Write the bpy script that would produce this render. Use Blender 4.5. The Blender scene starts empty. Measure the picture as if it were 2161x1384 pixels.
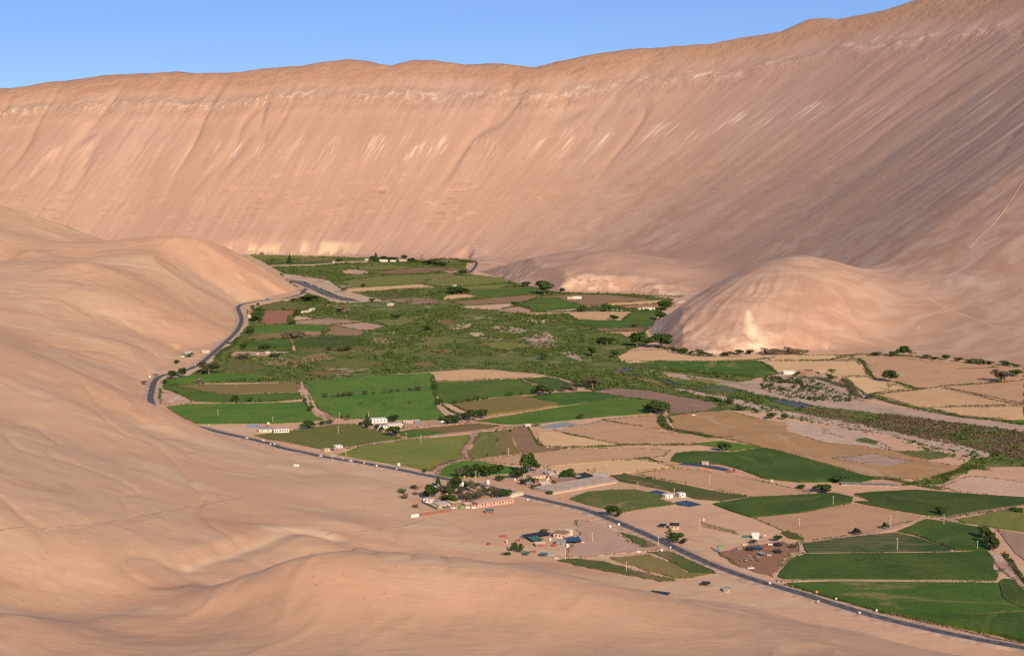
import bpy, bmesh, math, random
import numpy as np
from mathutils import Vector
from mathutils.geometry import tessellate_polygon

# ------------------------------------------------------------------ camera, sky, sun, exposure
scene = bpy.context.scene
C = scene.collection
IW, IH, FPX, CH, YHOR = 2161.0, 1384.0, 3427.0, 300.0, 330.0
PITCH = math.atan((IH / 2 - YHOR) / FPX)
cam_d = bpy.data.cameras.new('camera')
cam_d.sensor_width = 36.0
cam_d.lens = 36.0 * FPX / IW
cam_d.clip_start = 1.0
cam_d.clip_end = 60000.0
cam = bpy.data.objects.new('camera', cam_d)
C.objects.link(cam)
cam.location = (0, 0, CH)
cam.rotation_euler = (math.pi / 2 - PITCH, 0, 0)
scene.camera = cam

SUN_EL = math.radians(26.0)
SUN_AZ = math.atan2(0.31, -0.95)          # measured from +Y towards +X: behind the camera, to the right
world = bpy.data.worlds.new('World')
scene.world = world
world.use_nodes = True
wn = world.node_tree
sky = wn.nodes.new('ShaderNodeTexSky')
sky.sky_type = 'NISHITA'
sky.sun_disc = False
sky.sun_elevation = SUN_EL
sky.sun_rotation = SUN_AZ
sky.altitude = 500
sky.air_density = 0.55
sky.dust_density = 0.0
sky.ozone_density = 3.0
bg = wn.nodes['Background']
bg.inputs['Strength'].default_value = 0.073
hs = wn.nodes.new('ShaderNodeHueSaturation')
hs.inputs['Saturation'].default_value = 1.15
hs.inputs['Hue'].default_value = 0.518
wn.links.new(sky.outputs[0], hs.inputs['Color'])
even = wn.nodes.new('ShaderNodeMix')
even.data_type = 'RGBA'
even.inputs[0].default_value = 0.55
even.inputs[7].default_value = (2.2, 4.0, 7.4, 1.0)        # evens out the pale horizon of this clear dry sky
wn.links.new(hs.outputs[0], even.inputs[6])
wn.links.new(even.outputs[2], bg.inputs[0])

sun_d = bpy.data.lights.new('sun', 'SUN')
sun_d.energy = 5.0
sun_d.angle = math.radians(0.53)
sun_d.color = (1.0, 0.83, 0.64)
sun = bpy.data.objects.new('sun', sun_d)
C.objects.link(sun)
to_sun = Vector((math.cos(SUN_EL) * math.sin(SUN_AZ), math.cos(SUN_EL) * math.cos(SUN_AZ), math.sin(SUN_EL)))
sun.rotation_euler = to_sun.to_track_quat('Z', 'Y').to_euler()

scene.view_settings.view_transform = 'Standard'
scene.view_settings.look = 'None'
scene.view_settings.exposure = 0.64
scene.view_settings.gamma = 1.0
scene.view_settings.use_curve_mapping = False
scene.cycles.volume_bounces = 0
scene.cycles.use_adaptive_sampling = True
scene.cycles.adaptive_threshold = 0.02
scene.cycles.use_denoising = False
scene.cycles.filter_width = 1.3
scene.cycles.max_bounces = 3
scene.cycles.diffuse_bounces = 1

rng = np.random.default_rng(7)
random.seed(7)
CP, SP = math.cos(PITCH), math.sin(PITCH)


def ray(px, py):
    u = (np.asarray(px, float) - IW / 2) / FPX
    v = (np.asarray(py, float) - IH / 2) / FPX
    return u, CP - v * SP, -SP - v * CP


def gnd(px, py, z=0.0):
    dx, dy, dz = ray(px, py)
    k = (z - CH) / dz
    return dx * k, dy * k


def at_depth(px, py, Y):
    dx, dy, dz = ray(px, py)
    k = Y / dy
    return dx * k, Y, CH + dz * k


def project(X, Y, Z):
    zc = Z - CH
    d = Y * CP - zc * SP
    v = -(Y * SP + zc * CP) / d
    return IW / 2 + FPX * X / d, IH / 2 + FPX * v


CROP = dict(P=(0, 0, 1.0), c1=(480, 500, 4.502), c2=(900, 500, 3.929), c3=(280, 700, 4.156), c4=(760, 740, 4.156),
            c5=(1200, 700, 4.322), c6=(1660, 700, 4.313), c7=(840, 950, 4.911), c8=(1240, 960, 4.613),
            d1=(1640, 980, 3.426), d2=(1000, 1080, 4.322))


def cp(crop, pts):
    ox, oy, s = CROP[crop]
    return [(ox + x / s, oy + y / s) for x, y in pts]


# ------------------------------------------------------------------ numpy noise
def _hash(ix, iy, seed):
    h = (ix.astype(np.int64) * 374761393 + iy.astype(np.int64) * 668265263 + seed * 982451653) & 0x7fffffff
    h = ((h ^ (h >> 13)) * 1274126177) & 0x7fffffff
    return ((h ^ (h >> 16)) & 0xffff) / 65535.0


def vnoise(x, y, seed=0):
    ix, iy = np.floor(x), np.floor(y)
    fx, fy = x - ix, y - iy
    fx = fx * fx * fx * (fx * (fx * 6 - 15) + 10); fy = fy * fy * fy * (fy * (fy * 6 - 15) + 10)
    a = _hash(ix, iy, seed); b = _hash(ix + 1, iy, seed); c = _hash(ix, iy + 1, seed); d = _hash(ix + 1, iy + 1, seed)
    return (a * (1 - fx) + b * fx) * (1 - fy) + (c * (1 - fx) + d * fx) * fy


def fbm(x, y, seed=0, o=4):
    r, a = 0, 0.5
    for i in range(o):
        r = r + a * (vnoise(x, y, seed + i * 17) - 0.5); x = x * 2.03; y = y * 2.03; a *= 0.5
    return r


def pip(px, py, poly):
    poly = np.asarray(poly, float)
    ins = np.zeros(px.shape, bool)
    n = len(poly)
    for i in range(n):
        x0, y0 = poly[i]; x1, y1 = poly[(i + 1) % n]
        if y0 == y1: continue
        c = ((y0 > py) != (y1 > py)) & (px < (x1 - x0) * (py - y0) / (y1 - y0) + x0)
        ins ^= c
    return ins


def pdist(px, py, line):
    best = np.full(px.shape, 1e18)
    for (x0, y0), (x1, y1) in zip(line[:-1], line[1:]):
        dx, dy = x1 - x0, y1 - y0
        L = dx * dx + dy * dy + 1e-9
        t = np.clip(((px - x0) * dx + (py - y0) * dy) / L, 0, 1)
        best = np.minimum(best, (px - x0 - t * dx) ** 2 + (py - y0 - t * dy) ** 2)
    return np.sqrt(best)


# ------------------------------------------------------------------ material helper
class NT:
    def __init__(s, name):
        s.m = bpy.data.materials.new(name); s.m.use_nodes = True
        s.t = s.m.node_tree
        s.b = s.t.nodes['Principled BSDF']
        s.b.inputs['Roughness'].default_value = 0.95
        s.b.inputs['Specular IOR Level'].default_value = 0.15

    def n(s, typ, **kw):
        nd = s.t.nodes.new(typ)
        for k, v in kw.items(): setattr(nd, k, v)
        return nd

    def put(s, sock, v):
        if isinstance(v, bpy.types.NodeSocket): s.t.links.new(v, sock)
        elif v is not None:
            if isinstance(v, (tuple, list)) and len(v) == 3 and sock.type == 'RGBA': v = (*v, 1)
            sock.default_value = v

    def math(s, op, a, b=None, c=None, clamp=False):
        nd = s.n('ShaderNodeMath', operation=op); nd.use_clamp = clamp
        for i, v in enumerate((a, b, c)):
            if v is not None: s.put(nd.inputs[i], v)
        return nd.outputs[0]

    def add(s, a, b): return s.math('ADD', a, b)
    def mul(s, a, b): return s.math('MULTIPLY', a, b)
    def sub(s, a, b): return s.math('SUBTRACT', a, b)

    def attr(s, name):
        return s.n('ShaderNodeAttribute', attribute_name=name).outputs['Fac']

    def pos(s):
        return s.n('ShaderNodeNewGeometry').outputs['Position']

    def obj(s):
        return s.n('ShaderNodeTexCoord').outputs['Object']

    def rnd(s):
        return s.n('ShaderNodeObjectInfo').outputs['Random']

    def comb(s, x, y, z=0.0):
        nd = s.n('ShaderNodeCombineXYZ')
        s.put(nd.inputs[0], x); s.put(nd.inputs[1], y); s.put(nd.inputs[2], z)
        return nd.outputs[0]

    def sep(s, v):
        nd = s.n('ShaderNodeSeparateXYZ'); s.put(nd.inputs[0], v); return nd.outputs

    def vscale(s, v, sc, off=(0, 0, 0)):
        nd = s.n('ShaderNodeMapping'); s.put(nd.inputs['Vector'], v)
        nd.inputs['Scale'].default_value = sc if isinstance(sc, (tuple, list)) else (sc, sc, sc)
        nd.inputs['Location'].default_value = off
        return nd.outputs[0]

    def noise(s, v, scale=1.0, detail=4, rough=0.55, dist=0.0):
        nd = s.n('ShaderNodeTexNoise'); s.put(nd.inputs['Vector'], v)
        nd.inputs['Scale'].default_value = scale; nd.inputs['Detail'].default_value = detail
        nd.inputs['Roughness'].default_value = rough; nd.inputs['Distortion'].default_value = dist
        return nd.outputs['Fac']

    def ss(s, v, a, b):          # smoothstep a..b -> 0..1
        nd = s.n('ShaderNodeMapRange', interpolation_type='SMOOTHSTEP')
        s.put(nd.inputs[0], v); s.put(nd.inputs[1], a); s.put(nd.inputs[2], b)
        return nd.outputs[0]

    def lin(s, v, a, b, c=0.0, d=1.0):
        nd = s.n('ShaderNodeMapRange'); s.put(nd.inputs[0], v); s.put(nd.inputs[1], a); s.put(nd.inputs[2], b)
        s.put(nd.inputs[3], c); s.put(nd.inputs[4], d)
        return nd.outputs[0]

    def band(s, v, a, b, e):
        return s.mul(s.ss(v, a - e, a + e), s.sub(1.0, s.ss(v, b - e, b + e)))

    def mix(s, f, a, b, blend='MIX'):
        nd = s.n('ShaderNodeMix', data_type='RGBA', blend_type=blend)
        s.put(nd.inputs[0], f); s.put(nd.inputs[6], a); s.put(nd.inputs[7], b)
        return nd.outputs[2]

    def bump(s, h, dist=1.0, strength=1.0):
        nd = s.n('ShaderNodeBump'); s.put(nd.inputs['Height'], h)
        nd.inputs['Distance'].default_value = dist; nd.inputs['Strength'].default_value = strength
        s.t.links.new(nd.outputs[0], s.b.inputs['Normal'])

    def color(s, c):
        s.put(s.b.inputs['Base Color'], c); return s.m


# ------------------------------------------------------------------ object helpers
def tag(o, label=None, cat=None, group=None, kind=None):
    if label: o['label'] = label
    if cat: o['category'] = cat
    if group: o['group'] = group
    if kind: o['kind'] = kind
    return o


def mesh_obj(name, me, mat=None, parent=None):
    o = bpy.data.objects.new(name, me)
    C.objects.link(o)
    if mat is not None and not me.materials: me.materials.append(mat)
    if parent is not None: o.parent = parent
    return o


def np_mesh(name, verts, quads, smooth=False):
    me = bpy.data.meshes.new(name)
    verts = np.ascontiguousarray(verts, np.float32); quads = np.ascontiguousarray(quads, np.int32)
    k = quads.shape[1]
    me.vertices.add(len(verts)); me.vertices.foreach_set('co', verts.ravel())
    me.loops.add(quads.size); me.loops.foreach_set('vertex_index', quads.ravel())
    me.polygons.add(len(quads))
    me.polygons.foreach_set('loop_start', np.arange(0, quads.size, k, dtype=np.int32))
    if smooth: me.polygons.foreach_set('use_smooth', np.ones(len(quads), bool))
    me.update(calc_edges=True)
    return me


def py_mesh(name, verts, faces):
    me = bpy.data.meshes.new(name); me.from_pydata([tuple(map(float, v)) for v in verts], [], faces); me.update(); return me


def empty(name, x, y, z=0.0, rz=0.0):
    o = bpy.data.objects.new(name, None); C.objects.link(o)
    o.empty_display_size = 0.5
    o.location = (x, y, z); o.rotation_euler = (0, 0, rz)
    return o


class MB:
    """collects boxes, tubes and the like; build() links them as one mesh object"""
    def __init__(s): s.v = []; s.f = []

    def box(s, x0, x1, y0, y1, z0, z1, top=None):
        b = len(s.v); t = top or (0, 0)
        s.v += [(x0, y0, z0), (x1, y0, z0), (x1, y1, z0), (x0, y1, z0),
                (x0 + t[0], y0 + t[1], z1), (x1 - t[0], y0 + t[1], z1), (x1 - t[0], y1 - t[1], z1), (x0 + t[0], y1 - t[1], z1)]
        s.f += [tuple(b + i for i in q) for q in ((0, 3, 2, 1), (4, 5, 6, 7), (0, 1, 5, 4), (1, 2, 6, 5), (2, 3, 7, 6), (3, 0, 4, 7))]
        return s

    def tube(s, p0, p1, r0, r1=None, n=8, caps=True):
        r1 = r0 if r1 is None else r1
        p0, p1 = Vector(p0), Vector(p1); d = (p1 - p0).normalized()
        a = d.orthogonal().normalized(); c = d.cross(a); b = len(s.v)
        for p, r in ((p0, r0), (p1, r1)):
            for i in range(n):
                w = 2 * math.pi * i / n
                s.v.append(tuple(p + (a * math.cos(w) + c * math.sin(w)) * r))
        for i in range(n):
            j = (i + 1) % n
            s.f.append((b + i, b + j, b + n + j, b + n + i))
        if caps:
            s.f.append(tuple(b + n - 1 - i for i in range(n))); s.f.append(tuple(b + n + i for i in range(n)))
        return s

    def lathe(s, prof, x=0, y=0, n=12):
        b = len(s.v)
        for r, z in prof:
            for i in range(n):
                w = 2 * math.pi * i / n; s.v.append((x + r * math.cos(w), y + r * math.sin(w), z))
        for k in range(len(prof) - 1):
            for i in range(n):
                j = (i + 1) % n
                s.f.append((b + k * n + i, b + k * n + j, b + (k + 1) * n + j, b + (k + 1) * n + i))
        s.f.append(tuple(b + n - 1 - i for i in range(n))); s.f.append(tuple(b + (len(prof) - 1) * n + i for i in range(n)))
        return s

    def prism(s, prof, x0, x1):      # profile in (y, z), swept along x
        b = len(s.v); n = len(prof)
        for x in (x0, x1):
            s.v += [(x, y, z) for y, z in prof]
        for i in range(n):
            j = (i + 1) % n
            s.f.append((b + i, b + j, b + n + j, b + n + i))
        s.f.append(tuple(b + n - 1 - i for i in range(n))); s.f.append(tuple(b + n + i for i in range(n)))
        return s

    def poly(s, pts):
        b = len(s.v); s.v += list(pts); s.f.append(tuple(range(b, b + len(pts)))); return s

    def mesh(s, name): return py_mesh(name, s.v, s.f)

    def build(s, name, mat, parent=None, loc=None):
        o = mesh_obj(name, s.mesh(name), mat, parent)
        if loc: o.location = loc
        return o

# ================================================================== TERRAIN
# foot of the hills on the left (hill side of the road), then on towards the camera
LEFT_IMG = [(628, 608), (600, 624), (560, 630), (508, 638), (494, 648), (499, 672), (488, 702), (455, 736), (425, 752), (375, 738),
            (350, 765), (322, 788), (305, 806), (300, 838), (318, 868), (372, 893), (425, 908), (470, 924), (530, 942), (600, 968),
            (700, 990), (800, 1006), (842, 1022), (862, 1056), (880, 1085), (925, 1094), (1000, 1130), (1075, 1168), (1190, 1190), (1300, 1210),
            (1400, 1232), (1500, 1262), (1600, 1282), (1700, 1302), (1850, 1340), (2000, 1372), (2161, 1402)]
LEFT = [(-3200, 5000), (-2300, 4700), (-1400, 4500), (-900, 4250), (-600, 3950)] + [tuple(map(float, gnd(*p))) for p in LEFT_IMG] + [(430, 760), (600, 350), (720, -300)]
RIGHT_IMG = [(530, 537), (700, 540), (790, 544), (900, 547), (985, 545), (1013, 553), (1008, 572), (1050, 584), (1095, 598), (1180, 614),
             (1330, 616), (1442, 627), (1402, 658), (1368, 696), (1384, 722), (1440, 745), (1500, 750), (1600, 744), (1750, 740),
             (1850, 746), (1990, 756), (2161, 773)]
RIGHT = [(-3200, 5500), (-1900, 5180), (-1100, 5000)] + [tuple(map(float, gnd(*p))) for p in RIGHT_IMG] + [(900, 2050), (1120, 1500), (1350, 900), (1500, 200), (1500, -300)]
FLOOR = LEFT + RIGHT[::-1]

# control points of the left hills: photo x, y and distance
CTRL = [(628, 607, 3680), (590, 578, 3640), (530, 541, 3620), (470, 525, 3560), (415, 512, 3500), (380, 510, 3450), (330, 516, 3420), (280, 523, 3380),
        (200, 536, 3330), (130, 542, 3280), (66, 530, 3260), (0, 552, 3240),
        (0, 435, 4300), (60, 455, 4300), (130, 461, 4280), (200, 490, 4260), (250, 511, 4250), (285, 522, 4260),
        (400, 560, 3250), (300, 552, 3180), (480, 590, 3400), (560, 603, 3540), (450, 610, 3220),
        (180, 557, 2850), (100, 566, 2840), (0, 580, 2800), (250, 590, 2820), (330, 625, 2800), (420, 665, 2850), (300, 590, 2960), (400, 630, 3010),
        (200, 620, 2620), (100, 610, 2620), (0, 610, 2580), (200, 690, 2420), (300, 740, 2330), (100, 700, 2280), (0, 685, 2260), (200, 765, 2140), (270, 802, 2070), (350, 720, 2530),
        (0, 708, 2010), (100, 752, 1960), (0, 715, 1820), (150, 777, 1810), (230, 808, 1790), (310, 843, 1770), (380, 880, 1725), (440, 908, 1685), (500, 935, 1640), (560, 960, 1592),
        (0, 800, 1520), (150, 850, 1530), (300, 900, 1590), (450, 950, 1560), (600, 1000, 1490), (700, 1020, 1445), (400, 1000, 1370), (200, 950, 1370), (0, 900, 1310),
        (0, 1000, 1110), (200, 1050, 1140), (400, 1080, 1190), (600, 1070, 1290), (700, 1100, 1240), (800, 1090, 1325), (850, 1120, 1265),
        (620, 1110, 1215), (660, 1125, 1185), (700, 1150, 1150), (600, 1170, 1110), (500, 1212, 1035), (440, 1234, 1000), (300, 1268, 930), (180, 1300, 880), (0, 1292, 850), (0, 1150, 960), (200, 1170, 985), (400, 1160, 1065), (520, 1165, 1095),
        (600, 1193, 915), (700, 1193, 900), (800, 1195, 900), (900, 1201, 895), (1050, 1219, 885), (1200, 1245, 875), (1350, 1275, 865), (1500, 1305, 855), (1650, 1328, 845), (1800, 1352, 835), (1950, 1384, 820),
        (440, 1243, 935), (250, 1303, 868), (180, 1315, 845), (60, 1300, 815),
        (600, 1384, 775), (1100, 1384, 770), (1700, 1384, 770), (300, 1340, 835), (0, 1384, 740), (1000, 1290, 845), (500, 1280, 890), (1400, 1340, 810), (1000, 1340, 805), (200, 1384, 765),
        (1000, 1180, 1195), (900, 1172, 1185), (800, 1160, 1190), (1200, 1217, 1130), (1400, 1262, 1080), (1700, 1312, 1030), (1950, 1372, 980), (1100, 1200, 1140)]
CTRLW = [(0, 0, 272), (0, 250, 205), (-250, 250, 200), (250, 250, 175), (-450, 600, 150), (350, 500, 105), (-500, 1000, 130), (-700, 1400, 145), (-900, 1900, 170), (-1200, 2500, 200), (-1300, 3200, 220),
         (-1500, 3700, 240), (-1700, 4200, 250), (-2500, 4300, 300), (-900, 3800, 60), (-1500, 1500, 260), (-1200, 700, 240), (-600, 0, 260), (550, 100, 120), (0, -300, 300), (-2600, 2500, 380)]


def fit_rbf():
    P = [at_depth(x, y, d) for x, y, d in CTRL] + list(CTRLW)
    P += [(x, y, 0.0) for x, y in LEFT[1::2]]
    P = np.array([[float(a) for a in p] for p in P])
    S = 1000.0
    A = P[:, :2] / S
    D2 = ((A[:, None] - A[None]) ** 2).sum(2)
    K = 0.5 * D2 * np.log(D2 + 1e-12) + np.eye(len(A)) * 2e-5
    n = len(A); M = np.zeros((n + 3, n + 3)); M[:n, :n] = K
    M[:n, n] = 1; M[:n, n + 1:] = A; M[n, :n] = 1; M[n + 1:, :n] = A.T
    w = np.linalg.solve(M, np.concatenate([P[:, 2], [0, 0, 0]]))

    def f(x, y):
        x = x / S; y = y / S
        r = w[n] + w[n + 1] * x + w[n + 2] * y
        for i in range(n):
            d = (x - A[i, 0]) ** 2 + (y - A[i, 1]) ** 2
            r = r + w[i] * 0.5 * d * np.log(d + 1e-12)
        return r
    return f


RBF = fit_rbf()

# the great wall of the valley: foot line, fall lines at right angles to it
WF = np.array([(-4200, 5750), (-2600, 5330), (-1500, 5080), (-771, 4900), (-300, 4800), (20, 4620), (190, 4230), (335, 3660), (400, 3150), (455, 2760), (640, 2400), (850, 2010), (1100, 1520), (1350, 900), (1560, 200)], float)


def resample(P, n):
    out = []
    Q = np.vstack([2 * P[0] - P[1], P, 2 * P[-1] - P[-2]])
    for i in range(1, len(Q) - 2):
        for t in np.linspace(0, 1, 12, endpoint=False):
            a, b, c, d = Q[i - 1], Q[i], Q[i + 1], Q[i + 2]
            out.append(0.5 * (2 * b + (c - a) * t + (2 * a - 5 * b + 4 * c - d) * t * t + (3 * b - a - 3 * c + d) * t ** 3))
    out.append(P[-1]); out = np.array(out)
    L = np.concatenate([[0], np.cumsum(np.hypot(*np.diff(out, axis=0).T))])
    s = np.linspace(0, L[-1], n)
    return np.c_[np.interp(s, L, out[:, 0]), np.interp(s, L, out[:, 1])], s


WP, WS = resample(WF, 60)
for _ in range(3): WP[1:-1] = (WP[:-2] + 2 * WP[1:-1] + WP[2:]) / 4
_t = np.gradient(WP, axis=0); _t /= np.linalg.norm(_t, axis=1)[:, None]
WN = np.c_[-_t[:, 1], _t[:, 0]]
for _ in range(6): WN[1:-1] = (WN[:-2] + 2 * WN[1:-1] + WN[2:]) / 4
WN /= np.linalg.norm(WN, axis=1)[:, None]
SKY = np.array([(-900, 215), (-300, 200), (0, 187), (60, 180), (110, 170), (150, 168), (250, 158), (380, 153), (520, 152), (560, 145), (640, 138), (690, 129), (740, 128), (800, 137), (830, 138), (880, 127), (920, 126), (980, 135), (1060, 132), (1130, 139), (1200, 126),
                (1330, 103), (1420, 95), (1490, 92), (1560, 80), (1640, 66), (1700, 42), (1730, 40), (1760, 46), (1850, 25), (1900, 10), (1930, 0), (2000, -15), (2161, -40), (2600, -90), (4000, -200)], float)
WX = WP[:, 0]
WC = np.interp(WX, [-800, -200, 300, 430, 640, 1500], [70, 90, 200, 120, 130, 200])
WM = np.interp(WX, [-800, 0, 500, 1500], [0.63, 0.64, 0.68, 0.70])


def wall_raw(t, c, m):
    tp = np.maximum(t, 0)
    return m * (np.sqrt(tp * tp + c * c) - c)


def rim_table():
    z = np.full(len(WP), 640.0)
    for _ in range(25):
        t = np.sqrt((z / WM + WC) ** 2 - WC ** 2) + 30
        q = WP + WN * t[:, None]
        px, _y = project(q[:, 0], np.maximum(q[:, 1], 300), z)
        ty = np.interp(px, SKY[:, 0], SKY[:, 1])
        dx, dy, dz = ray(px, ty)
        zn = CH + dz / dy * np.maximum(q[:, 1], 300)
        z = 0.5 * z + 0.5 * np.clip(zn, 560, 800)
    return z


WZ = rim_table()
_q = WP + WN * (np.sqrt((WZ / WM + WC) ** 2 - WC ** 2) + 30)[:, None]
_rp = project(_q[:, 0], np.maximum(_q[:, 1], 300), WZ)[0]
_o = np.argsort(_rp)
RIM_PX = _rp[_o]
RIM_SKY = np.interp(RIM_PX, SKY[:, 0], SKY[:, 1])


def wall_coords(X, Y):
    n = len(X); s = np.zeros(n); t = np.zeros(n); iz = np.zeros(n)
    CH_ = 60000
    for a in range(0, n, CH_):
        x, y = X[a:a + CH_], Y[a:a + CH_]
        c = WN[None, :, 0] * (y[:, None] - WP[None, :, 1]) - WN[None, :, 1] * (x[:, None] - WP[None, :, 0])
        sg = (c[:, :-1] <= 0) & (c[:, 1:] > 0)      # between one fall line and the next
        has = sg.any(1); i = np.argmax(sg, 1)
        i = np.where(has, i, np.where(c[:, 0] > 0, 0, len(WP) - 2))
        r = np.arange(len(x)); c0 = c[r, i]; c1 = c[r, i + 1]
        f = np.clip(c0 / (c0 - c1 + 1e-9), 0, 1)
        fx = WP[i, 0] * (1 - f) + WP[i + 1, 0] * f; fy = WP[i, 1] * (1 - f) + WP[i + 1, 1] * f
        nx = WN[i, 0] * (1 - f) + WN[i + 1, 0] * f; ny = WN[i, 1] * (1 - f) + WN[i + 1, 1] * f
        t[a:a + CH_] = (x - fx) * nx + (y - fy) * ny
        iz[a:a + CH_] = i + f
        s[a:a + CH_] = WS[i] * (1 - f) + WS[i + 1] * f
    return s, t, iz


def smax(a, b, k):
    h = np.clip(0.5 + 0.5 * (a - b) / k, 0, 1)
    return b * (1 - h) + a * h + k * h * (1 - h)


def smin(a, b, k): return -smax(-a, -b, k)


def dome(X, Y, cx, cy, rx, ry, ang, H, p=1.0):
    ca, sa = math.cos(ang), math.sin(ang)
    u = ((X - cx) * ca + (Y - cy) * sa) / rx; v = (-(X - cx) * sa + (Y - cy) * ca) / ry
    r2 = u * u + v * v
    return H * (1 - r2 ** p)


def spurs(X, Y):
    b1 = dome(X, Y, 225, 3920, 400, 330, math.radians(-62), 72, 0.85)
    b2 = dome(X, Y, 500, 2835, 229, 414, -0.55, 126, 0.833)
    b2 = smax(b2, dome(X, Y, 700, 2880, 250, 330, -0.3, 96, 0.9), 40)     # its low shoulder towards the wall
    # gullies that fan out from the crest of the near spur
    th = np.arctan2(Y - 2860, X - 500); rr = np.hypot(X - 500, Y - 2860)
    b2 = b2 - 2.2 * np.clip(np.abs(fbm(th * 12 + 0.8 * fbm(X / 60, Y / 60, 85, 2), rr / 200, 81, 4)) * -6 + 1, 0, 1) * np.clip((rr - 90) / 140, 0, 1) * np.clip((-1.0 - th) / 0.5, 0, 1)
    return b1, b2


def right_height(X, Y, d):
    s, t, iz = wall_coords(X, Y)
    k = np.arange(len(WP))
    c = np.interp(iz, k, WC); m = np.interp(iz, k, WM); zr = np.interp(iz, k, WZ)
    tw = t + 26 * fbm(s / 420, t / 900, 3, 3)
    h = wall_raw(tw, c, m)
    v = np.clip(h / zr, 0, 1.3)
    # ribs and gullies running down the fall line, strongest under the rim
    rib = fbm(s / 70 + 0.4 * fbm(s / 300, t / 300, 5), t / 900, 11, 3)
    h = h + rib * 9 * np.clip(v * 1.6, 0, 1) * np.clip(1.25 - v, 0, 1)
    gl = np.abs(fbm(s / 210 + 0.5 * fbm(s / 500, t / 400, 7, 2), t / 1100, 19, 3))
    h = h - np.interp(X, [-200, 900], [13, 4]) * np.clip(1 - gl / 0.045, 0, 1) ** 1.5 * np.clip((v - 0.25) * 3, 0, 1) * np.clip((1.05 - v) * 4, 0, 1)
    h = h + 9 * np.exp(-((v - 0.79) / 0.03) ** 2) * np.clip(0.5 + fbm(s / 50, t / 60, 23, 3) * 2, 0, 1.2)
    pxs = IW / 2 + FPX * X / np.maximum(Y, 300)          # small peaks and notches of the crest
    zr = zr - 1.5 * (np.interp(pxs, SKY[:, 0], SKY[:, 1]) - np.interp(pxs, RIM_PX, RIM_SKY)) * np.maximum(Y, 300) / FPX + 14 * fbm(X / 130, Y / 130, 33, 4)
    plateau = zr + 22 * fbm(X / 260, Y / 260, 31, 4) * np.clip((t - 500) / 500, 0, 1) + 0.01 * np.maximum(t - 1200, 0)
    h = smin(h, plateau, 32)
    b1, b2 = spurs(X, Y)
    lump = fbm(X / 120, Y / 120, 41, 4)
    b1 = b1 + lump * 16; b2 = b2 + lump * 9
    h = smax(h, np.maximum(b1, -60), 40); h = smax(h, np.maximum(b2, -60), 34)
    rough = fbm(X / 38, Y / 38, 47, 4)
    bluff = np.clip(1 - d / 90, 0, 1) * np.clip((Y - 2350) / 100, 0, 1) * np.clip((X + 140) / 60, 0, 1) * np.clip((460 - X) / 90, 0, 1)
    h = h + rough * 16 * bluff
    h = h + fbm(X / 90, Y / 90, 53, 3) * 2.0
    return np.clip(h, -1, np.maximum(0.95 * d, 0)), s, t, v


def left_height(X, Y, d):
    h = RBF(X, Y)
    amp = np.clip(d / 120, 0, 1)
    wx = X + 60 * fbm(X / 300, Y / 300, 71, 2); wy = Y + 60 * fbm(X / 300, Y / 300, 73, 2)
    h = h + amp * (4 * fbm(wx / 210, wy / 210, 61, 3))
    # shallow gullies and sharp little ridges
    g = np.abs(fbm(wx / 95 + wy / 260, wy / 190 - wx / 300, 67, 3))
    h = h - amp * 1.8 * np.clip(1 - g / 0.06, 0, 1) ** 2 * np.clip((Y - 880) / 60, 0, 1)
    g2 = np.abs(fbm(wx / 48 - wy / 130, wy / 105 + wx / 160, 77, 3))
    h = h + np.clip(d / 60, 0, 1) * (0.8 * np.clip(0.12 - g2, 0, 1) / 0.12 * np.clip(0.5 + 3 * fbm(X / 260, Y / 260, 79, 2), 0, 1) + 0.6 * fbm(X / 22, Y / 22, 83, 3))
    # quarry bench cut into the slope above the gully
    qa = [tuple(map(float, at_depth(*p)[:2])) for p in ((398, 1218, 1030), (470, 1182, 1075), (560, 1142, 1140), (620, 1118, 1190), (700, 1128, 1185))]
    q = pdist(X, Y, qa)
    side = (X * 0.45 - Y * 0.9)
    h = h - 3.5 * np.clip(1 - q / 16, 0, 1)
    return np.clip(h, -1, np.maximum(0.62 * d, 0)), g


def terrain_height(X, Y):
    X = np.atleast_1d(np.asarray(X, float)).ravel(); Y = np.atleast_1d(np.asarray(Y, float)).ravel()
    ins = pip(X, Y, FLOOR)
    dl = pdist(X, Y, LEFT); dr = pdist(X, Y, RIGHT)
    isl = (dl < dr) & ~ins; isr = ~isl & ~ins
    z = np.full(X.shape, -0.6); s = np.zeros_like(z); t = np.zeros_like(z); v = np.zeros_like(z); g = np.ones_like(z)
    if isr.any(): z[isr], s[isr], t[isr], v[isr] = right_height(X[isr], Y[isr], dr[isr])
    if isl.any(): z[isl], g[isl] = left_height(X[isl], Y[isl], dl[isl])
    return z, ins, isl, isr, s, t, v, g, np.minimum(dl, dr)


def height_at(x, y):
    z = terrain_height([x], [y])[0][0]
    return float(max(z, 0.0))

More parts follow.
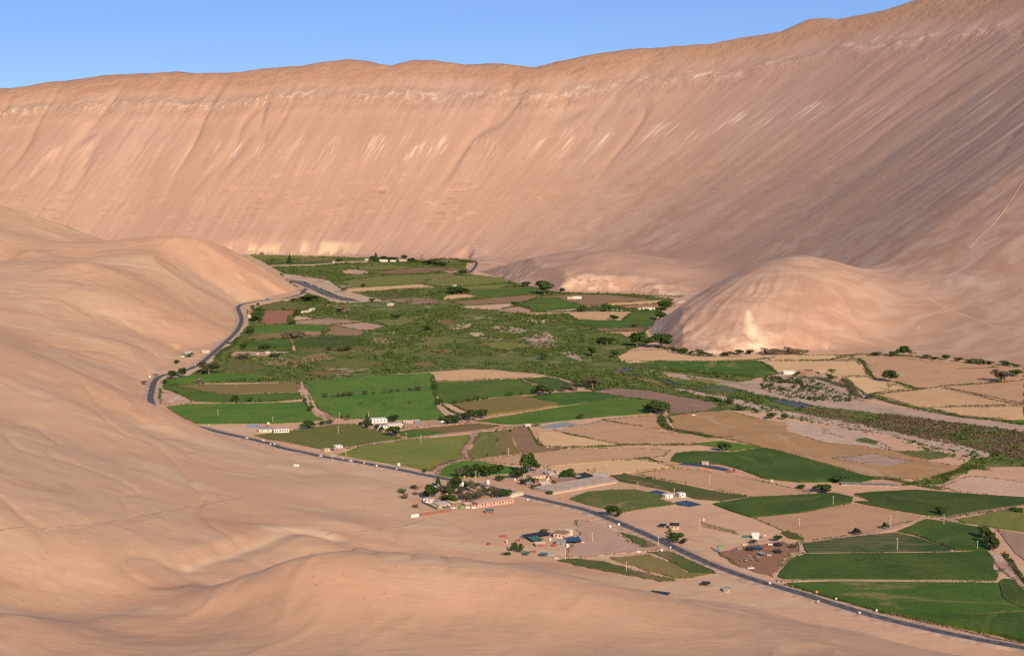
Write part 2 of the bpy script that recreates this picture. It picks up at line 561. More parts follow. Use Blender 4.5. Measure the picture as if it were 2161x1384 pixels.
def mat_sand():
    m = NT('desert_sand')
    p = m.pos()
    big = m.noise(p, 0.0025, 3)
    mid = m.noise(p, 0.011, 4, 0.6, 0.5)
    wind = m.noise(m.vscale(p, (0.012, 0.030, 0.06)), 1.0, 5, 0.66, 1.0)
    stain = m.noise(m.vscale(p, (0.0035, 0.008, 0.012), (31, 7, 3)), 1.0, 4, 0.6, 1.5)
    fine = m.noise(p, 0.09, 5, 0.72)
    spk = m.noise(p, 0.45, 2, 0.6)
    c = m.mix(m.ss(big, 0.35, 0.65), (0.440, 0.246, 0.140), (0.425, 0.262, 0.160))
    c = m.mix(m.mul(m.ss(wind, 0.46, 0.66), 0.35), c, (0.345, 0.200, 0.130))
    c = m.mix(m.mul(m.ss(mid, 0.5, 0.75), 0.5), c, (0.480, 0.305, 0.182))
    c = m.mix(m.mul(m.ss(stain, 0.54, 0.68), 0.55), c, (0.345, 0.176, 0.106))
    c = m.mix(m.mul(m.ss(stain, 0.46, 0.34), 0.55), c, (0.470, 0.325, 0.200))
    c = m.mix(m.mul(m.ss(fine, 0.52, 0.70), 0.22), c, (0.300, 0.172, 0.110))
    c = m.mix(m.mul(m.ss(fine, 0.44, 0.28), 0.2), c, (0.520, 0.345, 0.225))
    c = m.mix(m.mul(m.ss(spk, 0.66, 0.74), 0.3), c, (0.20, 0.115, 0.075))
    c = m.mix(m.mul(m.attr('cut'), m.ss(fine, 0.25, 0.5)), c, (0.55, 0.385, 0.235))
    m.bump(m.add(m.mul(wind, 1.6), m.add(m.mul(mid, 3.0), m.mul(fine, 1.0))), 1.0, 0.4)
    return m.color(c)


def mat_wall():
    m = NT('valley_wall_rock_and_scree')
    s = m.attr('ws'); t = m.attr('wt'); v = m.attr('wv')
    p = m.pos()
    def st(a, b, off=0.0, warp=0.0):
        x = m.mul(s, 1.0 / a)
        if warp: x = m.add(x, m.mul(m.noise(m.comb(m.mul(s, .004), m.mul(t, .004), 3), 1.0, 2), warp))
        return m.comb(x, m.mul(t, 1.0 / b), off)
    strk = m.noise(st(16, 420, 1, 1.5), 1.0, 6, 0.62)
    strk2 = m.noise(st(45, 700, 9, 1.0), 1.0, 5, 0.6)
    rough = m.noise(p, 0.03, 6, 0.65)
    big = m.noise(p, 0.0012, 3)
    soft = m.mul(m.ss(m.noise(m.comb(m.mul(s, 1 / 330), m.mul(t, 1 / 420), 21), 1.0, 3), 0.36, 0.62), m.lin(v, 0.05, 0.6, 0.45, 1.0))
    c = m.mix(m.mul(m.ss(strk, 0.34, 0.66), m.lin(soft, 0, 1, 0.55, 1.0)), (0.306, 0.180, 0.128), (0.376, 0.231, 0.168))
    fan = m.noise(st(150, 1000, 14, 0.6), 1.0, 4, 0.6)
    c = m.mix(m.mul(m.ss(fan, 0.52, 0.66), 0.5), c, (0.275, 0.162, 0.110))
    c = m.mix(m.mul(m.ss(fan, 0.46, 0.34), 0.45), c, (0.410, 0.266, 0.188))
    c = m.mix(m.mul(m.mul(m.ss(strk2, 0.5, 0.74), soft), 0.5), c, (0.310, 0.180, 0.120))
    c = m.mix(m.mul(m.mul(m.ss(strk2, 0.5, 0.28), soft), 0.45), c, (0.445, 0.296, 0.212))
    c = m.mix(m.mul(m.ss(big, 0.42, 0.62), 0.35), c, (0.36, 0.21, 0.125))
    # reddish brown cap under the skyline
    vn = m.add(v, m.mul(m.sub(m.noise(p, 0.006, 4), 0.5), 0.16))
    cap = m.ss(vn, 0.83, 0.93)
    capc = m.mix(m.noise(p, 0.02, 6, 0.7), (0.250, 0.130, 0.080), (0.370, 0.215, 0.130))
    c = m.mix(cap, c, capc)
    # pale broken strata below the cap
    rag = m.noise(m.comb(m.mul(s, 1 / 22), m.mul(t, 1 / 40), 4), 1.0, 6, 0.7)
    vb = m.add(v, m.mul(m.sub(m.noise(m.comb(m.mul(s, 1 / 160), 0.0, 2), 1.0, 4), 0.5), 0.12))
    b1 = m.mul(m.band(vb, 0.775, 0.825, 0.018), m.ss(rag, 0.48, 0.62))
    b1 = m.mul(b1, m.ss(m.noise(m.comb(m.mul(s, 1 / 170), 0.0, 33), 1.0, 3, 0.6), 0.36, 0.56))
    c = m.mix(m.mul(b1, 0.7), c, (0.55, 0.40, 0.29))
    b1d = m.mul(m.band(vb, 0.73, 0.81, 0.03), m.ss(rag, 0.47, 0.36))
    c = m.mix(m.mul(b1d, 0.55), c, (0.27, 0.155, 0.10))
    # pale scree tongues that spill from a mid-height layer
    src = m.noise(m.comb(m.mul(s, 1 / 60), m.mul(t, 1 / 700), 6), 1.0, 5, 0.7)
    fin = m.noise(m.comb(m.mul(s, 1 / 9), m.mul(t, 1 / 170), 8), 1.0, 4, 0.65)
    vm = m.add(v, m.mul(m.sub(m.noise(m.comb(m.mul(s, 1 / 70), 0.0, 5), 1.0, 5, 0.7), 0.5), 0.34))
    fall = m.mul(m.ss(vm, 0.30, 0.54), m.sub(1.0, m.ss(vm, 0.555, 0.575)))
    tong = m.mul(fall, m.mul(m.ss(src, 0.46, 0.58), m.ss(fin, 0.44, 0.60)))
    c = m.mix(m.mul(tong, 0.6), c, (0.500, 0.325, 0.225))
    clus = m.ss(m.noise(m.comb(m.mul(s, 1 / 380), m.mul(t, 1 / 500), 27), 1.0, 2), 0.40, 0.58)
    tip = m.mul(m.band(vm, 0.50, 0.56, 0.02), m.mul(m.ss(src, 0.485, 0.57), m.ss(fin, 0.48, 0.58)))
    c = m.mix(m.mul(m.mul(tip, clus), 0.75), c, (0.56, 0.41, 0.30))
    # pink rock ribs low on the slope
    blot = m.noise(m.comb(m.mul(s, 1 / 80), m.mul(t, 1 / 60), 12), 1.0, 5, 0.65)
    low = m.mul(m.band(v, 0.16, 0.40, 0.06), m.ss(blot, 0.56, 0.66))
    c = m.mix(m.mul(low, 0.6), c, (0.47, 0.265, 0.160))
    crack = m.mul(m.band(v, 0.18, 0.36, 0.05), m.mul(m.ss(blot, 0.58, 0.68), m.ss(rag, 0.48, 0.38)))
    c = m.mix(m.mul(crack, 0.8), c, (0.20, 0.105, 0.06))
    # thin dark ledge lines
    led = m.noise(m.comb(m.mul(s, 1 / 380), m.mul(v, 34), 15), 1.0, 4, 0.6)
    ledm = m.mul(m.band(led, 0.485, 0.50, 0.006), m.mul(m.band(v, 0.10, 0.34, 0.04), m.ss(src, 0.5, 0.56)))
    c = m.mix(m.mul(ledm, 0.6), c, (0.17, 0.095, 0.06))
    # cream outcrops at the very foot of the far wall
    foot = m.mul(m.band(v, 0.012, 0.062, 0.014), m.mul(m.ss(m.noise(m.comb(m.mul(s, 1 / 55), m.mul(t, 1 / 200), 18), 1.0, 4), 0.43, 0.53), m.attr('wf')))
    c = m.mix(m.mul(foot, 0.7), c, (0.56, 0.40, 0.23))
    # the two spurs: dune sand and pale broken bluffs
    spur = m.attr('wb')
    sand = m.mix(m.ss(m.noise(m.vscale(p, (0.012, 0.02, 0.03)), 1.0, 5, 0.6, 0.8), 0.40, 0.62), (0.365, 0.228, 0.158), (0.305, 0.180, 0.120))
    top = m.noise(p, 0.009, 4, 0.6, 0.8)
    sand = m.mix(m.mul(m.ss(top, 0.50, 0.66), 0.7), sand, (0.300, 0.165, 0.102))
    sand = m.mix(m.mul(m.ss(top, 0.44, 0.30), 0.6), sand, (0.430, 0.300, 0.220))
    sand = m.mix(m.mul(m.attr('wd'), 0.6), sand, (0.285, 0.170, 0.118))
    c = m.mix(spur, c, sand)
    bl = m.mul(m.attr('wq'), m.ss(rough, 0.44, 0.56))
    c = m.mix(m.mul(bl, 0.8), c, (0.54, 0.37, 0.25))
    c = m.mix(m.mul(m.attr('wk'), m.ss(rough, 0.36, 0.5)), c, (0.56, 0.41, 0.27))
    hole = m.mul(m.attr('wq'), m.ss(m.noise(p, 0.07, 3, 0.6), 0.64, 0.68))
    c = m.mix(m.mul(hole, 0.85), c, (0.10, 0.06, 0.04))
    h = m.add(m.mul(m.mul(strk, soft), 3.0), m.add(m.mul(m.mul(strk2, soft), 7.0), m.add(m.mul(m.mul(rough, cap), 26.0), m.mul(rough, 6.0))))
    h = m.add(h, m.mul(m.mul(rag, m.band(vb, 0.71, 0.83, 0.03)), 26.0))
    h = m.add(h, m.mul(m.mul(m.noise(p, 0.05, 5, 0.6), m.attr('wq')), 20.0))
    h = m.mul(h, m.sub(1.0, m.mul(spur, 0.7)))
    h = m.mul(h, m.lin(m.sep(p)[0], 0.0, 1000.0, 1.0, 0.45))
    m.bump(h, 1.0, 0.5)
    return m.color(c)


SAND = mat_sand()


def build_terrain():
    a = np.radians(np.linspace(-27, 27, 940))
    r = np.concatenate([np.geomspace(30, 300, 30, endpoint=False), np.geomspace(300, 1900, 330, endpoint=False),
                        np.geomspace(1900, 7000, 460, endpoint=False), np.geomspace(7000, 16000, 24)])
    R, A = np.meshgrid(r, a, indexing='ij')
    X = (R * np.sin(A)).ravel(); Y = (R * np.cos(A)).ravel()
    z, ins, isl, isr, s, t, v, g, d = terrain_height(X, Y)
    nr, na = R.shape
    idx = np.arange(nr * na).reshape(nr, na)
    Q = np.stack([idx[:-1, :-1], idx[:-1, 1:], idx[1:, 1:], idx[1:, :-1]], -1).reshape(-1, 4)
    V = np.c_[X, Y, z]
    ql, qr = isl[Q].any(1), isr[Q].any(1)
    ql &= ~(qr & (isr[Q].sum(1) > isl[Q].sum(1)))
    qr &= ~ql

    def sub(name, sel, mat, attrs):
        q = Q[sel]; u, inv = np.unique(q, return_inverse=True)
        me = np_mesh(name, V[u], inv.reshape(-1, 4), True)
        for k, arr in attrs.items():
            at = me.attributes.new(k, 'FLOAT', 'POINT'); at.data.foreach_set('value', arr[u].astype(np.float32))
        return tag(mesh_obj(name, me, mat), kind='structure')
    ln = lambda P: [tuple(map(float, at_depth(*p)[:2])) for p in P]
    cut = 0.45 * np.clip(1.3 - pdist(X, Y, ln(((398, 1216, 1030), (470, 1180, 1075), (560, 1140, 1140), (600, 1122, 1180)))) / 5, 0, 1)
    cut = np.maximum(cut, 0.7 * np.clip(1.4 - pdist(X, Y, ln(((570, 1124, 1185), (610, 1114, 1200), (655, 1116, 1202), (690, 1126, 1190)))) / 11, 0, 1))
    for P in (((60, 655, 2480), (110, 690, 2330)), ((190, 1000, 1300), (330, 1020, 1300), (430, 1045, 1270)), ((870, 1105, 1290), (960, 1112, 1285)), ((330, 520, 3400), (385, 545, 3300))):
        cut = np.maximum(cut, 0.3 * np.clip(1.2 - pdist(X, Y, ln(P)) / 14, 0, 1) * np.clip(fbm(X / 16, Y / 40, 15, 3) * 5 + 0.5, 0, 1))
    sub('sand_hills', ql, SAND, dict(cut=cut))
    b1, b2 = spurs(X, Y)
    wd = np.clip(b1 / 40 + 0.6, 0, 1) * isr
    b1 = np.clip(b1 / 40 + 0.6, 0, 1); b2 = np.clip(b2 / 40 + 0.6, 0, 1)
    wb = np.maximum(b1, b2) * isr
    fanx = np.clip((X + 60) / 420, 0, 1) * isr
    wb = np.maximum(wb, np.clip(1.35 - t / 480, 0, 1) * fanx)
    wq = np.clip(1 - d / 75, 0, 1) * (Y > 2400) * np.clip((X + 140) / 60, 0, 1) * np.clip((460 - X) / 90, 0, 1) * isr * np.clip(fbm(X / 110, Y / 110, 91, 3) * 4 + 0.55, 0, 1)
    wf = np.clip((X + 900) / 100, 0, 1) * np.clip((-420 - X) / 120, 0, 1)
    kx, ky = map(float, gnd(1592, 742))
    u_ = np.abs(X - kx) ; w_ = (Y - ky)
    wk = np.clip(1.2 - u_ / np.maximum(16 - w_ * 0.14, 1.0), 0, 1) * (w_ > -12) * np.clip((95 - w_) / 20, 0, 1) * isr
    sub('valley_wall', qr, mat_wall(), dict(ws=s, wt=t, wv=v, wb=wb, wq=wq, wf=wf, wd=wd, wk=wk))


build_terrain()


_fl = MB()
for _i in range(-8, 5):
    for _j in range(-1, 12):
        _fl.poly([(_i * 500, _j * 500, 0), (_i * 500 + 500, _j * 500, 0), (_i * 500 + 500, _j * 500 + 500, 0), (_i * 500, _j * 500 + 500, 0)])
tag(_fl.build('valley_floor', SAND), kind='structure')

# ================================================================== FIELDS, TRACKS, RIVER
def field_mat(name, base, alt, patch=None, patch_amt=0.0, stripe=0.0, period=6.0, bump=0.5, pscale=0.02, rough=0.35, thr=0.53):
    m = NT(name)
    o = m.obj(); p = m.pos(); rnd = m.rnd()
    n1 = m.noise(p, pscale, 4, 0.6, 0.4)
    n2 = m.noise(p, 0.25, 3, 0.7)
    c = m.mix(m.ss(n1, 0.34, 0.66), base, alt)
    xs = m.sep(o)
    if stripe:
        wob = m.mul(m.noise(m.vscale(o, (0.01, 0.02, 0)), 1.0, 2), 5.0)
        ph = m.math('SINE', m.mul(m.add(xs[1], wob), 2 * math.pi / period))
        ph = m.mul(m.ss(ph, -0.6, 0.9), m.ss(n1, 0.3, 0.6))
        c = m.mix(m.mul(ph, stripe), c, patch if patch else alt)
    if patch and patch_amt:
        n3 = m.noise(m.vscale(o, (0.012, 0.03, 0.0), (5, 3, 0)), 1.0, 5, 0.65, 0.6)
        c = m.mix(m.mul(m.ss(n3, thr, thr + 0.13), patch_amt), c, patch)
    c = m.mix(m.mul(m.ss(n2, 0.35, 0.7), rough), c, tuple(k * 0.55 for k in base))
    hsv = m.n('ShaderNodeHueSaturation'); m.put(hsv.inputs['Color'], c)
    m.put(hsv.inputs['Value'], m.lin(rnd, 0, 1, 0.82, 1.2)); m.put(hsv.inputs['Hue'], m.lin(rnd, 0, 1, 0.488, 0.508))
    m.bump(m.mul(n2, 1.0), 1.0, bump)
    return m.color(hsv.outputs[0])


TAN = (0.40, 0.25, 0.15)
FM = dict(
    vivid=field_mat('alfalfa_green', (0.050, 0.102, 0.010), (0.076, 0.124, 0.013), (0.125, 0.140, 0.024), 0.5, 0.18, 7.0, bump=0.5, rough=0.35),
    dgreen=field_mat('dark_crop_green', (0.032, 0.066, 0.008), (0.054, 0.090, 0.011), (0.100, 0.115, 0.022), 0.55, 0.2, 8.0, bump=0.7, rough=0.45),
    patchy=field_mat('thin_crop_green', (0.034, 0.076, 0.008), (0.054, 0.096, 0.011), (0.20, 0.155, 0.052), 0.75, bump=0.6, rough=0.4, thr=0.5),
    rowgreen=field_mat('crop_rows', (0.030, 0.062, 0.012), (0.05, 0.075, 0.02), (0.26, 0.17, 0.08), 0.3, 0.55, 5.0, bump=0.5),
    olive=field_mat('olive_pasture', (0.125, 0.118, 0.028), (0.100, 0.108, 0.022), (0.19, 0.145, 0.05), 0.5, 0.25, 11.0),
    mown=field_mat('mown_pasture', (0.150, 0.140, 0.028), (0.120, 0.132, 0.022), (0.072, 0.115, 0.016), 0.55, 0.35, 16.0),
    corn=field_mat('ripe_maize', (0.175, 0.120, 0.034), (0.150, 0.115, 0.030), (0.11, 0.105, 0.025), 0.4, 0.25, 5.0, bump=0.8),
    ochre=field_mat('dry_stubble', (0.175, 0.112, 0.040), (0.150, 0.110, 0.034), (0.10, 0.10, 0.025), 0.5, 0.2, 9.0),
    brown=field_mat('brown_soil', (0.215, 0.118, 0.062), (0.185, 0.108, 0.055), (0.13, 0.105, 0.04), 0.4, 0.2, 8.0),
    redbrown=field_mat('red_brown_soil', (0.290, 0.120, 0.062), (0.255, 0.112, 0.060), (0.31, 0.15, 0.08), 0.3, 0.3, 8.0),
    mauve=field_mat('mauve_fallow', (0.265, 0.165, 0.105), (0.225, 0.138, 0.088), (0.34, 0.22, 0.14), 0.8, 0.08, 10.0),
    bare=field_mat('tilled_tan_soil', (0.460, 0.282, 0.140), (0.425, 0.258, 0.132), (0.355, 0.205, 0.105), 0.5, 0.16, 9.0, rough=0.18),
    pink=field_mat('tilled_pinkish_soil', (0.400, 0.245, 0.165), (0.360, 0.218, 0.148), (0.30, 0.175, 0.115), 0.5, 0.2, 8.0, rough=0.22),
    dry=field_mat('dry_orange_grass', (0.335, 0.190, 0.082), (0.290, 0.160, 0.070), (0.38, 0.24, 0.145), 0.8, 0.0, 9.0, pscale=0.03),
    weedy=field_mat('weedy_ground', (0.060, 0.085, 0.016), (0.105, 0.098, 0.026), (0.24, 0.15, 0.07), 0.75, 0.0, pscale=0.035, bump=1.0),
    gravel=field_mat('river_gravel', (0.400, 0.272, 0.188), (0.340, 0.228, 0.156), (0.20, 0.15, 0.085), 0.75, 0.0, pscale=0.04, bump=0.8),
    rubble=field_mat('rubble_earth', (0.380, 0.235, 0.165), (0.300, 0.160, 0.105), (0.46, 0.33, 0.25), 0.7, 0.0, pscale=0.05, bump=1.0),
    apron=field_mat('grey_gravel', (0.375, 0.235, 0.155), (0.395, 0.245, 0.160), (0.31, 0.185, 0.12), 0.4, 0.0, pscale=0.03),
    corral=field_mat('trampled_brown_earth', (0.245, 0.125, 0.068), (0.215, 0.108, 0.058), (0.30, 0.17, 0.10), 0.4, 0.0, pscale=0.05),
    path=field_mat('dirt_path', (0.415, 0.262, 0.170), (0.380, 0.240, 0.155), (0.33, 0.19, 0.12), 0.4, 0.0),
)


def mat_scrub():
    m = NT('riverside_scrub_ground')
    p = m.pos()
    a = m.noise(p, 0.012, 5, 0.6, 0.6); b = m.noise(p, 0.05, 4, 0.65, 0.5); d = m.noise(m.vscale(p, 1.0, (90, 40, 3)), 0.008, 3, 0.6)
    c = m.mix(m.ss(b, 0.38, 0.62), (0.042, 0.070, 0.010), (0.105, 0.118, 0.022))
    c = m.mix(m.mul(m.ss(a, 0.48, 0.64), 0.75), c, (0.120, 0.112, 0.030))
    c = m.mix(m.mul(m.ss(d, 0.54, 0.66), m.ss(b, 0.46, 0.58)), c, (0.32, 0.22, 0.14))
    c = m.mix(m.mul(m.ss(a, 0.40, 0.30), 0.6), c, (0.12, 0.075, 0.045))
    m.bump(m.add(m.mul(b, 4.0), m.mul(a, 3.0)), 1.0, 0.7)
    return m.color(c)


SCRUB_PX = [(530, 540), (700, 542), (900, 548), (985, 552), (985, 578), (1060, 588), (1100, 601), (1190, 617), (1330, 620), (1425, 631), (1392, 662), (1362, 700), (1376, 722), (1330, 738), (1300, 755),
            (1330, 766), (1400, 772), (1500, 764), (1610, 764), (1640, 790), (1600, 797), (1560, 806), (1640, 830), (1700, 850), (1760, 858), (1850, 868), (1960, 879), (2161, 905), (2330, 925), (2330, 1010), (2161, 985), (2060, 985), (1990, 1022), (1900, 1024),
            (2000, 990), (2070, 965), (1990, 940), (1800, 890), (1650, 866), (1540, 866), (1480, 872), (1415, 882), (1400, 850), (1330, 842), (1240, 822), (1200, 800), (1130, 788), (1000, 779), (900, 785), (760, 794), (640, 806),
            (440, 808), (345, 818), (345, 802), (400, 792), (440, 770), (502, 708), (522, 690), (525, 655), (545, 648), (600, 638), (645, 628), (640, 600), (600, 578)]


def world_poly(px, step=14.0, jit=1.2, seed=0):
    r = random.Random(seed)
    W = [tuple(map(float, gnd(*p))) for p in px]
    out = []
    for (x0, y0), (x1, y1) in zip(W, W[1:] + W[:1]):
        L = math.hypot(x1 - x0, y1 - y0); n = max(1, min(60, int(L / step)))
        nx, ny = -(y1 - y0) / (L + 1e-9), (x1 - x0) / (L + 1e-9)
        ph = r.random() * 6; amp = min(L * 0.006, 2.5)
        for k in range(n):
            f = k / n
            j = 0 if k == 0 else r.uniform(-jit, jit) * 0.6 + amp * math.sin(ph + f * 5) * math.sin(math.pi * f)
            out.append((x0 + (x1 - x0) * f + nx * j, y0 + (y1 - y0) * f + ny * j))
    return out


LAYER = [0]
FIELD_POLYS = []


def sheet(name, crop, pts, mat, h=0.1, label=None, cat=None, kind=None, step=14.0, jit=1.2, block=True, group=None):
    px = cp(crop, pts)
    LAYER[0] += 1
    W = world_poly(px, step, jit, LAYER[0])
    cx = sum(p[0] for p in W) / len(W); cy = sum(p[1] for p in W) / len(W)
    best = max(zip(px, px[1:] + px[:1]), key=lambda e: math.dist(gnd(*e[0]), gnd(*e[1])))
    a, b = gnd(*best[0]), gnd(*best[1]); ang = math.atan2(b[1] - a[1], b[0] - a[0])
    ca, sa = math.cos(-ang), math.sin(-ang)
    loc = [((x - cx) * ca - (y - cy) * sa, (x - cx) * sa + (y - cy) * ca) for x, y in W]
    z = 0.05 + LAYER[0] * 0.003 + h
    n = len(loc)
    tris = tessellate_polygon([[Vector((x, y, 0)) for x, y in loc]])
    area = sum(loc[i][0] * loc[(i + 1) % n][1] - loc[(i + 1) % n][0] * loc[i][1] for i in range(n))
    V = [(x, y, z) for x, y in loc] + [(x, y, -0.3) for x, y in loc]
    F = []
    for t in tris:
        (x0, y0), (x1, y1), (x2, y2) = (loc[i] for i in t)
        F.append(tuple(t) if (x1 - x0) * (y2 - y0) - (x2 - x0) * (y1 - y0) > 0 else tuple(t[::-1]))
    for i in range(n):
        j = (i + 1) % n
        F.append((i, n + i, n + j, j) if area > 0 else (j, n + j, n + i, i))
    o = mesh_obj(name, py_mesh(name, V, F), mat)
    o.location = (cx, cy, 0); o.rotation_euler = (0, 0, ang)
    if block: FIELD_POLYS.append(np.array(W))
    return tag(o, label, cat, group, kind)


def field(typ, crop, pts, label, h=None):
    hh = h if h is not None else dict(vivid=0.45, dgreen=0.7, patchy=0.6, rowgreen=0.5, corn=1.9, olive=0.25, mown=0.2).get(typ, 0.06)
    nm = dict(vivid='green_field', dgreen='green_field', patchy='green_field', rowgreen='green_field', corn='maize_field', olive='pasture_field', mown='pasture_field').get(typ, 'bare_field')
    return sheet(nm, crop, pts, FM[typ], hh, label, 'field', kind='thing')


def ground(name, typ, crop, pts, h=0.0, jit=1.5, block=True):
    return sheet(name, crop, pts, FM[typ], h, kind='structure', jit=jit, block=block, step=14.0 if jit < 2 else 6.0)


sheet('scrub_ground', 'P', SCRUB_PX, mat_scrub(), 0.0, kind='structure', jit=3.0, block=False)
# river gravel first, then water
ground('gravel_bank', 'gravel', 'c1', [(500, 350), (620, 358), (840, 393), (980, 418), (1050, 480), (1140, 508), (1230, 538), (1420, 588), (1500, 605), (1280, 628), (1050, 625), (940, 602), (850, 562), (720, 532), (690, 500), (590, 430)], 0.0, 3.5)
ground('gravel_bank', 'gravel', 'P', [(1385, 783), (1430, 788), (1490, 797), (1560, 806), (1620, 797), (1680, 795), (1760, 802), (1800, 822), (1792, 838), (1820, 846), (1880, 857), (2000, 876), (2161, 897), (2161, 912), (1960, 886), (1850, 872), (1760, 862), (1700, 853), (1620, 836), (1560, 822), (1490, 806), (1420, 797)], 0.0, 3.5)
ground('gravel_bank', 'gravel', 'P', [(1355, 805), (1450, 822), (1560, 843), (1650, 866), (1800, 890), (1900, 913), (2000, 928), (2095, 958), (2080, 968), (1990, 948), (1850, 913), (1700, 887), (1620, 871), (1500, 838), (1400, 818)], 0.0, 3.5)
ground('gravel_bank', 'gravel', 'c2', [(510, 745), (640, 735), (850, 770), (780, 800), (640, 790)], 0.0, 5.0, False)
ground('gravel_bank', 'gravel', 'c2', [(760, 680), (850, 672), (1060, 690), (1040, 712), (940, 715), (830, 700)], 0.0, 5.0, False)
ground('gravel_bank', 'gravel', 'c2', [(750, 835), (980, 788), (1110, 840), (920, 872)], 0.0, 5.0, False)
ground('gravel_bank', 'gravel', 'c2', [(1100, 950), (1180, 945), (1300, 985), (1290, 1030), (1190, 1000)], 0.0, 5.0, False)
ground('gravel_bank', 'gravel', 'c2', [(190, 740), (300, 715), (390, 720), (330, 755), (210, 770)], 0.0, 5.0, False)
ground('gravel_bank', 'gravel', 'c2', [(350, 795), (440, 790), (500, 815), (400, 825)], 0.0, 5.0, False)


def mat_water():
    m = NT('river_water')
    n = m.noise(m.pos(), 0.15, 3)
    m.b.inputs['Roughness'].default_value = 0.35
    m.b.inputs['Specular IOR Level'].default_value = 0.1
    m.bump(n, 1.5, 0.8)
    return m.color(m.mix(n, (0.030, 0.042, 0.055), (0.060, 0.066, 0.070)))


WATER = mat_water()
for _c, _p in (('c1', [(590, 412), (720, 428), (860, 478), (910, 508), (1050, 566), (1300, 618), (1100, 606), (950, 566), (820, 508), (700, 458), (610, 432)]),
               ('c5', [(435, 362), (480, 342), (570, 326), (575, 345), (500, 366), (455, 378)]), ('c5', [(820, 428), (900, 438), (960, 468), (1010, 486), (930, 482), (870, 455)]),
               ('c5', [(560, 378), (700, 395), (830, 428), (820, 434), (690, 404), (560, 388)]),
               ('c5', [(1010, 482), (1200, 500), (1380, 516), (1500, 528), (1700, 578), (1900, 620), (2161, 650), (2230, 670), (2180, 705), (2050, 685), (1800, 612), (1600, 562), (1380, 528), (1190, 508)]),
               ('d1', [(1615, 655), (1640, 650), (1690, 720), (1785, 840), (1785, 870), (1700, 760)])):
    sheet('river', _c, _p, WATER, 0.01, kind='structure', jit=0.8)

# ---- clearings and rough grass in the scrub
for _t, _c, _p in (('olive', 'c2', [(30, 620), (260, 600), (420, 640), (300, 690), (60, 680)]), ('weedy', 'c2', [(560, 640), (820, 650), (760, 690), (600, 680)]), ('ochre', 'c2', [(100, 690), (200, 680), (240, 720), (120, 730)]),
                   ('weedy', 'c1', [(1300, 1100), (1600, 1080), (1760, 1130), (1500, 1170), (1320, 1150)]), ('mown', 'c1', [(900, 1200), (1200, 1160), (1500, 1190), (1300, 1240), (950, 1250)]), ('ochre', 'c1', [(700, 1290), (1000, 1270), (1200, 1290), (900, 1315)]),
                   ('mauve', 'c1', [(1380, 960), (1560, 965), (1600, 1000), (1420, 1010)]), ('olive', 'c1', [(1000, 1060), (1300, 1100), (1150, 1130), (980, 1100)]), ('weedy', 'c1', [(1300, 520), (1600, 530), (1900, 560), (1600, 590), (1350, 560)]), ('mauve', 'c1', [(1500, 590), (1900, 580), (2100, 620), (1800, 650)]),
                   ('weedy', 'c1', [(560, 300), (900, 290), (1050, 320), (900, 350), (620, 340)]), ('olive', 'c1', [(1640, 900), (1900, 910), (2000, 950), (1750, 980)]), ('mown', 'c2', [(420, 880), (700, 870), (900, 900), (640, 940)]), ('weedy', 'c2', [(200, 960), (420, 930), (560, 970), (330, 1010)]),
                   ('ochre', 'c5', [(560, 400), (800, 440), (1000, 520), (760, 500)]), ('weedy', 'c5', [(1050, 500), (1350, 540), (1550, 600), (1250, 570)]), ('ochre', 'c5', [(1080, 410), (1300, 440), (1400, 480), (1200, 470)]), ('mauve', 'c2', [(860, 880), (1040, 870), (1100, 910), (920, 930)])):
    ground('rough_grass', _t, _c, _p, 0.0, 6.0, _t in ('mown', 'ochre'))
# ---- far end of the valley
field('olive', 'c1', [(225, 172), (600, 177), (1040, 207), (1040, 214), (700, 214), (560, 210), (330, 216), (260, 202)], 'olive strip field at the far foot of the wall, left of the far farmstead')
field('brown', 'c1', [(740, 217), (1040, 214), (1060, 231), (760, 236)], 'thin brown strip field beside the dead tower-like tree at the far end')
field('dgreen', 'c1', [(380, 240), (560, 236), (980, 233), (1000, 246), (850, 261), (500, 261)], 'dark green strip field behind the pale track at the far end')
field('olive', 'c1', [(1240, 290), (1550, 271), (1800, 286), (1700, 306), (1400, 318), (1250, 311)], 'small olive field below the far farmstead trees')
field('pink', 'c1', [(1085, 325), (1170, 308), (1330, 325), (1345, 345), (1240, 358), (1110, 352)], 'small orange bare patch surrounded by scrub at the far end')
field('brown', 'c1', [(1380, 337), (1600, 312), (1800, 292), (2161, 300), (2300, 310), (2161, 326), (1960, 326), (1900, 346), (1500, 354)], 'long brown field in front of the far farmstead')
field('olive', 'c1', [(1050, 427), (1550, 367), (1900, 357), (2161, 345), (2161, 380), (1980, 390), (1900, 420), (1840, 443), (1400, 473), (1180, 470), (1150, 452)], 'wide olive field behind the long bare strip past the river bend')
field('bare', 'c1', [(1130, 490), (1840, 450), (1980, 480), (1640, 494), (1520, 507), (1230, 522), (1140, 517)], 'long narrow bare tan field just right of the river bend')
field('pink', 'c2', [(120, 283), (260, 280), (265, 297), (160, 300)], 'tiny bare pinkish field by the far road bend')
field('olive', 'c2', [(0, 350), (150, 330), (450, 325), (600, 335), (720, 365), (650, 380), (500, 395), (300, 408), (100, 408), (0, 387)], 'rounded dark olive field under the left end of the low spur')
field('mown', 'c2', [(280, 413), (500, 401), (660, 389), (700, 400), (640, 421), (400, 433), (330, 436)], 'thin yellow-green strip above the vivid far green field')
field('vivid', 'c2', [(340, 440), (640, 429), (900, 416), (930, 426), (905, 475), (700, 492), (520, 502), (400, 485), (350, 465)], 'vivid green field left of the big dark tree under the low spur')
field('bare', 'c2', [(125, 515), (170, 485), (330, 478), (430, 495), (260, 515), (140, 522)], 'small bare tan field with the red-roofed hut at its back edge')
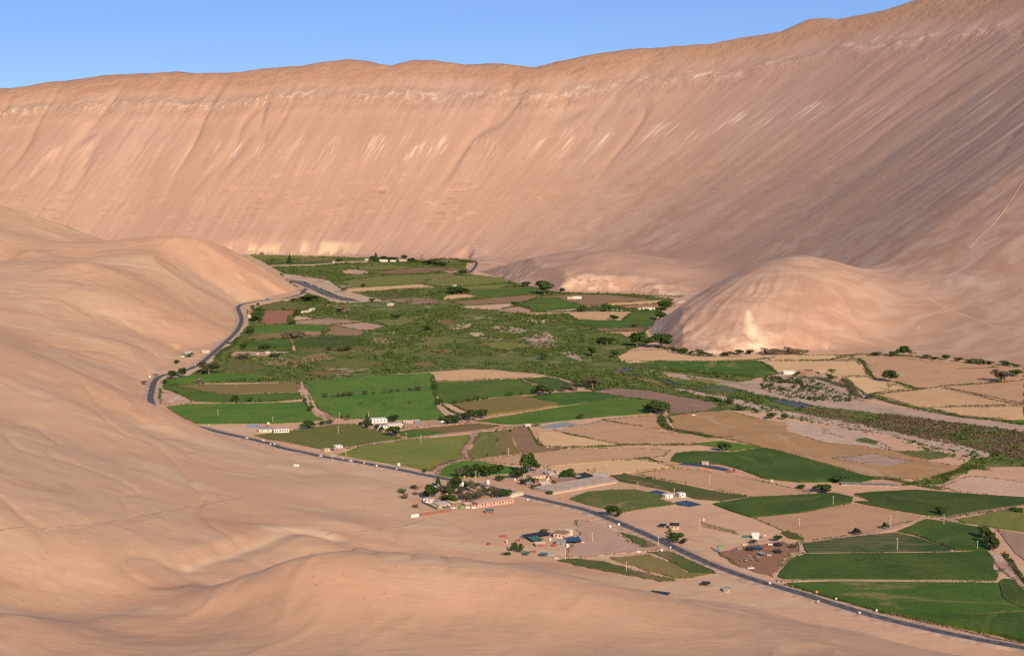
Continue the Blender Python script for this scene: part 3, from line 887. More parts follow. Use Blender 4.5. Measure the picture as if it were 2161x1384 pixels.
field('brown', 'c2', [(200, 542), (500, 514), (800, 482), (950, 485), (880, 520), (760, 546), (560, 556), (300, 562)], 'long reddish brown field in front of the vivid far green field')
field('brown', 'c2', [(930, 500), (1180, 480), (1500, 480), (1850, 516), (1820, 529), (1500, 560), (1400, 575), (1230, 550), (1080, 505)], 'dark brown-green field behind the pale far house')
field('bare', 'c2', [(1450, 560), (1550, 549), (1900, 526), (1960, 531), (1950, 550), (1620, 572)], 'narrow tan strip on the right below the low spur')
field('redbrown', 'c2', [(1620, 575), (1950, 555), (2050, 545), (2060, 580), (1900, 590), (1620, 590)], 'red-brown strip behind the white shed near the dome hill')
field('vivid', 'c2', [(780, 560), (980, 502), (1060, 506), (1210, 550), (1270, 580), (1150, 598), (940, 615), (880, 605), (850, 588)], 'green field with a rounded far edge in front of the pale far house')
field('pink', 'c2', [(275, 578), (700, 553), (750, 572), (560, 605), (320, 592)], 'pale bare field at the edge of the central scrub, left of the dark hedge corner')
field('pink', 'c2', [(560, 608), (770, 579), (880, 610), (850, 622), (640, 620)], 'small grey-pink bare field right of the dark hedge corner')
field('pink', 'c2', [(940, 621), (1240, 593), (1260, 610), (1000, 626)], 'thin pinkish strip below the rounded green field')
field('dgreen', 'c2', [(1310, 600), (1500, 571), (1700, 600), (1690, 613), (1330, 618)], 'dark green strip around the two round trees')
field('bare', 'c2', [(710, 631), (1040, 627), (1400, 620), (1700, 623), (1690, 640), (1620, 690), (1260, 687), (1180, 642), (1080, 634), (900, 645)], 'wide bare tan field with one small round tree on its right half')
field('vivid', 'c2', [(1630, 690), (1720, 626), (1910, 613), (1930, 640), (1900, 682), (1640, 691)], 'bright green field tucked against the left foot of the dome hill')
field('dgreen', 'c2', [(1160, 715), (1260, 691), (1640, 694), (1910, 691), (1880, 720), (1840, 754), (1440, 754), (1300, 732)], 'dark green field left of the dome hill with a grey bush in it')
field('brown', 'c2', [(1380, 757), (1840, 758), (1800, 780), (1430, 786)], 'brown strip field at the left foot of the dome hill')
field('bare', 'c2', [(1430, 790), (1810, 785), (1730, 820), (1660, 832), (1600, 802), (1520, 797)], 'small bare tan field left of the dome hill behind the dark trees')
field('bare', 'c5', [(440, 230), (540, 180), (700, 170), (880, 165), (950, 195), (1150, 225), (1500, 232), (1800, 225), (1780, 245), (1600, 260), (1300, 272), (850, 272), (520, 265), (470, 280)], 'hump-shaped bare tan field at the front foot of the dome hill')
# ---- left side, along the road
field('olive', 'c1', [(300, 662), (520, 612), (700, 641), (830, 656), (740, 690), (480, 700), (350, 695)], 'olive field beside the road bend, behind the red-brown field')
field('redbrown', 'c1', [(350, 702), (620, 699), (640, 710), (570, 770), (575, 825), (420, 830), (310, 820), (330, 770)], 'red-brown tilled field beside the road bend')
field('pink', 'c1', [(610, 785), (660, 752), (810, 775), (800, 786), (640, 797)], 'small pale bare wedge right of the red-brown field')
field('mauve', 'c1', [(640, 800), (960, 776), (1280, 800), (1200, 812), (980, 835), (640, 840)], 'mauve striped fallow field right of the red-brown field')
field('pink', 'c1', [(1020, 843), (1300, 813), (1520, 850), (1320, 890)], 'pale bare triangular field in the left scrub')
field('brown', 'c1', [(960, 851), (1010, 846), (1310, 895), (1280, 940), (1130, 945), (930, 930), (980, 870)], 'dark brown field below the pale triangular one')
field('vivid', 'c1', [(240, 862), (540, 832), (830, 841), (980, 866), (900, 890), (560, 905), (250, 925)], 'green strip field in front of the red-brown field')
field('ochre', 'c1', [(200, 950), (470, 907), (520, 920), (510, 965), (300, 975), (190, 965)], 'small rippled tan field by the road below the two round trees')
field('dgreen', 'c1', [(120, 1020), (400, 982), (600, 972), (610, 1035), (560, 1055), (300, 1055), (110, 1045)], 'dark green field left of the short dirt lane near the road')
field('dgreen', 'c1', [(640, 992), (780, 957), (1180, 952), (1290, 975), (1250, 1020), (1000, 1045), (650, 1055)], 'dark green field right of the short dirt lane')
field('ochre', 'c1', [(690, 1072), (1000, 1057), (1300, 1036), (1350, 1060), (1000, 1082), (700, 1090)], 'thin tan strip below the dark green field right of the lane')
field('olive', 'c1', [(1360, 801), (1560, 771), (1700, 756), (1790, 810), (1680, 835), (1520, 840)], 'olive field with one round tree, in the middle of the scrub')
field('mown', 'c1', [(1720, 1025), (2000, 985), (2161, 970), (2161, 1010), (1850, 1042)], 'yellow-olive field in the scrub, left of the gravel patches')
field('olive', 'c2', [(0, 832), (400, 850), (430, 865), (120, 905), (0, 920)], 'flat olive field among scrub near the centre of the valley')
field('ochre', 'c1', [(1860, 1066), (2050, 1071), (2161, 1081), (2100, 1120), (2020, 1092)], 'small yellowish clearing in the central scrub, upper one')
field('ochre', 'c1', [(1760, 1211), (1850, 1181), (1960, 1191), (1950, 1220), (1860, 1235)], 'small yellowish clearing in the central scrub, lower one')
field('olive', 'c1', [(0, 1161), (130, 1171), (330, 1240), (270, 1280), (0, 1285)], 'olive field right of the large roadside tree')
field('vivid', 'c3', [(270, 432), (560, 377), (740, 362), (1060, 377), (1180, 396), (1080, 420), (800, 440), (420, 464), (300, 462)], 'long dark-edged green field directly below the large roadside tree')
field('ochre', 'c3', [(330, 474), (620, 463), (900, 465), (1440, 449), (1460, 500), (1450, 525), (1000, 540), (850, 545), (620, 530), (430, 490)], 'brownish ochre stubble field above the curved green field')
field('vivid', 'c3', [(265, 480), (420, 491), (620, 531), (840, 551), (1050, 549), (1470, 531), (1480, 590), (1230, 615), (920, 620), (770, 620), (560, 615), (480, 590), (380, 530), (290, 505)], 'curved green field with faint furrow lines beside the road nose')
field('vivid', 'c3', [(300, 660), (500, 636), (850, 633), (1200, 629), (1510, 619), (1550, 680), (1610, 745), (1680, 775), (1300, 805), (560, 810), (430, 745), (350, 700)], 'large green field behind the sand slope with one pole in it')
field('vivid', 'P', [(643, 806), (760, 795), (910, 787), (913, 815), (918, 845), (925, 865), (945, 884), (880, 889), (800, 884), (740, 884), (705, 881), (672, 862), (656, 835)], 'largest bright green field, crossed by a row of small trees')
field('bare', 'c4', [(640, 195), (900, 172), (1150, 168), (1280, 180), (1350, 205), (1600, 222), (1420, 246), (1000, 257), (650, 267)], 'pale bare field at the back edge of the bright green fields')
field('olive', 'c4', [(658, 270), (1000, 260), (1410, 249), (1415, 256), (1000, 276), (668, 291)], 'thin olive strip along the front of the pale bare field')
field('vivid', 'c4', [(670, 293), (1000, 278), (1405, 259), (1440, 285), (1530, 320), (1560, 335), (1540, 360), (1520, 385), (1300, 400), (1000, 430), (800, 468), (700, 450), (668, 380)], 'bright green field right of the central lane, behind the maize')
field('dgreen', 'c4', [(1445, 250), (1630, 232), (1740, 250), (1860, 300), (1850, 340), (1700, 350), (1560, 292)], 'dark green wedge field right of the curving dirt lane')
field('corn', 'c4', [(810, 480), (1340, 407), (1440, 415), (1740, 475), (1700, 492), (1100, 578), (920, 530)], 'golden brown maize field between two green fields')
field('dgreen', 'P', [(1099, 839), (1169, 830), (1241, 827), (1325, 840), (1281, 843), (1200, 855), (1179, 857), (1135, 843)], 'darkest green field right of the maize field')
field('vivid', 'P', [(1003, 889), (1090, 875), (1179, 860), (1200, 857), (1281, 845), (1327, 842), (1404, 848), (1406, 862), (1367, 873), (1281, 879), (1200, 887), (1145, 893), (1073, 896)], 'long bright green field in front of the maize, large tree at right end')
field('ochre', 'c4', [(490, 690), (1000, 640), (1240, 658), (1000, 700), (780, 720), (600, 704), (500, 715)], 'brownish strip right of the white farmhouse')
field('vivid', 'c4', [(340, 715), (470, 691), (600, 706), (780, 724), (440, 765), (350, 745)], 'small vivid green patch in front of the white farmhouse')
field('mown', 'P', [(535, 919), (640, 905), (713, 896), (745, 895), (775, 905), (849, 924), (810, 933), (725, 944), (678, 948), (600, 932), (569, 928)], 'striped yellow-green pasture left of the white farmhouse trees')
field('mown', 'P', [(711, 960), (762, 943), (856, 929), (993, 917), (990, 928), (977, 946), (971, 954), (978, 966), (928, 980), (909, 995), (860, 985), (775, 971)], 'large yellow-green pasture along the road left of the winding lane')
field('olive', 'c4', [(1040, 715), (1180, 710), (1200, 820), (1230, 880), (1290, 913), (1000, 955), (955, 920), (965, 880), (1010, 800)], 'olive field right of the winding lane')
field('ochre', 'c4', [(1183, 702), (1308, 700), (1350, 820), (1398, 903), (1300, 913), (1233, 880), (1205, 820)], 'narrow dull olive-brown field, middle of three curved strips')
field('brown', 'c4', [(1316, 696), (1470, 666), (1500, 730), (1560, 830), (1650, 852), (1830, 852), (1700, 875), (1430, 903), (1385, 860)], 'brown curved field, rightmost of three curved strips')
field('bare', 'P', [(1008, 972), (1104, 959), (1205, 948), (1280, 947), (1415, 949), (1399, 964), (1348, 968), (1200, 980), (1140, 985), (1060, 979)], 'long bare tan field behind the tall roadside tree')
field('bare', 'P', [(1140, 988), (1200, 982), (1348, 970), (1380, 975), (1408, 982), (1422, 986), (1343, 995), (1280, 1003), (1240, 1002), (1180, 995)], 'bare tan field with two leafless trees at its front')
field('bare', 'P', [(1272, 886), (1341, 880), (1394, 877), (1398, 886), (1390, 893), (1404, 904), (1395, 905)], 'bare field, back one of three split by dark ditches')
field('bare', 'P', [(1170, 909), (1200, 901), (1225, 899), (1270, 888), (1394, 907), (1375, 913), (1462, 916), (1517, 929), (1440, 937), (1380, 941), (1317, 938)], 'bare field, middle one of three split by dark ditches')
field('bare', 'P', [(1135, 912), (1166, 911), (1311, 939), (1280, 942), (1215, 945), (1150, 943), (1135, 930)], 'bare field, front one of three split by dark ditches')
field('mauve', 'c5', [(210, 550), (420, 515), (750, 540), (1000, 590), (1280, 640), (1350, 680), (1280, 710), (1100, 740), (912, 745), (900, 642), (560, 602)], 'mauve-brown fallow field beside the river scrub, right of the large round tree')
field('dry', 'P', [(1410, 878), (1500, 868), (1542, 869), (1593, 883), (1663, 892), (1720, 905), (1800, 930), (1880, 950), (1935, 965), (1960, 975), (2030, 985), (2040, 1000), (1990, 1010), (1850, 1012), (1800, 995), (1700, 967), (1628, 945), (1603, 943), (1547, 929), (1466, 916), (1431, 906), (1420, 897)], 'wide dry orange grass field beside the river')
ground('gravel_patch', 'gravel', 'c6', [(0, 815), (300, 870), (560, 885), (700, 910), (780, 950), (940, 1060), (930, 1085), (640, 1040), (400, 1020), (200, 970), (0, 900)], 0.1, 3.5)
ground('gravel_patch', 'gravel', 'c6', [(410, 1160), (790, 1110), (1000, 1160), (1160, 1180), (900, 1230), (650, 1190)], 0.1, 3.5)
ground('weedy_patch', 'weedy', 'c6', [(620, 985), (720, 965), (860, 1000), (800, 1030), (680, 1010)], 0.15, 3.5)
ground('weedy_patch', 'weedy', 'c6', [(1000, 1090), (1300, 1085), (1540, 1130), (1300, 1165), (1120, 1130)], 0.15, 3.5)
field('vivid', 'c5', [(1140, 1020), (1380, 996), (1740, 1056), (1500, 1090), (1380, 1060), (1200, 1032)], 'small bright green wedge with one round tree, left of the dry orange field')
field('dgreen', 'P', [(1415, 973), (1428, 957), (1466, 953), (1547, 955), (1600, 947), (1617, 946), (1700, 968), (1790, 995), (1820, 1003), (1850, 1010), (1815, 1018), (1690, 1018), (1612, 1010), (1560, 990), (1520, 980), (1440, 977)], 'large dark green field in front of the dry orange grass')
field('bare', 'c8', [(480, 182), (840, 132), (1200, 172), (1560, 232), (1750, 272), (2122, 360), (2190, 380), (2060, 388), (1600, 415), (1400, 370), (1000, 282), (600, 217)], 'long bare tan field with one pole, behind the two ponds')
field('weedy', 'c8', [(225, 200), (350, 190), (600, 230), (900, 285), (1200, 350), (1560, 410), (1300, 450), (1050, 430), (960, 400), (800, 350), (500, 290), (330, 260)], 'olive-green weedy strip between the ponds and the long bare field', 0.3)
field('weedy', 'c8', [(0, 360), (200, 345), (450, 340), (600, 370), (750, 400), (700, 430), (850, 480), (550, 520), (330, 560), (200, 530), (0, 490), (-170, 430)], 'patchy weedy green field along the road, left of the ponds', 0.4)
field('dgreen', 'P', [(1505, 1064), (1590, 1050), (1700, 1045), (1760, 1041), (1800, 1050), (1795, 1062), (1700, 1080), (1585, 1092), (1540, 1078)], 'dark green field behind the bare field with two small round trees')
field('bare', 'P', [(1590, 1093), (1700, 1082), (1803, 1064), (1821, 1065), (1873, 1076), (1944, 1090), (1926, 1100), (1873, 1113), (1821, 1127), (1719, 1140), (1690, 1139), (1640, 1115)], 'bare tan field with two small round trees casting shadows')
field('dgreen', 'd1', [(560, 217), (700, 202), (1000, 187), (1200, 202), (1785, 242), (2050, 262), (2050, 300), (1785, 290), (1560, 325), (1220, 376), (1090, 370), (800, 320), (640, 290), (560, 272), (690, 268)], 'wide dark green field at the right edge behind the crossing of lanes')
field('pink', 'd1', [(1190, 160), (1390, 87), (1480, 92), (1785, 132), (2050, 160), (2050, 250), (1785, 236), (1300, 197)], 'pinkish bare ground at the right edge below the river scrub')
field('olive', 'd1', [(1300, 402), (1500, 362), (1680, 322), (1785, 312), (2050, 330), (2050, 520), (1785, 490), (1600, 465), (1480, 440), (1350, 425)], 'olive pasture at the right edge')
field('mauve', 'd1', [(1590, 472), (1640, 482), (1785, 502), (2050, 540), (2050, 850), (1785, 690), (1720, 640), (1650, 550)], 'mauve-brown ploughed field at the right edge beyond the ditch')
field('rowgreen', 'd1', [(190, 577), (430, 542), (650, 517), (850, 497), (1000, 527), (1130, 571), (1260, 616), (1240, 632), (850, 636), (220, 640), (195, 610)], 'green field of planted rows with a pole, tapering to the right')
field('dgreen', 'd1', [(870, 488), (1080, 399), (1300, 430), (1470, 460), (1480, 560), (1510, 610), (1520, 628), (1290, 622), (1130, 560), (1000, 513)], 'dark green field wrapping the right end of the planted rows')
field('dgreen', 'd1', [(20, 780), (110, 682), (210, 651), (850, 646), (1290, 641), (1520, 632), (1570, 690), (1560, 760), (1600, 800), (1580, 838), (1100, 837), (400, 832), (60, 831), (10, 815)], 'broad dark green field with rounded left end beside the road')
field('patchy', 'd1', [(70, 862), (400, 852), (1000, 857), (1560, 860), (1600, 862), (1620, 960), (1700, 1020), (1785, 1050), (1785, 1082), (1400, 1100), (950, 1090), (820, 1080), (650, 1035), (430, 975), (200, 905)], 'patchy green field with tan spots along the near road')
field('dgreen', 'd1', [(1605, 862), (1640, 832), (1710, 842), (1785, 922), (1900, 1020), (1785, 1045), (1705, 1020), (1628, 960)], 'small dark green block at the right edge beside the ditch')
field('corn', 'd1', [(880, 1096), (1400, 1106), (1785, 1086), (2000, 1075), (2000, 1340), (1785, 1290), (1600, 1240), (1300, 1180), (1050, 1130)], 'tall dark maize field in the bottom right corner along the road')
_f = [o for o in C.objects if o.get('label', '').startswith('tall dark maize')][0]
_f.data.materials[0] = FM['dgreen']
# ---- right bank
field('bare', 'c6', [(620, 222), (900, 227), (1300, 267), (1900, 307), (2161, 332), (2161, 420), (1980, 455), (1500, 488), (1230, 513), (1150, 500), (1000, 460), (830, 430), (775, 400), (745, 310), (665, 245), (570, 245)], 'largest bare tan field on the right bank, under the hill foot')
field('bare', 'P', [(1620, 755), (1660, 751), (1757, 750), (1780, 751), (1748, 760), (1660, 761), (1625, 760)], 'thin bare strip at the right foot of the dome hill')
field('bare', 'P', [(1612, 764), (1660, 763), (1808, 763), (1822, 779), (1834, 793), (1790, 794), (1771, 796), (1730, 786), (1660, 781), (1640, 783)], 'bare tan field behind the long white shed on the right bank')
field('bare', 'c6', [(500, 420), (740, 417), (810, 445), (900, 470), (1120, 518), (900, 543), (820, 558), (720, 578), (640, 510)], 'bare field on the right bank with a leafless tree')
field('bare', 'c6', [(820, 577), (1000, 553), (1420, 514), (1600, 560), (1900, 630), (2110, 668), (1700, 673), (1250, 683), (1100, 660), (900, 600)], 'pale bare field on the right bank in front of the oak-like tree')
field('bare', 'c6', [(1440, 506), (1700, 482), (2161, 452), (2161, 655), (1900, 600), (1600, 542)], 'bare field at the right edge below the wide grey-green tree')
field('bare', 'c6', [(1300, 695), (1700, 687), (2161, 687), (2161, 795), (1900, 795), (1600, 775), (1450, 735)], 'frontmost bare strip of the right bank at the right edge')
field('vivid', 'c6', [(1990, 817), (2161, 802), (2300, 802), (2300, 850), (2050, 838)], 'small green corner field at the right edge by the river hedge')
field('patchy', 'c5', [(600, 302), (820, 275), (1300, 283), (1700, 265), (1760, 282), (1890, 380), (1700, 422), (1450, 400), (1100, 352), (800, 342)], 'green field on the right bank in front of the hump-shaped bare field')
# ---- tracks and yards
ground('dirt_track', 'path', 'c1', [(400, 270), (820, 262), (1080, 236), (1330, 232), (1330, 241), (1080, 249), (820, 276), (420, 284)], 0.09)
ground('dirt_track', 'path', 'c1', [(605, 975), (625, 975), (640, 1050), (652, 1100), (630, 1105), (615, 1040)], 0.09)
ground('dirt_track', 'path', 'c3', [(1455, 445), (1500, 440), (1520, 520), (1550, 590), (1560, 640), (1600, 690), (1700, 740), (1790, 775), (1740, 778), (1640, 735), (1560, 680), (1520, 640), (1500, 560)], 0.09)
ground('dirt_track', 'path', 'c4', [(-260, 862), (0, 826), (400, 771), (1000, 701), (1450, 656), (1450, 668), (1020, 715), (420, 785), (0, 842), (-250, 876)], 0.09)
ground('dirt_track', 'path', 'c4', [(985, 720), (1030, 715), (1010, 780), (940, 860), (960, 940), (990, 965), (930, 950), (885, 900), (900, 860), (960, 790)], 0.09)
ground('dirt_track', 'path', 'c4', [(640, 270), (655, 268), (668, 380), (700, 450), (740, 490), (780, 540), (860, 570), (920, 610), (890, 620), (800, 565), (740, 530), (690, 465), (655, 390)], 0.09)
ground('dirt_track', 'path', 'c4', [(1400, 258), (1430, 250), (1560, 310), (1650, 345), (1760, 375), (1690, 382), (1610, 345), (1500, 300)], 0.09)
ground('dirt_track', 'path', 'c4', [(380, 640), (700, 625), (900, 615), (960, 620), (930, 640), (700, 645), (380, 690)], 0.09)
ground('dirt_track', 'path', 'c4', [(660, 1080), (720, 1020), (860, 965), (915, 945), (930, 955), (860, 985), (740, 1030), (690, 1085)], 0.09)
ground('dirt_track', 'path', 'd1', [(190, 575), (170, 555), (270, 548), (620, 505), (800, 455), (980, 410), (1040, 378), (1100, 380), (1060, 405), (860, 470), (640, 520), (430, 545)], 0.09)
ground('dirt_track', 'path', 'd1', [(560, 225), (600, 225), (770, 262), (740, 272), (640, 250)], 0.09)
ground('dirt_track', 'path', 'd1', [(1090, 378), (1220, 380), (1570, 322), (1785, 296), (2050, 310), (2050, 316), (1785, 306), (1570, 335), (1280, 385), (1340, 428), (1290, 428), (1180, 395)], 0.09)
ground('dirt_track', 'path', 'd1', [(200, 642), (850, 636), (1260, 624), (1290, 630), (1280, 638), (850, 645), (210, 649)], 0.09)
ground('dirt_track', 'path', 'd1', [(-10, 832), (60, 834), (400, 834), (1100, 838), (1560, 842), (1555, 852), (1000, 853), (400, 848), (0, 850)], 0.09)
ground('dirt_track', 'path', 'd1', [(-5, 790), (100, 668), (160, 645), (150, 560), (180, 560), (200, 640), (110, 676), (15, 790)], 0.09)
ground('ditch_bank', 'rubble', 'd1', [(1500, 625), (1560, 625), (1620, 660), (1700, 760), (1785, 880), (1785, 920), (1720, 840), (1640, 780), (1570, 700)])
ground('rubble_patch', 'rubble', 'c3', [(240, 500), (280, 505), (380, 540), (500, 600), (520, 625), (330, 645), (240, 630)], 0.0, 3.5)
ground('rubble_patch', 'rubble', 'c1', [(10, 1130), (90, 1085), (350, 1095), (580, 1090), (600, 1110), (250, 1135), (60, 1140)], 0.0, 3.5)
ground('rubble_patch', 'rubble', 'c1', [(720, 905), (880, 900), (900, 925), (800, 945), (730, 930)], 0.0, 3.5)
ground('gravel_apron', 'apron', 'c8', [(-120, 640), (60, 660), (250, 740), (350, 800), (500, 900), (700, 905), (650, 930), (400, 950), (200, 970), (0, 1000), (-200, 990), (-150, 900), (-80, 780)], 0.0, 3.5)
ground('corral_ground', 'corral', 'c8', [(1280, 960), (1450, 900), (1900, 850), (1980, 880), (2040, 860), (2060, 930), (1900, 1010), (1810, 1190), (1600, 1130), (1400, 1050)], 0.0, 3.5)
ground('weedy_patch', 'ochre', 'c8', [(220, 1000), (600, 970), (850, 1060), (980, 1150), (1200, 1160), (1000, 1200), (850, 1200), (500, 1100)], 0.0, 3.5)
ground('weedy_patch', 'weedy', 'd2', [(760, 445), (950, 430), (1150, 450), (1350, 500), (1500, 545), (1800, 610), (1835, 630), (1690, 636), (1350, 566), (1060, 516)], 0.15, 3.5)
ground('weedy_patch', 'weedy', 'c8', [(590, 950), (780, 945), (1000, 1010), (1230, 1130), (1250, 1155), (1000, 1155), (860, 1060), (700, 980)], 0.15, 3.5)
ground('weedy_patch', 'weedy', 'c8', [(320, 755), (450, 790), (600, 850), (660, 885), (560, 900), (440, 850)], 0.15, 3.5)
ground('weedy_patch', 'weedy', 'c8', [(1880, 760), (1960, 740), (2060, 790), (2110, 830), (2000, 820)], 0.1, 3.5)
field('vivid', 'c7', [(420, 265), (470, 190), (560, 140), (700, 112), (860, 120), (1000, 150), (1240, 190), (1200, 240), (1000, 255), (700, 285), (520, 285)], 'half-round vivid green field behind the roadside grove', 0.3)

# ================================================================== ROAD
def simple_mat(name, col, rough=0.8, vary=0.15, scale=0.5, spec=0.2, metal=0.0):
    m = NT(name)
    n = m.noise(m.pos(), scale, 4, 0.65)
    m.b.inputs['Roughness'].default_value = rough; m.b.inputs['Specular IOR Level'].default_value = spec
    m.b.inputs['Metallic'].default_value = metal
    return m.color(m.mix(m.ss(n, 0.3, 0.7), tuple(c * (1 - vary) for c in col), tuple(min(1, c * (1 + vary)) for c in col)))


ASPHALT = simple_mat('asphalt', (0.062, 0.056, 0.056), 0.85, 0.25, 0.15)
GRAVEL_SH = simple_mat('road_shoulder_gravel', (0.360, 0.228, 0.150), 0.95, 0.25, 0.12)
PAINT = simple_mat('road_paint', (0.34, 0.32, 0.30), 0.7, 0.3, 0.3)


def smooth_line(P, step):
    P = np.array(P, float)
    Q = np.vstack([2 * P[0] - P[1], P, 2 * P[-1] - P[-2]]); out = []
    for i in range(1, len(Q) - 2):
        for t in np.linspace(0, 1, 10, endpoint=False):
            a, b, c, d = Q[i - 1], Q[i], Q[i + 1], Q[i + 2]
            out.append(0.5 * (2 * b + (c - a) * t + (2 * a - 5 * b + 4 * c - d) * t * t + (3 * b - a - 3 * c + d) * t ** 3))
    out.append(P[-1]); out = np.array(out)
    for _ in range(6): out[1:-1] = (out[:-2] + 2 * out[1:-1] + out[2:]) / 4
    L = np.concatenate([[0], np.cumsum(np.hypot(*np.diff(out, axis=0).T))])
    s = np.arange(0, L[-1], step)
    return np.c_[np.interp(s, L, out[:, 0]), np.interp(s, L, out[:, 1])]


def ribbon(line, prof):
    """prof: list of (offset, z) across; returns verts, quads"""
    t = np.gradient(line, axis=0); t /= np.linalg.norm(t, axis=1)[:, None]; n = np.c_[-t[:, 1], t[:, 0]]
    V = []
    for o, z in prof: V.append(np.c_[line + n * (o if np.isscalar(o) else o[:, None]), np.full(len(line), z) if np.isscalar(z) else z])
    m, k = len(line), len(prof); V = np.concatenate(V)
    F = [(b * m + a, b * m + a + 1, (b + 1) * m + a + 1, (b + 1) * m + a) for b in range(k - 1) for a in range(m - 1)]
    return V, np.array(F)


ROAD_PX = [(646, 609), (641, 616), (633, 622), (602, 630.5), (564, 634), (531, 639), (510, 643.5), (502, 650), (506, 661), (510, 674), (506, 689), (494, 706), (469, 729), (436, 758), (417, 772), (388, 784), (359, 790), (336, 796), (325, 808), (320, 827), (318, 845),
           (328, 868), (352, 882), (392, 894), (439, 907), (472, 915), (521, 926), (569, 937), (593, 946), (641, 956), (689, 966), (749, 975.5), (793, 983), (832, 990), (880, 1000), (931, 1010), (1003, 1023), (1064, 1037), (1105, 1047), (1166, 1061), (1227, 1075), (1262, 1087), (1305, 1104), (1370, 1132), (1435, 1162), (1500, 1192), (1565, 1216), (1635, 1238),
           (1700, 1257), (1727, 1266), (1815, 1293), (1903, 1316), (2019, 1342), (2161, 1369), (2330, 1400), (2520, 1440)]
road_line = smooth_line([tuple(map(float, gnd(*p))) for p in ROAD_PX], 6.0)


def build_road(name, line, w, sh, label_mark=True):
    k_ = np.arange(len(line)) * 0.35
    ja, jb = 2.6 * vnoise(k_, k_ * 0, 5) + vnoise(k_ * 4, k_ * 0, 6), 2.6 * vnoise(k_, k_ * 0, 8) + vnoise(k_ * 4, k_ * 0, 9)
    V, F = ribbon(line, [(-w / 2 - sh - 2.0 - ja * 1.5, -0.1), (-w / 2 - sh - ja * 0.5, 0.70), (-w / 2 + 0.5 - 0.45 * ja / 3, 0.815)])
    V2, F2 = ribbon(line, [(w / 2 - 0.5 + 0.45 * jb / 3, 0.815), (w / 2 + sh + jb * 0.5, 0.70), (w / 2 + sh + 2.0 + jb * 1.5, -0.1)])
    rd, fr = ribbon(line, [(-w / 2, 0.78), (0, 0.86), (w / 2, 0.78)])
    o = tag(mesh_obj(name, np_mesh(name, rd, fr), ASPHALT), kind='structure')
    mesh_obj('gravel_shoulder', np_mesh('gravel_shoulder', V, F), GRAVEL_SH, o); mesh_obj('gravel_shoulder', np_mesh('gravel_shoulder', V2, F2), GRAVEL_SH, o)
    if label_mark:
        for off in (-w / 2 + 1.1, w / 2 - 1.1):
            e, fe = ribbon(line, [(off - 0.13, 0.825), (off + 0.13, 0.825)])
            mesh_obj('edge_line', np_mesh('edge_line', e, fe), PAINT, o)
        e, fe = ribbon(line, [(-0.12, 0.872), (0.12, 0.872)])
        keep = np.arange(len(fe)) % 2 == 0
        mesh_obj('centre_line', np_mesh('centre_line', e, fe[keep]), PAINT, o)
    return o


build_road('road', road_line, 9.0, 1.8)
far_line = smooth_line([tuple(map(float, gnd(*p))) for p in [(880, 549), (940, 547.5), (985, 548), (1004, 552), (1004, 562), (992, 576)]], 10)
build_road('road', far_line, 9.0, 2.0, False)


TRACK = simple_mat('pale_track_dust', (0.40, 0.25, 0.165), 0.95, 0.12, 0.05)


FOOT = simple_mat('trodden_sand', (0.335, 0.200, 0.125), 0.95, 0.2, 0.08)
# -------- dirt tracks climbing the hill on the right, draped on the slope
def hit(px, py, y0=1500, y1=6500, n=700):
    Y = np.linspace(y0, y1, n); dx, dy, dz = ray(px, py)
    k = Y / dy
    z = CH + dz * k; h = terrain_height(dx * k, Y)[0]
    below = np.nonzero(np.maximum(h, 0) > z)[0]
    i = below[0] if len(below) else n - 1
    return float(dx * k[i]), float(Y[i])


for pts, w in (([(1904, 606), (1940, 622), (1990, 648), (2040, 668), (2100, 690), (2161, 712), (2260, 745)], 2.6), ([(2165, 375), (2130, 430), (2100, 470), (2065, 505), (2040, 535)], 2.4)):
    ln = smooth_line([hit(*p) for p in pts], 8.0)
    t = np.gradient(ln, axis=0); t /= np.linalg.norm(t, axis=1)[:, None]; nn = np.c_[-t[:, 1], t[:, 0]]
    rows = []
    for o_ in (-w / 2, 0, w / 2):
        q = ln + nn * o_
        rows.append((o_, np.maximum(terrain_height(q[:, 0], q[:, 1])[0], 0)))
    zc = rows[1][1] + 0.35
    V, F = ribbon(ln, [(-w / 2 - 1, np.minimum(rows[0][1], zc) - 2.0), (-w / 2, zc), (w / 2, zc), (w / 2 + 1, np.minimum(rows[2][1], zc) - 2.0)])
    tag(mesh_obj('hillside_track', np_mesh('hillside_track', V, F), TRACK), kind='structure')

for pts, w in (([(0, 1120), (150, 1112), (300, 1090), (420, 1072), (520, 1050)], 1.4), ([(690, 1128), (760, 1122), (860, 1108), (900, 1096)], 1.8)):
    ln = smooth_line([hit(p[0], p[1], 500, 1900, 900) for p in pts], 2.5)
    za = np.maximum(terrain_height(ln[:, 0], ln[:, 1])[0], 0) + 0.22
    V, F = ribbon(ln, [(-w / 2 - 0.5, za - 0.9), (-w / 2, za), (w / 2, za), (w / 2 + 0.5, za - 0.9)])
    tag(mesh_obj('footpath', np_mesh('footpath', V, F), FOOT), kind='structure')


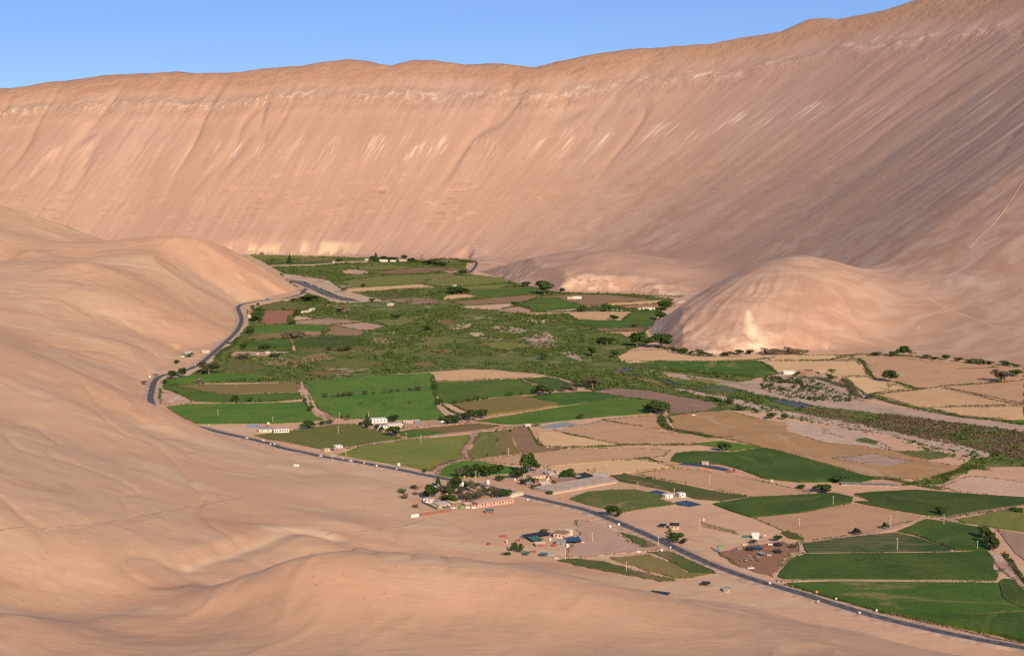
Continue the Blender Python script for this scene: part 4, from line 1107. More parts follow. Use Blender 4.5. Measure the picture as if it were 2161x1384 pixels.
def stones():
    r = np.random.default_rng(12); n = 1300
    a = np.radians(r.uniform(-20, 20, n * 2)); d = np.exp(r.uniform(math.log(640), math.log(2600), n * 2))
    X, Y = d * np.sin(a), d * np.cos(a)
    z, ins, isl = terrain_height(X, Y)[:3]
    ok = isl & (fbm(X / 90, Y / 90, 7, 3) > -0.03); X, Y, z = X[ok][:n], Y[ok][:n], z[ok][:n]; n = len(X)
    base = np.array([(1, 0, 0), (0.3, 0.9, 0), (-0.8, 0.5, 0), (-0.7, -0.6, 0), (0.4, -0.9, 0), (0.1, 0.1, 0.75), (0, 0, -0.4)])
    tri = np.array([(0, 1, 5), (1, 2, 5), (2, 3, 5), (3, 4, 5), (4, 0, 5)])
    s = r.uniform(0.2, 0.75, n) ** 1.6 + 0.12
    V = (base[None] * (s[:, None, None] * r.uniform(0.7, 1.3, (n, 7, 1)))) + np.c_[X, Y, z][:, None]
    F = (tri[None] + (np.arange(n) * 7)[:, None, None]).reshape(-1, 3)
    tag(mesh_obj('stones', np_mesh('stones', V.reshape(-1, 3), F), simple_mat('brown_stones', (0.24, 0.145, 0.095), 0.95, 0.3, 0.4)), 'small brown stones strewn over the sand slopes', 'stones', None, 'stuff')


stones()

# ================================================================== VEGETATION
def leaf_mat(name, a, b, trans=0.2):
    m = NT(name)
    p = m.pos(); r = m.rnd()
    n = m.noise(p, 0.35, 3, 0.6)
    c = m.mix(m.ss(n, 0.3, 0.7), a, b)
    hsv = m.n('ShaderNodeHueSaturation'); m.put(hsv.inputs['Color'], c)
    m.put(hsv.inputs['Value'], m.lin(r, 0, 1, 0.75, 1.25)); m.put(hsv.inputs['Hue'], m.lin(r, 0, 1, 0.485, 0.51))
    return m.color(hsv.outputs[0])


LEAF = dict(round=leaf_mat('dark_leaves', (0.018, 0.036, 0.007), (0.036, 0.060, 0.012)), tall=leaf_mat('eucalyptus_leaves', (0.018, 0.034, 0.007), (0.036, 0.058, 0.012)),
            grey=leaf_mat('grey_olive_leaves', (0.050, 0.050, 0.024), (0.090, 0.080, 0.042)), conifer=leaf_mat('conifer_needles', (0.014, 0.030, 0.010), (0.028, 0.048, 0.014)),
            bush=leaf_mat('shrub_leaves', (0.022, 0.040, 0.008), (0.045, 0.066, 0.014)), drybush=leaf_mat('dry_shrub_twigs', (0.110, 0.075, 0.048), (0.170, 0.115, 0.075)),
            palm=leaf_mat('palm_fronds', (0.035, 0.055, 0.015), (0.06, 0.08, 0.02)), hedge=leaf_mat('hedge_leaves', (0.022, 0.040, 0.008), (0.048, 0.070, 0.014)))
BARK = simple_mat('bark', (0.13, 0.09, 0.06), 0.95, 0.3, 1.0)
TWIG = simple_mat('grey_twigs', (0.17, 0.13, 0.105), 0.95, 0.2, 1.0)


def leaf_quads(P, nrm, size, r):
    """P (n,3) centres, nrm (n,3) facing, size (n,) -> verts, quads"""
    n = len(P)
    a = r.normal(size=(n, 3)); a -= nrm * (a * nrm).sum(1)[:, None]; a /= np.linalg.norm(a, axis=1)[:, None] + 1e-9
    b = np.cross(nrm, a)
    s = size[:, None]
    V = np.stack([P - a * s, P - b * s * 0.75, P + a * s, P + b * s * 0.75], 1).reshape(-1, 3)
    return V, np.arange(4 * n).reshape(n, 4)


def crown_mesh(name, typ, seed, n):
    r = np.random.default_rng(seed)
    if typ == 'conifer':
        z = r.random(n) ** 1.3; rad = 0.5 * (1 - z) * (0.55 + 0.45 * r.random(n)) + 0.02; w = r.random(n) * 2 * math.pi
        P = np.c_[rad * np.cos(w), rad * np.sin(w), 0.06 + 0.94 * z]; N = np.c_[np.cos(w), np.sin(w), np.full(n, 0.4)]
    else:
        nl, zlo = dict(round=(7, 0.42), tall=(9, 0.45), grey=(9, 0.40), bush=(6, 0.30), drybush=(6, 0.28)).get(typ, (7, 0.42))
        C_ = np.c_[r.uniform(-0.27, 0.27, nl), r.uniform(-0.27, 0.27, nl), r.uniform(zlo, 0.80, nl)]
        if typ == 'tall': C_[:, :2] *= np.interp(C_[:, 2], [0.4, 0.8], [1.15, 0.75])[:, None]
        R = r.uniform(0.18, 0.27, nl) if typ != 'grey' else r.uniform(0.13, 0.22, nl)
        k = r.integers(0, nl, n); d = r.normal(size=(n, 3)); d /= np.linalg.norm(d, axis=1)[:, None]
        sh = R[k] * r.uniform(0.72, 1.08, n)
        P = C_[k] + d * sh[:, None] * np.array([1, 1, 0.85]); N = d + r.normal(size=(n, 3)) * 0.45
        P[:, 2] = np.clip(P[:, 2], 0.02 if 'bush' in typ else 0.16, 1.0)
        if 'bush' in typ: P[:, 2] = (P[:, 2] - 0.02) * 1.0
    N /= np.linalg.norm(N, axis=1)[:, None]
    V, Q = leaf_quads(P, N, r.uniform(0.045, 0.085, n) * (0.75 if typ == 'grey' else 1.0), r)
    return np_mesh(name, V, Q)


def trunk_mesh(typ, seed):
    r = random.Random(seed); m = MB()
    top = 0.55 if typ != 'conifer' else 0.9
    m.tube((0, 0, -0.03), (0.01, 0, 0.25), 0.035, 0.026, 6); m.tube((0.01, 0, 0.24), (0.0, 0.02, top), 0.026, 0.012, 6)
    if typ != 'conifer':
        for i in range(5):
            w = i * 1.3 + r.random(); m.tube((0.005, 0.005, 0.22 + 0.05 * i), (0.22 * math.cos(w), 0.22 * math.sin(w), 0.5 + 0.06 * i), 0.015, 0.006, 5)
    return m.mesh('trunk')


def bare_mesh(seed):
    r = random.Random(seed); m = MB()

    def grow(p, d, L, rad, lev):
        q = p + d * L; m.tube(p, q, rad, rad * 0.6, 5, False)
        if lev == 0: return
        for i in range(4 if lev > 1 else 5):
            nd = (d + Vector((r.uniform(-1, 1), r.uniform(-1, 1), r.uniform(-0.2, 0.7))) * 0.75).normalized()
            grow(p + d * L * r.uniform(0.55, 1.0), nd, L * r.uniform(0.55, 0.8), rad * 0.55, lev - 1)
    grow(Vector((0, 0, -0.02)), Vector((0.05, 0, 1)).normalized(), 0.34, 0.03, 4)
    return m.mesh('branches')


def palm_mesh():
    r = random.Random(5); m = MB()
    for i in range(16):
        w = i * 2 * math.pi / 16 + r.random() * 0.3; up = r.uniform(0.0, 0.5)
        prev = None
        for k in range(6):
            f = k / 5; x = 0.5 * f; z = 0.86 + up * f * 0.35 - 0.42 * f * f
            c = Vector((math.cos(w) * x, math.sin(w) * x, z)); sd = Vector((-math.sin(w), math.cos(w), 0)) * (0.05 * math.sin(math.pi * (0.12 + 0.85 * f)))
            cur = (c - sd, c + sd)
            if prev: m.poly([tuple(prev[0]), tuple(prev[1]), tuple(cur[1]), tuple(cur[0])])
            prev = cur
    return m.mesh('fronds')


PROTO = {}
for _t, _n in (('round', 640), ('tall', 900), ('grey', 520), ('conifer', 480), ('bush', 340), ('drybush', 300)):
    for _k in range(3):
        cm = crown_mesh('crown', _t, 100 + _k * 7 + len(_t) * 31, _n); cm.materials.append(LEAF[_t])
        tm = None
        if 'bush' not in _t:
            tm = trunk_mesh(_t, _k); tm.materials.append(BARK)
        PROTO[_t, _k] = (cm, tm)
_pm = palm_mesh(); _pm.materials.append(LEAF['palm'])
_pt = MB().tube((0, 0, -0.02), (0.02, 0, 0.45), 0.03, 0.024, 7).tube((0.02, 0, 0.44), (0.0, 0, 0.88), 0.024, 0.02, 7).mesh('trunk'); _pt.materials.append(BARK)
BARE = []
for _k in range(2):
    _b = bare_mesh(_k + 3); _b.materials.append(TWIG); BARE.append(_b)
DESC = dict(round='round dark green tree', tall='tall dark tree', grey='sparse grey-green tree', conifer='dark pointed conifer tree', bush='low green shrub', drybush='low brownish dry shrub', palm='small palm tree', bare='leafless grey tree')
NAME = dict(round='tree', tall='tall_tree', grey='tree', conifer='conifer_tree', bush='shrub', drybush='dry_shrub', palm='palm_tree', bare='bare_tree')
TREE_SPOTS = []


def mpp(y):          # metres per photo pixel on the valley floor at photo row y
    dx, dy, dz = ray(IW / 2, y)
    return float(-CH / dz) * 1.0 / FPX


def tree(typ, crop, x, y, h, w, where, group=None, seed=None, label=None):
    (px, py), = cp(crop, [(x, y)]); s = CROP[crop][2]
    X, Y = map(float, gnd(px, py)); k = mpp(py) / s
    H, Wd = h * k, w * k
    if crop == 'c7' and 'compound' in where + '' or 'pink wall' in where or 'grove' in where: H *= 1.0; Wd *= 0.92
    kseed = seed if seed is not None else len(TREE_SPOTS)
    r = random.Random(kseed * 13 + 1)
    z = height_at(X, Y) if not in_floor(X, Y) else 0.0
    if z > 0.5:      # stands on the slope: move along the line of sight to the ground
        for _ in range(12):
            X, Y = map(float, gnd(px, py, z)); z = height_at(X, Y)
    TREE_SPOTS.append((X, Y))
    lab = label or (DESC[typ] + ' ' + where)
    rz = r.random() * 6.28
    if 'bush' in typ:
        o = mesh_obj(NAME[typ], PROTO[typ, r.randrange(3)][0]); o.location = (X, Y, z - 0.1)
        o.scale = (Wd * 1.25, Wd * 1.25, H * 1.25); o.rotation_euler = (0, 0, rz)
        return tag(o, lab, 'shrub', group)
    e = empty(NAME[typ], X, Y, z, rz); e.scale = (Wd * 1.45, Wd * 1.45, H * 1.18)
    tag(e, lab, 'tree', group)
    if typ == 'palm':
        mesh_obj('trunk', _pt, None, e); mesh_obj('fronds', _pm, None, e)
    elif typ == 'bare':
        mesh_obj('branches', BARE[kseed % 2], None, e)
    else:
        cm, tm = PROTO[typ, r.randrange(3)]
        mesh_obj('trunk', tm, None, e); mesh_obj('crown', cm, None, e)
    return e


def in_floor(X, Y): return bool(pip(np.array([X]), np.array([Y]), FLOOR)[0])


T = [
    # far end
    ('grey', 'c1', 430, 250, 48, 46, 'at the far left end of the valley floor'), ('conifer', 'c1', 590, 252, 78, 36, 'standing alone at the far end, left of the dead spire tree'),
    ('bare', 'c1', 715, 258, 70, 60, 'like a spire at the far end of the valley'), ('bush', 'c1', 335, 172, 18, 60, 'at the far foot of the wall on the left'),
    ('grey', 'c1', 1065, 232, 28, 80, 'left of the far farmstead'), ('conifer', 'c1', 1410, 236, 75, 48, 'tallest at the far farmstead'), ('round', 'c1', 1375, 236, 48, 50, 'left of the tall conifer at the far farmstead'),
    ('round', 'c1', 1485, 214, 28, 70, 'behind the white far farmhouse'), ('round', 'c1', 1560, 226, 30, 90, 'right of the white far farmhouse'), ('round', 'c1', 1680, 206, 32, 66, 'behind the brown roof of the far farmstead'),
    ('round', 'c1', 1752, 246, 44, 68, 'right of the brown roof of the far farmstead'), ('palm', 'c1', 1845, 208, 30, 24, 'at the far right of the far farmstead'), ('bush', 'c1', 1920, 262, 40, 120, 'beside the far road, left of the bend'),
    ('round', 'c1', 2010, 275, 34, 110, 'below the far road bend'), ('round', 'c1', 1292, 476, 28, 34, 'alone at the back of the long narrow bare field'), ('grey', 'c1', 1100, 520, 30, 56, 'at the left tip of the long narrow bare field'),
    ('round', 'c1', 278, 802, 82, 112, 'beside the road bend, largest by the red-brown field'), ('round', 'c1', 212, 922, 70, 74, 'beside the road below the red-brown field'), ('bush', 'c1', 292, 662, 30, 44, 'at the road bend behind the olive field'),
    ('bush', 'c1', 236, 684, 30, 60, 'left of the hut at the road bend'), ('bush', 'c1', 296, 706, 30, 80, 'right of the hut at the road bend'), ('bush', 'c1', 534, 696, 22, 36, 'on the back edge of the red-brown field'),
    ('bush', 'c1', 625, 612, 30, 80, 'between the road and the olive field'), ('round', 'c1', 780, 612, 50, 150, 'at the river side of the road tip'), ('grey', 'c1', 682, 742, 72, 84, 'right of the red-brown field'),
    ('round', 'c1', 612, 838, 36, 44, 'at the right corner of the red-brown field'), ('round', 'c1', 1376, 620, 34, 48, 'at the end of the upper gravel bank'), ('round', 'c1', 1592, 788, 50, 70, 'in the olive field amid the scrub'),
    ('drybush', 'c1', 615, 962, 56, 200, 'above the short dirt lane'), ('drybush', 'c1', 1095, 715, 50, 150, 'purplish, in the scrub right of the white sheds'), ('bush', 'c1', 360, 1062, 40, 100, 'on the front edge of the dark green field by the road'),
    ('grey', 'c1', 160, 1165, 56, 110, 'below the pink rubble strip'), ('bush', 'c1', 430, 1140, 30, 130, 'right below the pink rubble strip'), ('bush', 'c1', 965, 1078, 30, 50, 'on the thin tan strip right of the lane'),
    ('round', 'c1', 1890, 890, 44, 70, 'above the yellow-olive scrub field'), ('bush', 'c1', 1110, 1080, 36, 150, 'below the dark green field right of the lane'),
    # below the low spur
    ('round', 'c2', 978, 478, 100, 126, 'largest under the low spur'), ('round', 'c2', 1126, 470, 42, 36, 'small, right of the largest tree under the low spur'), ('grey', 'c2', 312, 320, 48, 95, 'at the far road end'),
    ('round', 'c2', 235, 470, 46, 110, 'beside the red-roofed hut'), ('round', 'c2', 310, 470, 38, 70, 'right of the red-roofed hut'), ('round', 'c2', 1290, 622, 50, 58, 'left of two in the dark green strip'), ('round', 'c2', 1495, 620, 60, 66, 'right of two in the dark green strip'),
    ('round', 'c2', 1552, 690, 40, 70, 'alone in the wide bare far field'), ('round', 'c2', 1968, 606, 72, 96, 'at the white shed left of the dome hill'), ('round', 'c2', 1938, 692, 74, 88, 'at the left foot of the dome hill'),
    ('tall', 'c2', 1745, 912, 112, 110, 'left of two at the front corner of the dome hill'), ('grey', 'c2', 1825, 902, 62, 50, 'between the two big trees at the dome hill'), ('round', 'c2', 1940, 925, 106, 160, 'right of two at the front corner of the dome hill'),
    ('grey', 'c2', 1725, 756, 36, 48, 'in the dark green field left of the dome hill'), ('round', 'c2', 1495, 885, 50, 120, 'in the scrub left of the dome hill trees'), ('bush', 'c2', 820, 412, 36, 110, 'at the foot of the low spur'), ('bush', 'c2', 730, 570, 30, 60, 'at the dark hedge corner between pale fields'),
    ('round', 'c2', 1378, 990, 70, 60, 'beside the blue water spot in the scrub'), ('round', 'c2', 1560, 1000, 60, 70, 'left of the hump-shaped bare field'), ('bush', 'c2', 960, 1020, 50, 90, 'in the scrub above the pale bare field'),
    # road nose
    ('bush', 'c3', 497, 222, 34, 64, 'beside the hut left of the road'), ('bush', 'c3', 386, 282, 34, 62, 'alone on the sand left of the road'), ('drybush', 'c3', 200, 386, 18, 44, 'on the sand behind the road nose'), ('drybush', 'c3', 102, 464, 34, 58, 'on the sand left of the road nose'),
    ('round', 'c3', 348, 418, 66, 84, 'left of two by the road above the nose'), ('tall', 'c3', 446, 402, 78, 66, 'right of two by the road above the nose'), ('grey', 'c3', 668, 374, 104, 170, 'largest on the road side above the nose'),
    ('drybush', 'c3', 572, 456, 48, 84, 'on the green field below the road'), ('bush', 'c3', 282, 452, 36, 60, 'right beside the road nose'), ('round', 'c3', 895, 622, 58, 56, 'left of three in a line on the curved green field'), ('round', 'c3', 1030, 620, 44, 46, 'middle of three in a line on the curved green field'),
    ('grey', 'c3', 1122, 618, 34, 34, 'right of three in a line on the curved green field'), ('round', 'c3', 1508, 628, 46, 30, 'slim, on the left side of the curving lane'), ('round', 'c3', 1560, 702, 54, 48, 'on the lower bend of the curving lane'),
    ('round', 'c3', 1540, 850, 66, 100, 'right of the blue car by the white shed'), ('bush', 'c3', 1660, 818, 36, 70, 'left of two between white shed and lane'), ('bush', 'c3', 1740, 812, 36, 90, 'right of two between white shed and lane'), ('grey', 'c3', 1890, 782, 58, 48, 'where the curving lane meets the farm track'),
    ('grey', 'c3', 1832, 762, 30, 30, 'small, where the curving lane ends'), ('bush', 'c3', 970, 150, 40, 80, 'between two dark green fields'), ('bush', 'c3', 1170, 152, 40, 90, 'on the far side of the pink rubble strip'), ('bush', 'c3', 1725, 162, 28, 46, 'on the tan strip below the lane field'),
]
for k, (x, y, h, w) in enumerate([(1690, 582, 42, 50), (1760, 580, 24, 30), (1808, 577, 36, 44), (1850, 572, 36, 44), (1905, 566, 42, 64), (2036, 556, 38, 42), (2118, 546, 26, 30)]):
    T.append(('grey', 'c3', x, y, h, w, 'in the row across the largest bright green field', 'row of small trees across the bright green field'))
for x, y, h, w in [(40, 388, 34, 40), (120, 378, 26, 28), (216, 374, 20, 22), (275, 372, 32, 34), (332, 364, 30, 34), (440, 358, 34, 40), (508, 354, 42, 64), ]:
    T.append(('grey', 'c4', x, y, h, w, 'in the row across the largest bright green field', 'row of small trees across the bright green field'))
for x, y, h, w in [(12, 474, 26, 32), (210, 476, 16, 18), (432, 468, 32, 34)]:
    T.append(('grey', 'c4', x, y, h, w, 'scattered below the row in the largest bright green field', 'small trees scattered in the bright green field'))
T += [
    ('round', 'c4', 646, 338, 44, 38, 'on the central lane beside the largest bright green field'), ('round', 'c4', 692, 478, 54, 52, 'on the central lane at the corner of the maize'), ('bush', 'c4', 1310, 402, 42, 60, 'at the back corner of the maize field'), ('bush', 'c4', 1416, 392, 26, 36, 'small, right of the maize field back corner'),
    ('round', 'c4', 1592, 388, 76, 130, 'on the curving lane behind the darkest green field'), ('grey', 'c4', 1792, 366, 64, 64, 'left of three behind the darkest green field'), ('grey', 'c4', 1900, 356, 84, 90, 'middle of three behind the darkest green field'), ('grey', 'c4', 2040, 335, 96, 170, 'right of three behind the darkest green field, widest'),
    ('round', 'c4', 965, 612, 84, 110, 'left of two at the front corner of the maize field'), ('round', 'c4', 1068, 592, 74, 92, 'right of two at the front corner of the maize field'), ('round', 'c4', 812, 640, 70, 120, 'at the farm track junction right of the farmhouse'),
    ('round', 'c4', 295, 624, 54, 96, 'behind the white farmhouse'), ('conifer', 'c4', 62, 628, 74, 36, 'left of the white farmhouse'), ('bush', 'c4', 720, 615, 34, 70, 'behind the farm track right of the farmhouse'), ('bush', 'c4', 15, 655, 36, 60, 'left end of the farmhouse hedge'),
    ('round', 'c4', 72, 684, 50, 66, 'first in front of the white farmhouse from the left'), ('round', 'c4', 148, 702, 50, 40, 'second in front of the white farmhouse from the left'), ('round', 'c4', 190, 714, 50, 34, 'third in front of the white farmhouse from the left'), ('round', 'c4', 290, 752, 76, 104, 'largest in front of the white farmhouse'),
    ('grey', 'c4', 1935, 602, 50, 66, 'at the front edge of the long bright green field'), ('drybush', 'c4', 1545, 665, 34, 60, 'beside the grey reservoir'), ('bush', 'c4', 560, 1070, 34, 44, 'at the roadside behind the half-round field'), ('bush', 'c4', 1120, 928, 28, 20, 'tiny, at the edge of the olive field right of the winding lane'),
    ('tall', 'c4', 1485, 1092, 178, 120, 'tallest by the road, at the farm compound'), ('tall', 'c4', 1525, 1070, 110, 90, 'right half of the tallest pair at the farm compound'), ('round', 'c4', 1378, 1118, 72, 110, 'left of the tallest tree at the farm compound'),
    ('grey', 'c4', 868, 1118, 92, 90, 'left end of the roadside grove'), ('round', 'c4', 952, 1112, 100, 110, 'second of the roadside grove'), ('round', 'c4', 1040, 1114, 112, 120, 'third of the roadside grove'), ('round', 'c4', 1120, 1112, 100, 120, 'fourth of the roadside grove'), ('round', 'c4', 1205, 1088, 90, 120, 'right end of the roadside grove'),
    ('round', 'c4', 1236, 1140, 44, 84, 'small, in front of the roadside grove'), ('bush', 'c4', 1430, 1175, 46, 80, 'in the farm compound yard, left one'), ('bush', 'c4', 1525, 1160, 46, 80, 'in the farm compound yard, right one'), ('round', 'c4', 1832, 1116, 76, 96, 'between the farm sheds'), ('bare', 'c4', 1998, 1084, 62, 56, 'left of two behind the farm sheds'), ('bare', 'c4', 2056, 1080, 66, 60, 'right of two behind the farm sheds'),
    # roadside compound
    ('conifer', 'c7', 414, 375, 96, 70, 'behind the white stack at the roadside compound'), ('round', 'c7', 335, 505, 132, 130, 'at the left corner of the roadside compound'), ('round', 'c7', 290, 500, 80, 90, 'small, outermost left of the roadside compound'), ('round', 'c7', 590, 440, 146, 140, 'biggest in the roadside compound, left of the white water tank'), ('grey', 'c7', 748, 440, 120, 130, 'right of the white water tank in the roadside compound'),
    ('round', 'c7', 810, 400, 60, 60, 'behind the water tank tree in the roadside compound'), ('grey', 'c7', 880, 480, 80, 130, 'left of three behind the pink wall'), ('grey', 'c7', 975, 492, 112, 130, 'middle of three behind the pink wall, tallest'), ('round', 'c7', 1090, 488, 76, 130, 'right of three behind the pink wall'), ('round', 'c7', 545, 552, 80, 150, 'in the middle of the roadside compound'),
    ('grey', 'c7', 690, 520, 80, 120, 'olive one at the heart of the roadside compound'), ('grey', 'c7', 780, 525, 90, 130, 'behind the parked trailer in the roadside compound'), ('grey', 'c7', 640, 450, 60, 90, 'under the biggest tree of the roadside compound'), ('bush', 'c7', 268, 230, 36, 58, 'on the roadside verge by the pasture'),
    ('bush', 'c7', 38, 440, 40, 100, 'on the sand left of the roadside compound, greenest'), ('drybush', 'c7', 175, 398, 44, 120, 'on the sand left of the roadside compound, uppermost'), ('drybush', 'c7', 178, 460, 34, 66, 'on the sand left of the roadside compound, middle'), ('drybush', 'c7', 58, 496, 44, 120, 'on the sand left of the roadside compound, leftmost'), ('drybush', 'c7', 180, 592, 40, 84, 'on the sand left of the roadside compound, lowest'),
    ('bush', 'c7', 1520, 860, 42, 110, 'in the yard of the scrap house'), ('round', 'c7', 1205, 1052, 92, 60, 'dark one at the left edge of the scrap yard'), ('bush', 'c7', 1262, 1052, 76, 90, 'beside the dark tree at the left edge of the scrap yard'), ('bush', 'c7', 1115, 1085, 22, 110, 'grassy green, below the scrap yard'),
    ('grey', 'c7', 1030, 492, 84, 120, 'between middle and right trees behind the pink wall'), ('round', 'c7', 1140, 470, 56, 90, 'last before the canopy end of the pink wall'), ('grey', 'c7', 830, 505, 80, 110, 'leftmost behind the pink wall'), ('bush', 'c7', 480, 520, 50, 110, 'by the gazebo of the roadside compound'), ('round', 'c7', 520, 470, 80, 100, 'in front of the gazebo in the roadside compound'), ('grey', 'c7', 660, 470, 90, 100, 'below the white water tank of the roadside compound'), ('round', 'c7', 700, 400, 70, 90, 'nearest the road in the roadside compound'), ('bush', 'c7', 380, 470, 60, 90, 'inside the left corner of the roadside compound'), ('grey', 'c7', 440, 430, 70, 80, 'left of the gazebo in the roadside compound'), ('bush', 'c7', 900, 440, 60, 90, 'roadside one behind the pink wall trees'),
    ('bush', 'c7', 1340, 330, 46, 90, 'in the farm compound yard by the road, left'), ('bush', 'c7', 1410, 400, 36, 90, 'on the verge before the yellow shed'), ('round', 'c7', 1290, 275, 80, 100, 'left of the pink-roofed farmhouse'), ('bush', 'c7', 1560, 455, 30, 90, 'on the verge by the long greenhouse'), ('round', 'c7', 1710, 300, 70, 80, 'behind the red-brown long shed'), ('bush', 'c7', 1450, 335, 40, 60, 'beside the yellow shed'),
    # right of the river and the road
    ('round', 'c5', 800, 748, 104, 180, 'large round-headed, at the right end of the long green field'), ('grey', 'c5', 718, 742, 80, 80, 'left half of the large tree ending the long green field'), ('round', 'c5', 1420, 1092, 74, 106, 'in the small bright green wedge'), ('bush', 'c5', 932, 834, 46, 44, 'at the left edge of the dry orange field'),
    ('bush', 'c5', 1560, 720, 50, 90, 'on the gravel bank beside the dry orange field, left'), ('bush', 'c5', 1850, 790, 46, 120, 'on the gravel bank beside the dry orange field, middle'), ('bush', 'c5', 1960, 800, 46, 90, 'on the gravel bank beside the dry orange field, right'), ('bush', 'c5', 1710, 740, 34, 70, 'small, beside the dry orange field'),
    ('bush', 'c5', 1330, 640, 50, 120, 'in the river strip, left'), ('bush', 'c5', 1470, 650, 50, 120, 'in the river strip, right'), ('drybush', 'c5', 2060, 505, 36, 50, 'on the wide gravel bank'),
    ('round', 'c6', 1068, 222, 86, 96, 'alone at the hill foot, tallest on the right bank edge'), ('round', 'c6', 978, 222, 46, 80, 'beside the tallest tree of the right bank edge'), ('round', 'c6', 935, 458, 94, 112, 'oak-like, between two bare fields of the right bank'), ('grey', 'c6', 1955, 460, 106, 170, 'wide, casting a shadow on the bare right bank field'),
    ('bare', 'c6', 930, 532, 70, 110, 'standing in a bare field of the right bank'), ('grey', 'c6', 765, 614, 54, 90, 'beside the small shed on the right bank'), ('bush', 'c6', 2110, 412, 60, 150, 'at the right edge in the bare fields'),
    ('grey', 'c6', 400, 375, 36, 90, 'behind the sheds of the right bank'), ('bush', 'c6', 402, 430, 40, 100, 'in front of the sheds of the right bank'), ('bush', 'c6', 90, 405, 40, 60, 'beside the long white shed of the right bank'),
    ('round', 'c8', 246, 605, 104, 120, 'at the roadside left of the pale yard'), ('bush', 'c8', 300, 608, 60, 70, 'right beside the roadside tree of the pale yard'), ('round', 'c8', 858, 856, 96, 130, 'dark, at the roadside below the black hut'), ('bush', 'c8', 935, 868, 60, 80, 'right of the dark roadside tree below the black hut'), ('grey', 'c8', 802, 772, 56, 44, 'behind the dark roadside tree below the black hut'),
    ('bush', 'c8', 2075, 326, 34, 90, 'at the corner of the long bare field'), ('round', 'c8', 1852, 845, 66, 70, 'above the corral'), ('bush', 'c8', 600, 236, 20, 56, 'on the back edge of the weedy strip'), ('grey', 'c8', 2010, 915, 50, 70, 'bushy, at the right of the corral'), ('bush', 'c8', 360, 190, 16, 40, 'at the left tip of the weedy strip'),
    ('round', 'd1', 428, 132, 48, 84, 'beside the grey net strip'), ('round', 'd1', 325, 206, 52, 110, 'between grey net strip and green fields'), ('bush', 'd1', 172, 174, 28, 66, 'on the tip of the long bare field'), ('round', 'd1', 573, 513, 50, 48, 'left of two small ones casting shadows on the bare field'), ('round', 'd1', 780, 472, 50, 38, 'right of two small ones casting shadows on the bare field'),
    ('round', 'd1', 1185, 370, 54, 70, 'at the crossing of lanes by the right edge'), ('bush', 'd1', 1735, 345, 34, 80, 'at the right edge above the olive pasture'), ('tall', 'd1', 1505, 545, 90, 60, 'first of three tall ones along the ditch'), ('tall', 'd1', 1535, 590, 100, 70, 'second of three tall ones along the ditch'), ('tall', 'd1', 1560, 628, 90, 70, 'third of three tall ones along the ditch'),
    ('drybush', 'd1', 1620, 780, 34, 50, 'on the ditch bank at the right edge'), ('bush', 'd1', 1700, 330, 20, 40, 'tiny, at the right edge by the lane'),
]
for x, y, h, w in [(825, 218, 32, 110), (1280, 246, 30, 120), (1440, 256, 40, 100), (1580, 274, 34, 110), (1740, 294, 44, 130), (1845, 300, 36, 90), (1990, 310, 44, 110), (2085, 322, 30, 80), (1350, 252, 26, 90), (1660, 285, 28, 90)]:
    T.append(('bush', 'c6', x, y, h, w, 'in the row at the hill foot behind the right bank fields', 'row of shrubs at the hill foot of the right bank'))
for x, y, h, w in [(830, 470, 34, 60), (890, 466, 24, 36), (940, 460, 36, 56), (978, 452, 30, 40), (1018, 446, 40, 56), (1080, 434, 26, 40), (1115, 424, 20, 26)]:
    T.append(('bush', 'c4', x, y, h, w, 'in the row along the back of the maize field', 'row of shrubs behind the maize'))
for x, y, h, w in [(960, 190, 50, 60), (1010, 200, 44, 60), (1060, 205, 50, 80), (1110, 212, 36, 60), (1200, 222, 60, 90), (1280, 226, 34, 80)]:
    T.append(('bush', 'c5', x, y, h, w, 'in the row along the front foot of the dome hill', 'row of shrubs at the front foot of the dome hill'))
for x, y, h, w in [(1440, 222, 40, 110), (1560, 215, 44, 110), (1650, 206, 40, 90), (1800, 210, 56, 130), (1900, 208, 60, 130), (2010, 206, 60, 130), (2110, 206, 54, 120)]:
    T.append(('drybush' if x > 1700 else 'bush', 'c5', x, y, h, w, 'in the brushy strip right below the dome hill cream outcrop', 'brush below the dome hill'))
for t in T: tree(*t)


def line_cloud(lines, wid, hgt, dens, r, leaf):
    P, N, S = [], [], []
    for ln in lines:
        ln = np.array(ln, float); seg = np.hypot(*np.diff(ln, axis=0).T); L = np.concatenate([[0], np.cumsum(seg)])
        n = max(12, int(L[-1] * dens)); s = r.random(n) * L[-1]
        c = np.c_[np.interp(s, L, ln[:, 0]), np.interp(s, L, ln[:, 1])]
        hs = hgt * (0.45 + 0.9 * vnoise(s / 7.0, s * 0, int(L[-1])))
        w = r.random(n) * 2 * math.pi; rad = np.sqrt(r.random(n)) * wid * 0.5
        c = c + np.c_[np.cos(w), np.sin(w)] * rad[:, None]
        z = hs * np.sqrt(np.clip(1 - (rad / (wid * 0.52)) ** 2, 0.05, 1)) * r.uniform(0.25, 1, n)
        P.append(np.c_[c, z]); nn = np.c_[np.cos(w), np.sin(w), np.full(n, 0.6)] + r.normal(size=(n, 3)) * 0.5
        N.append(nn / np.linalg.norm(nn, axis=1)[:, None]); S.append(r.uniform(0.7, 1.3, n) * leaf)
    return leaf_quads(np.concatenate(P), np.concatenate(N), np.concatenate(S), r)


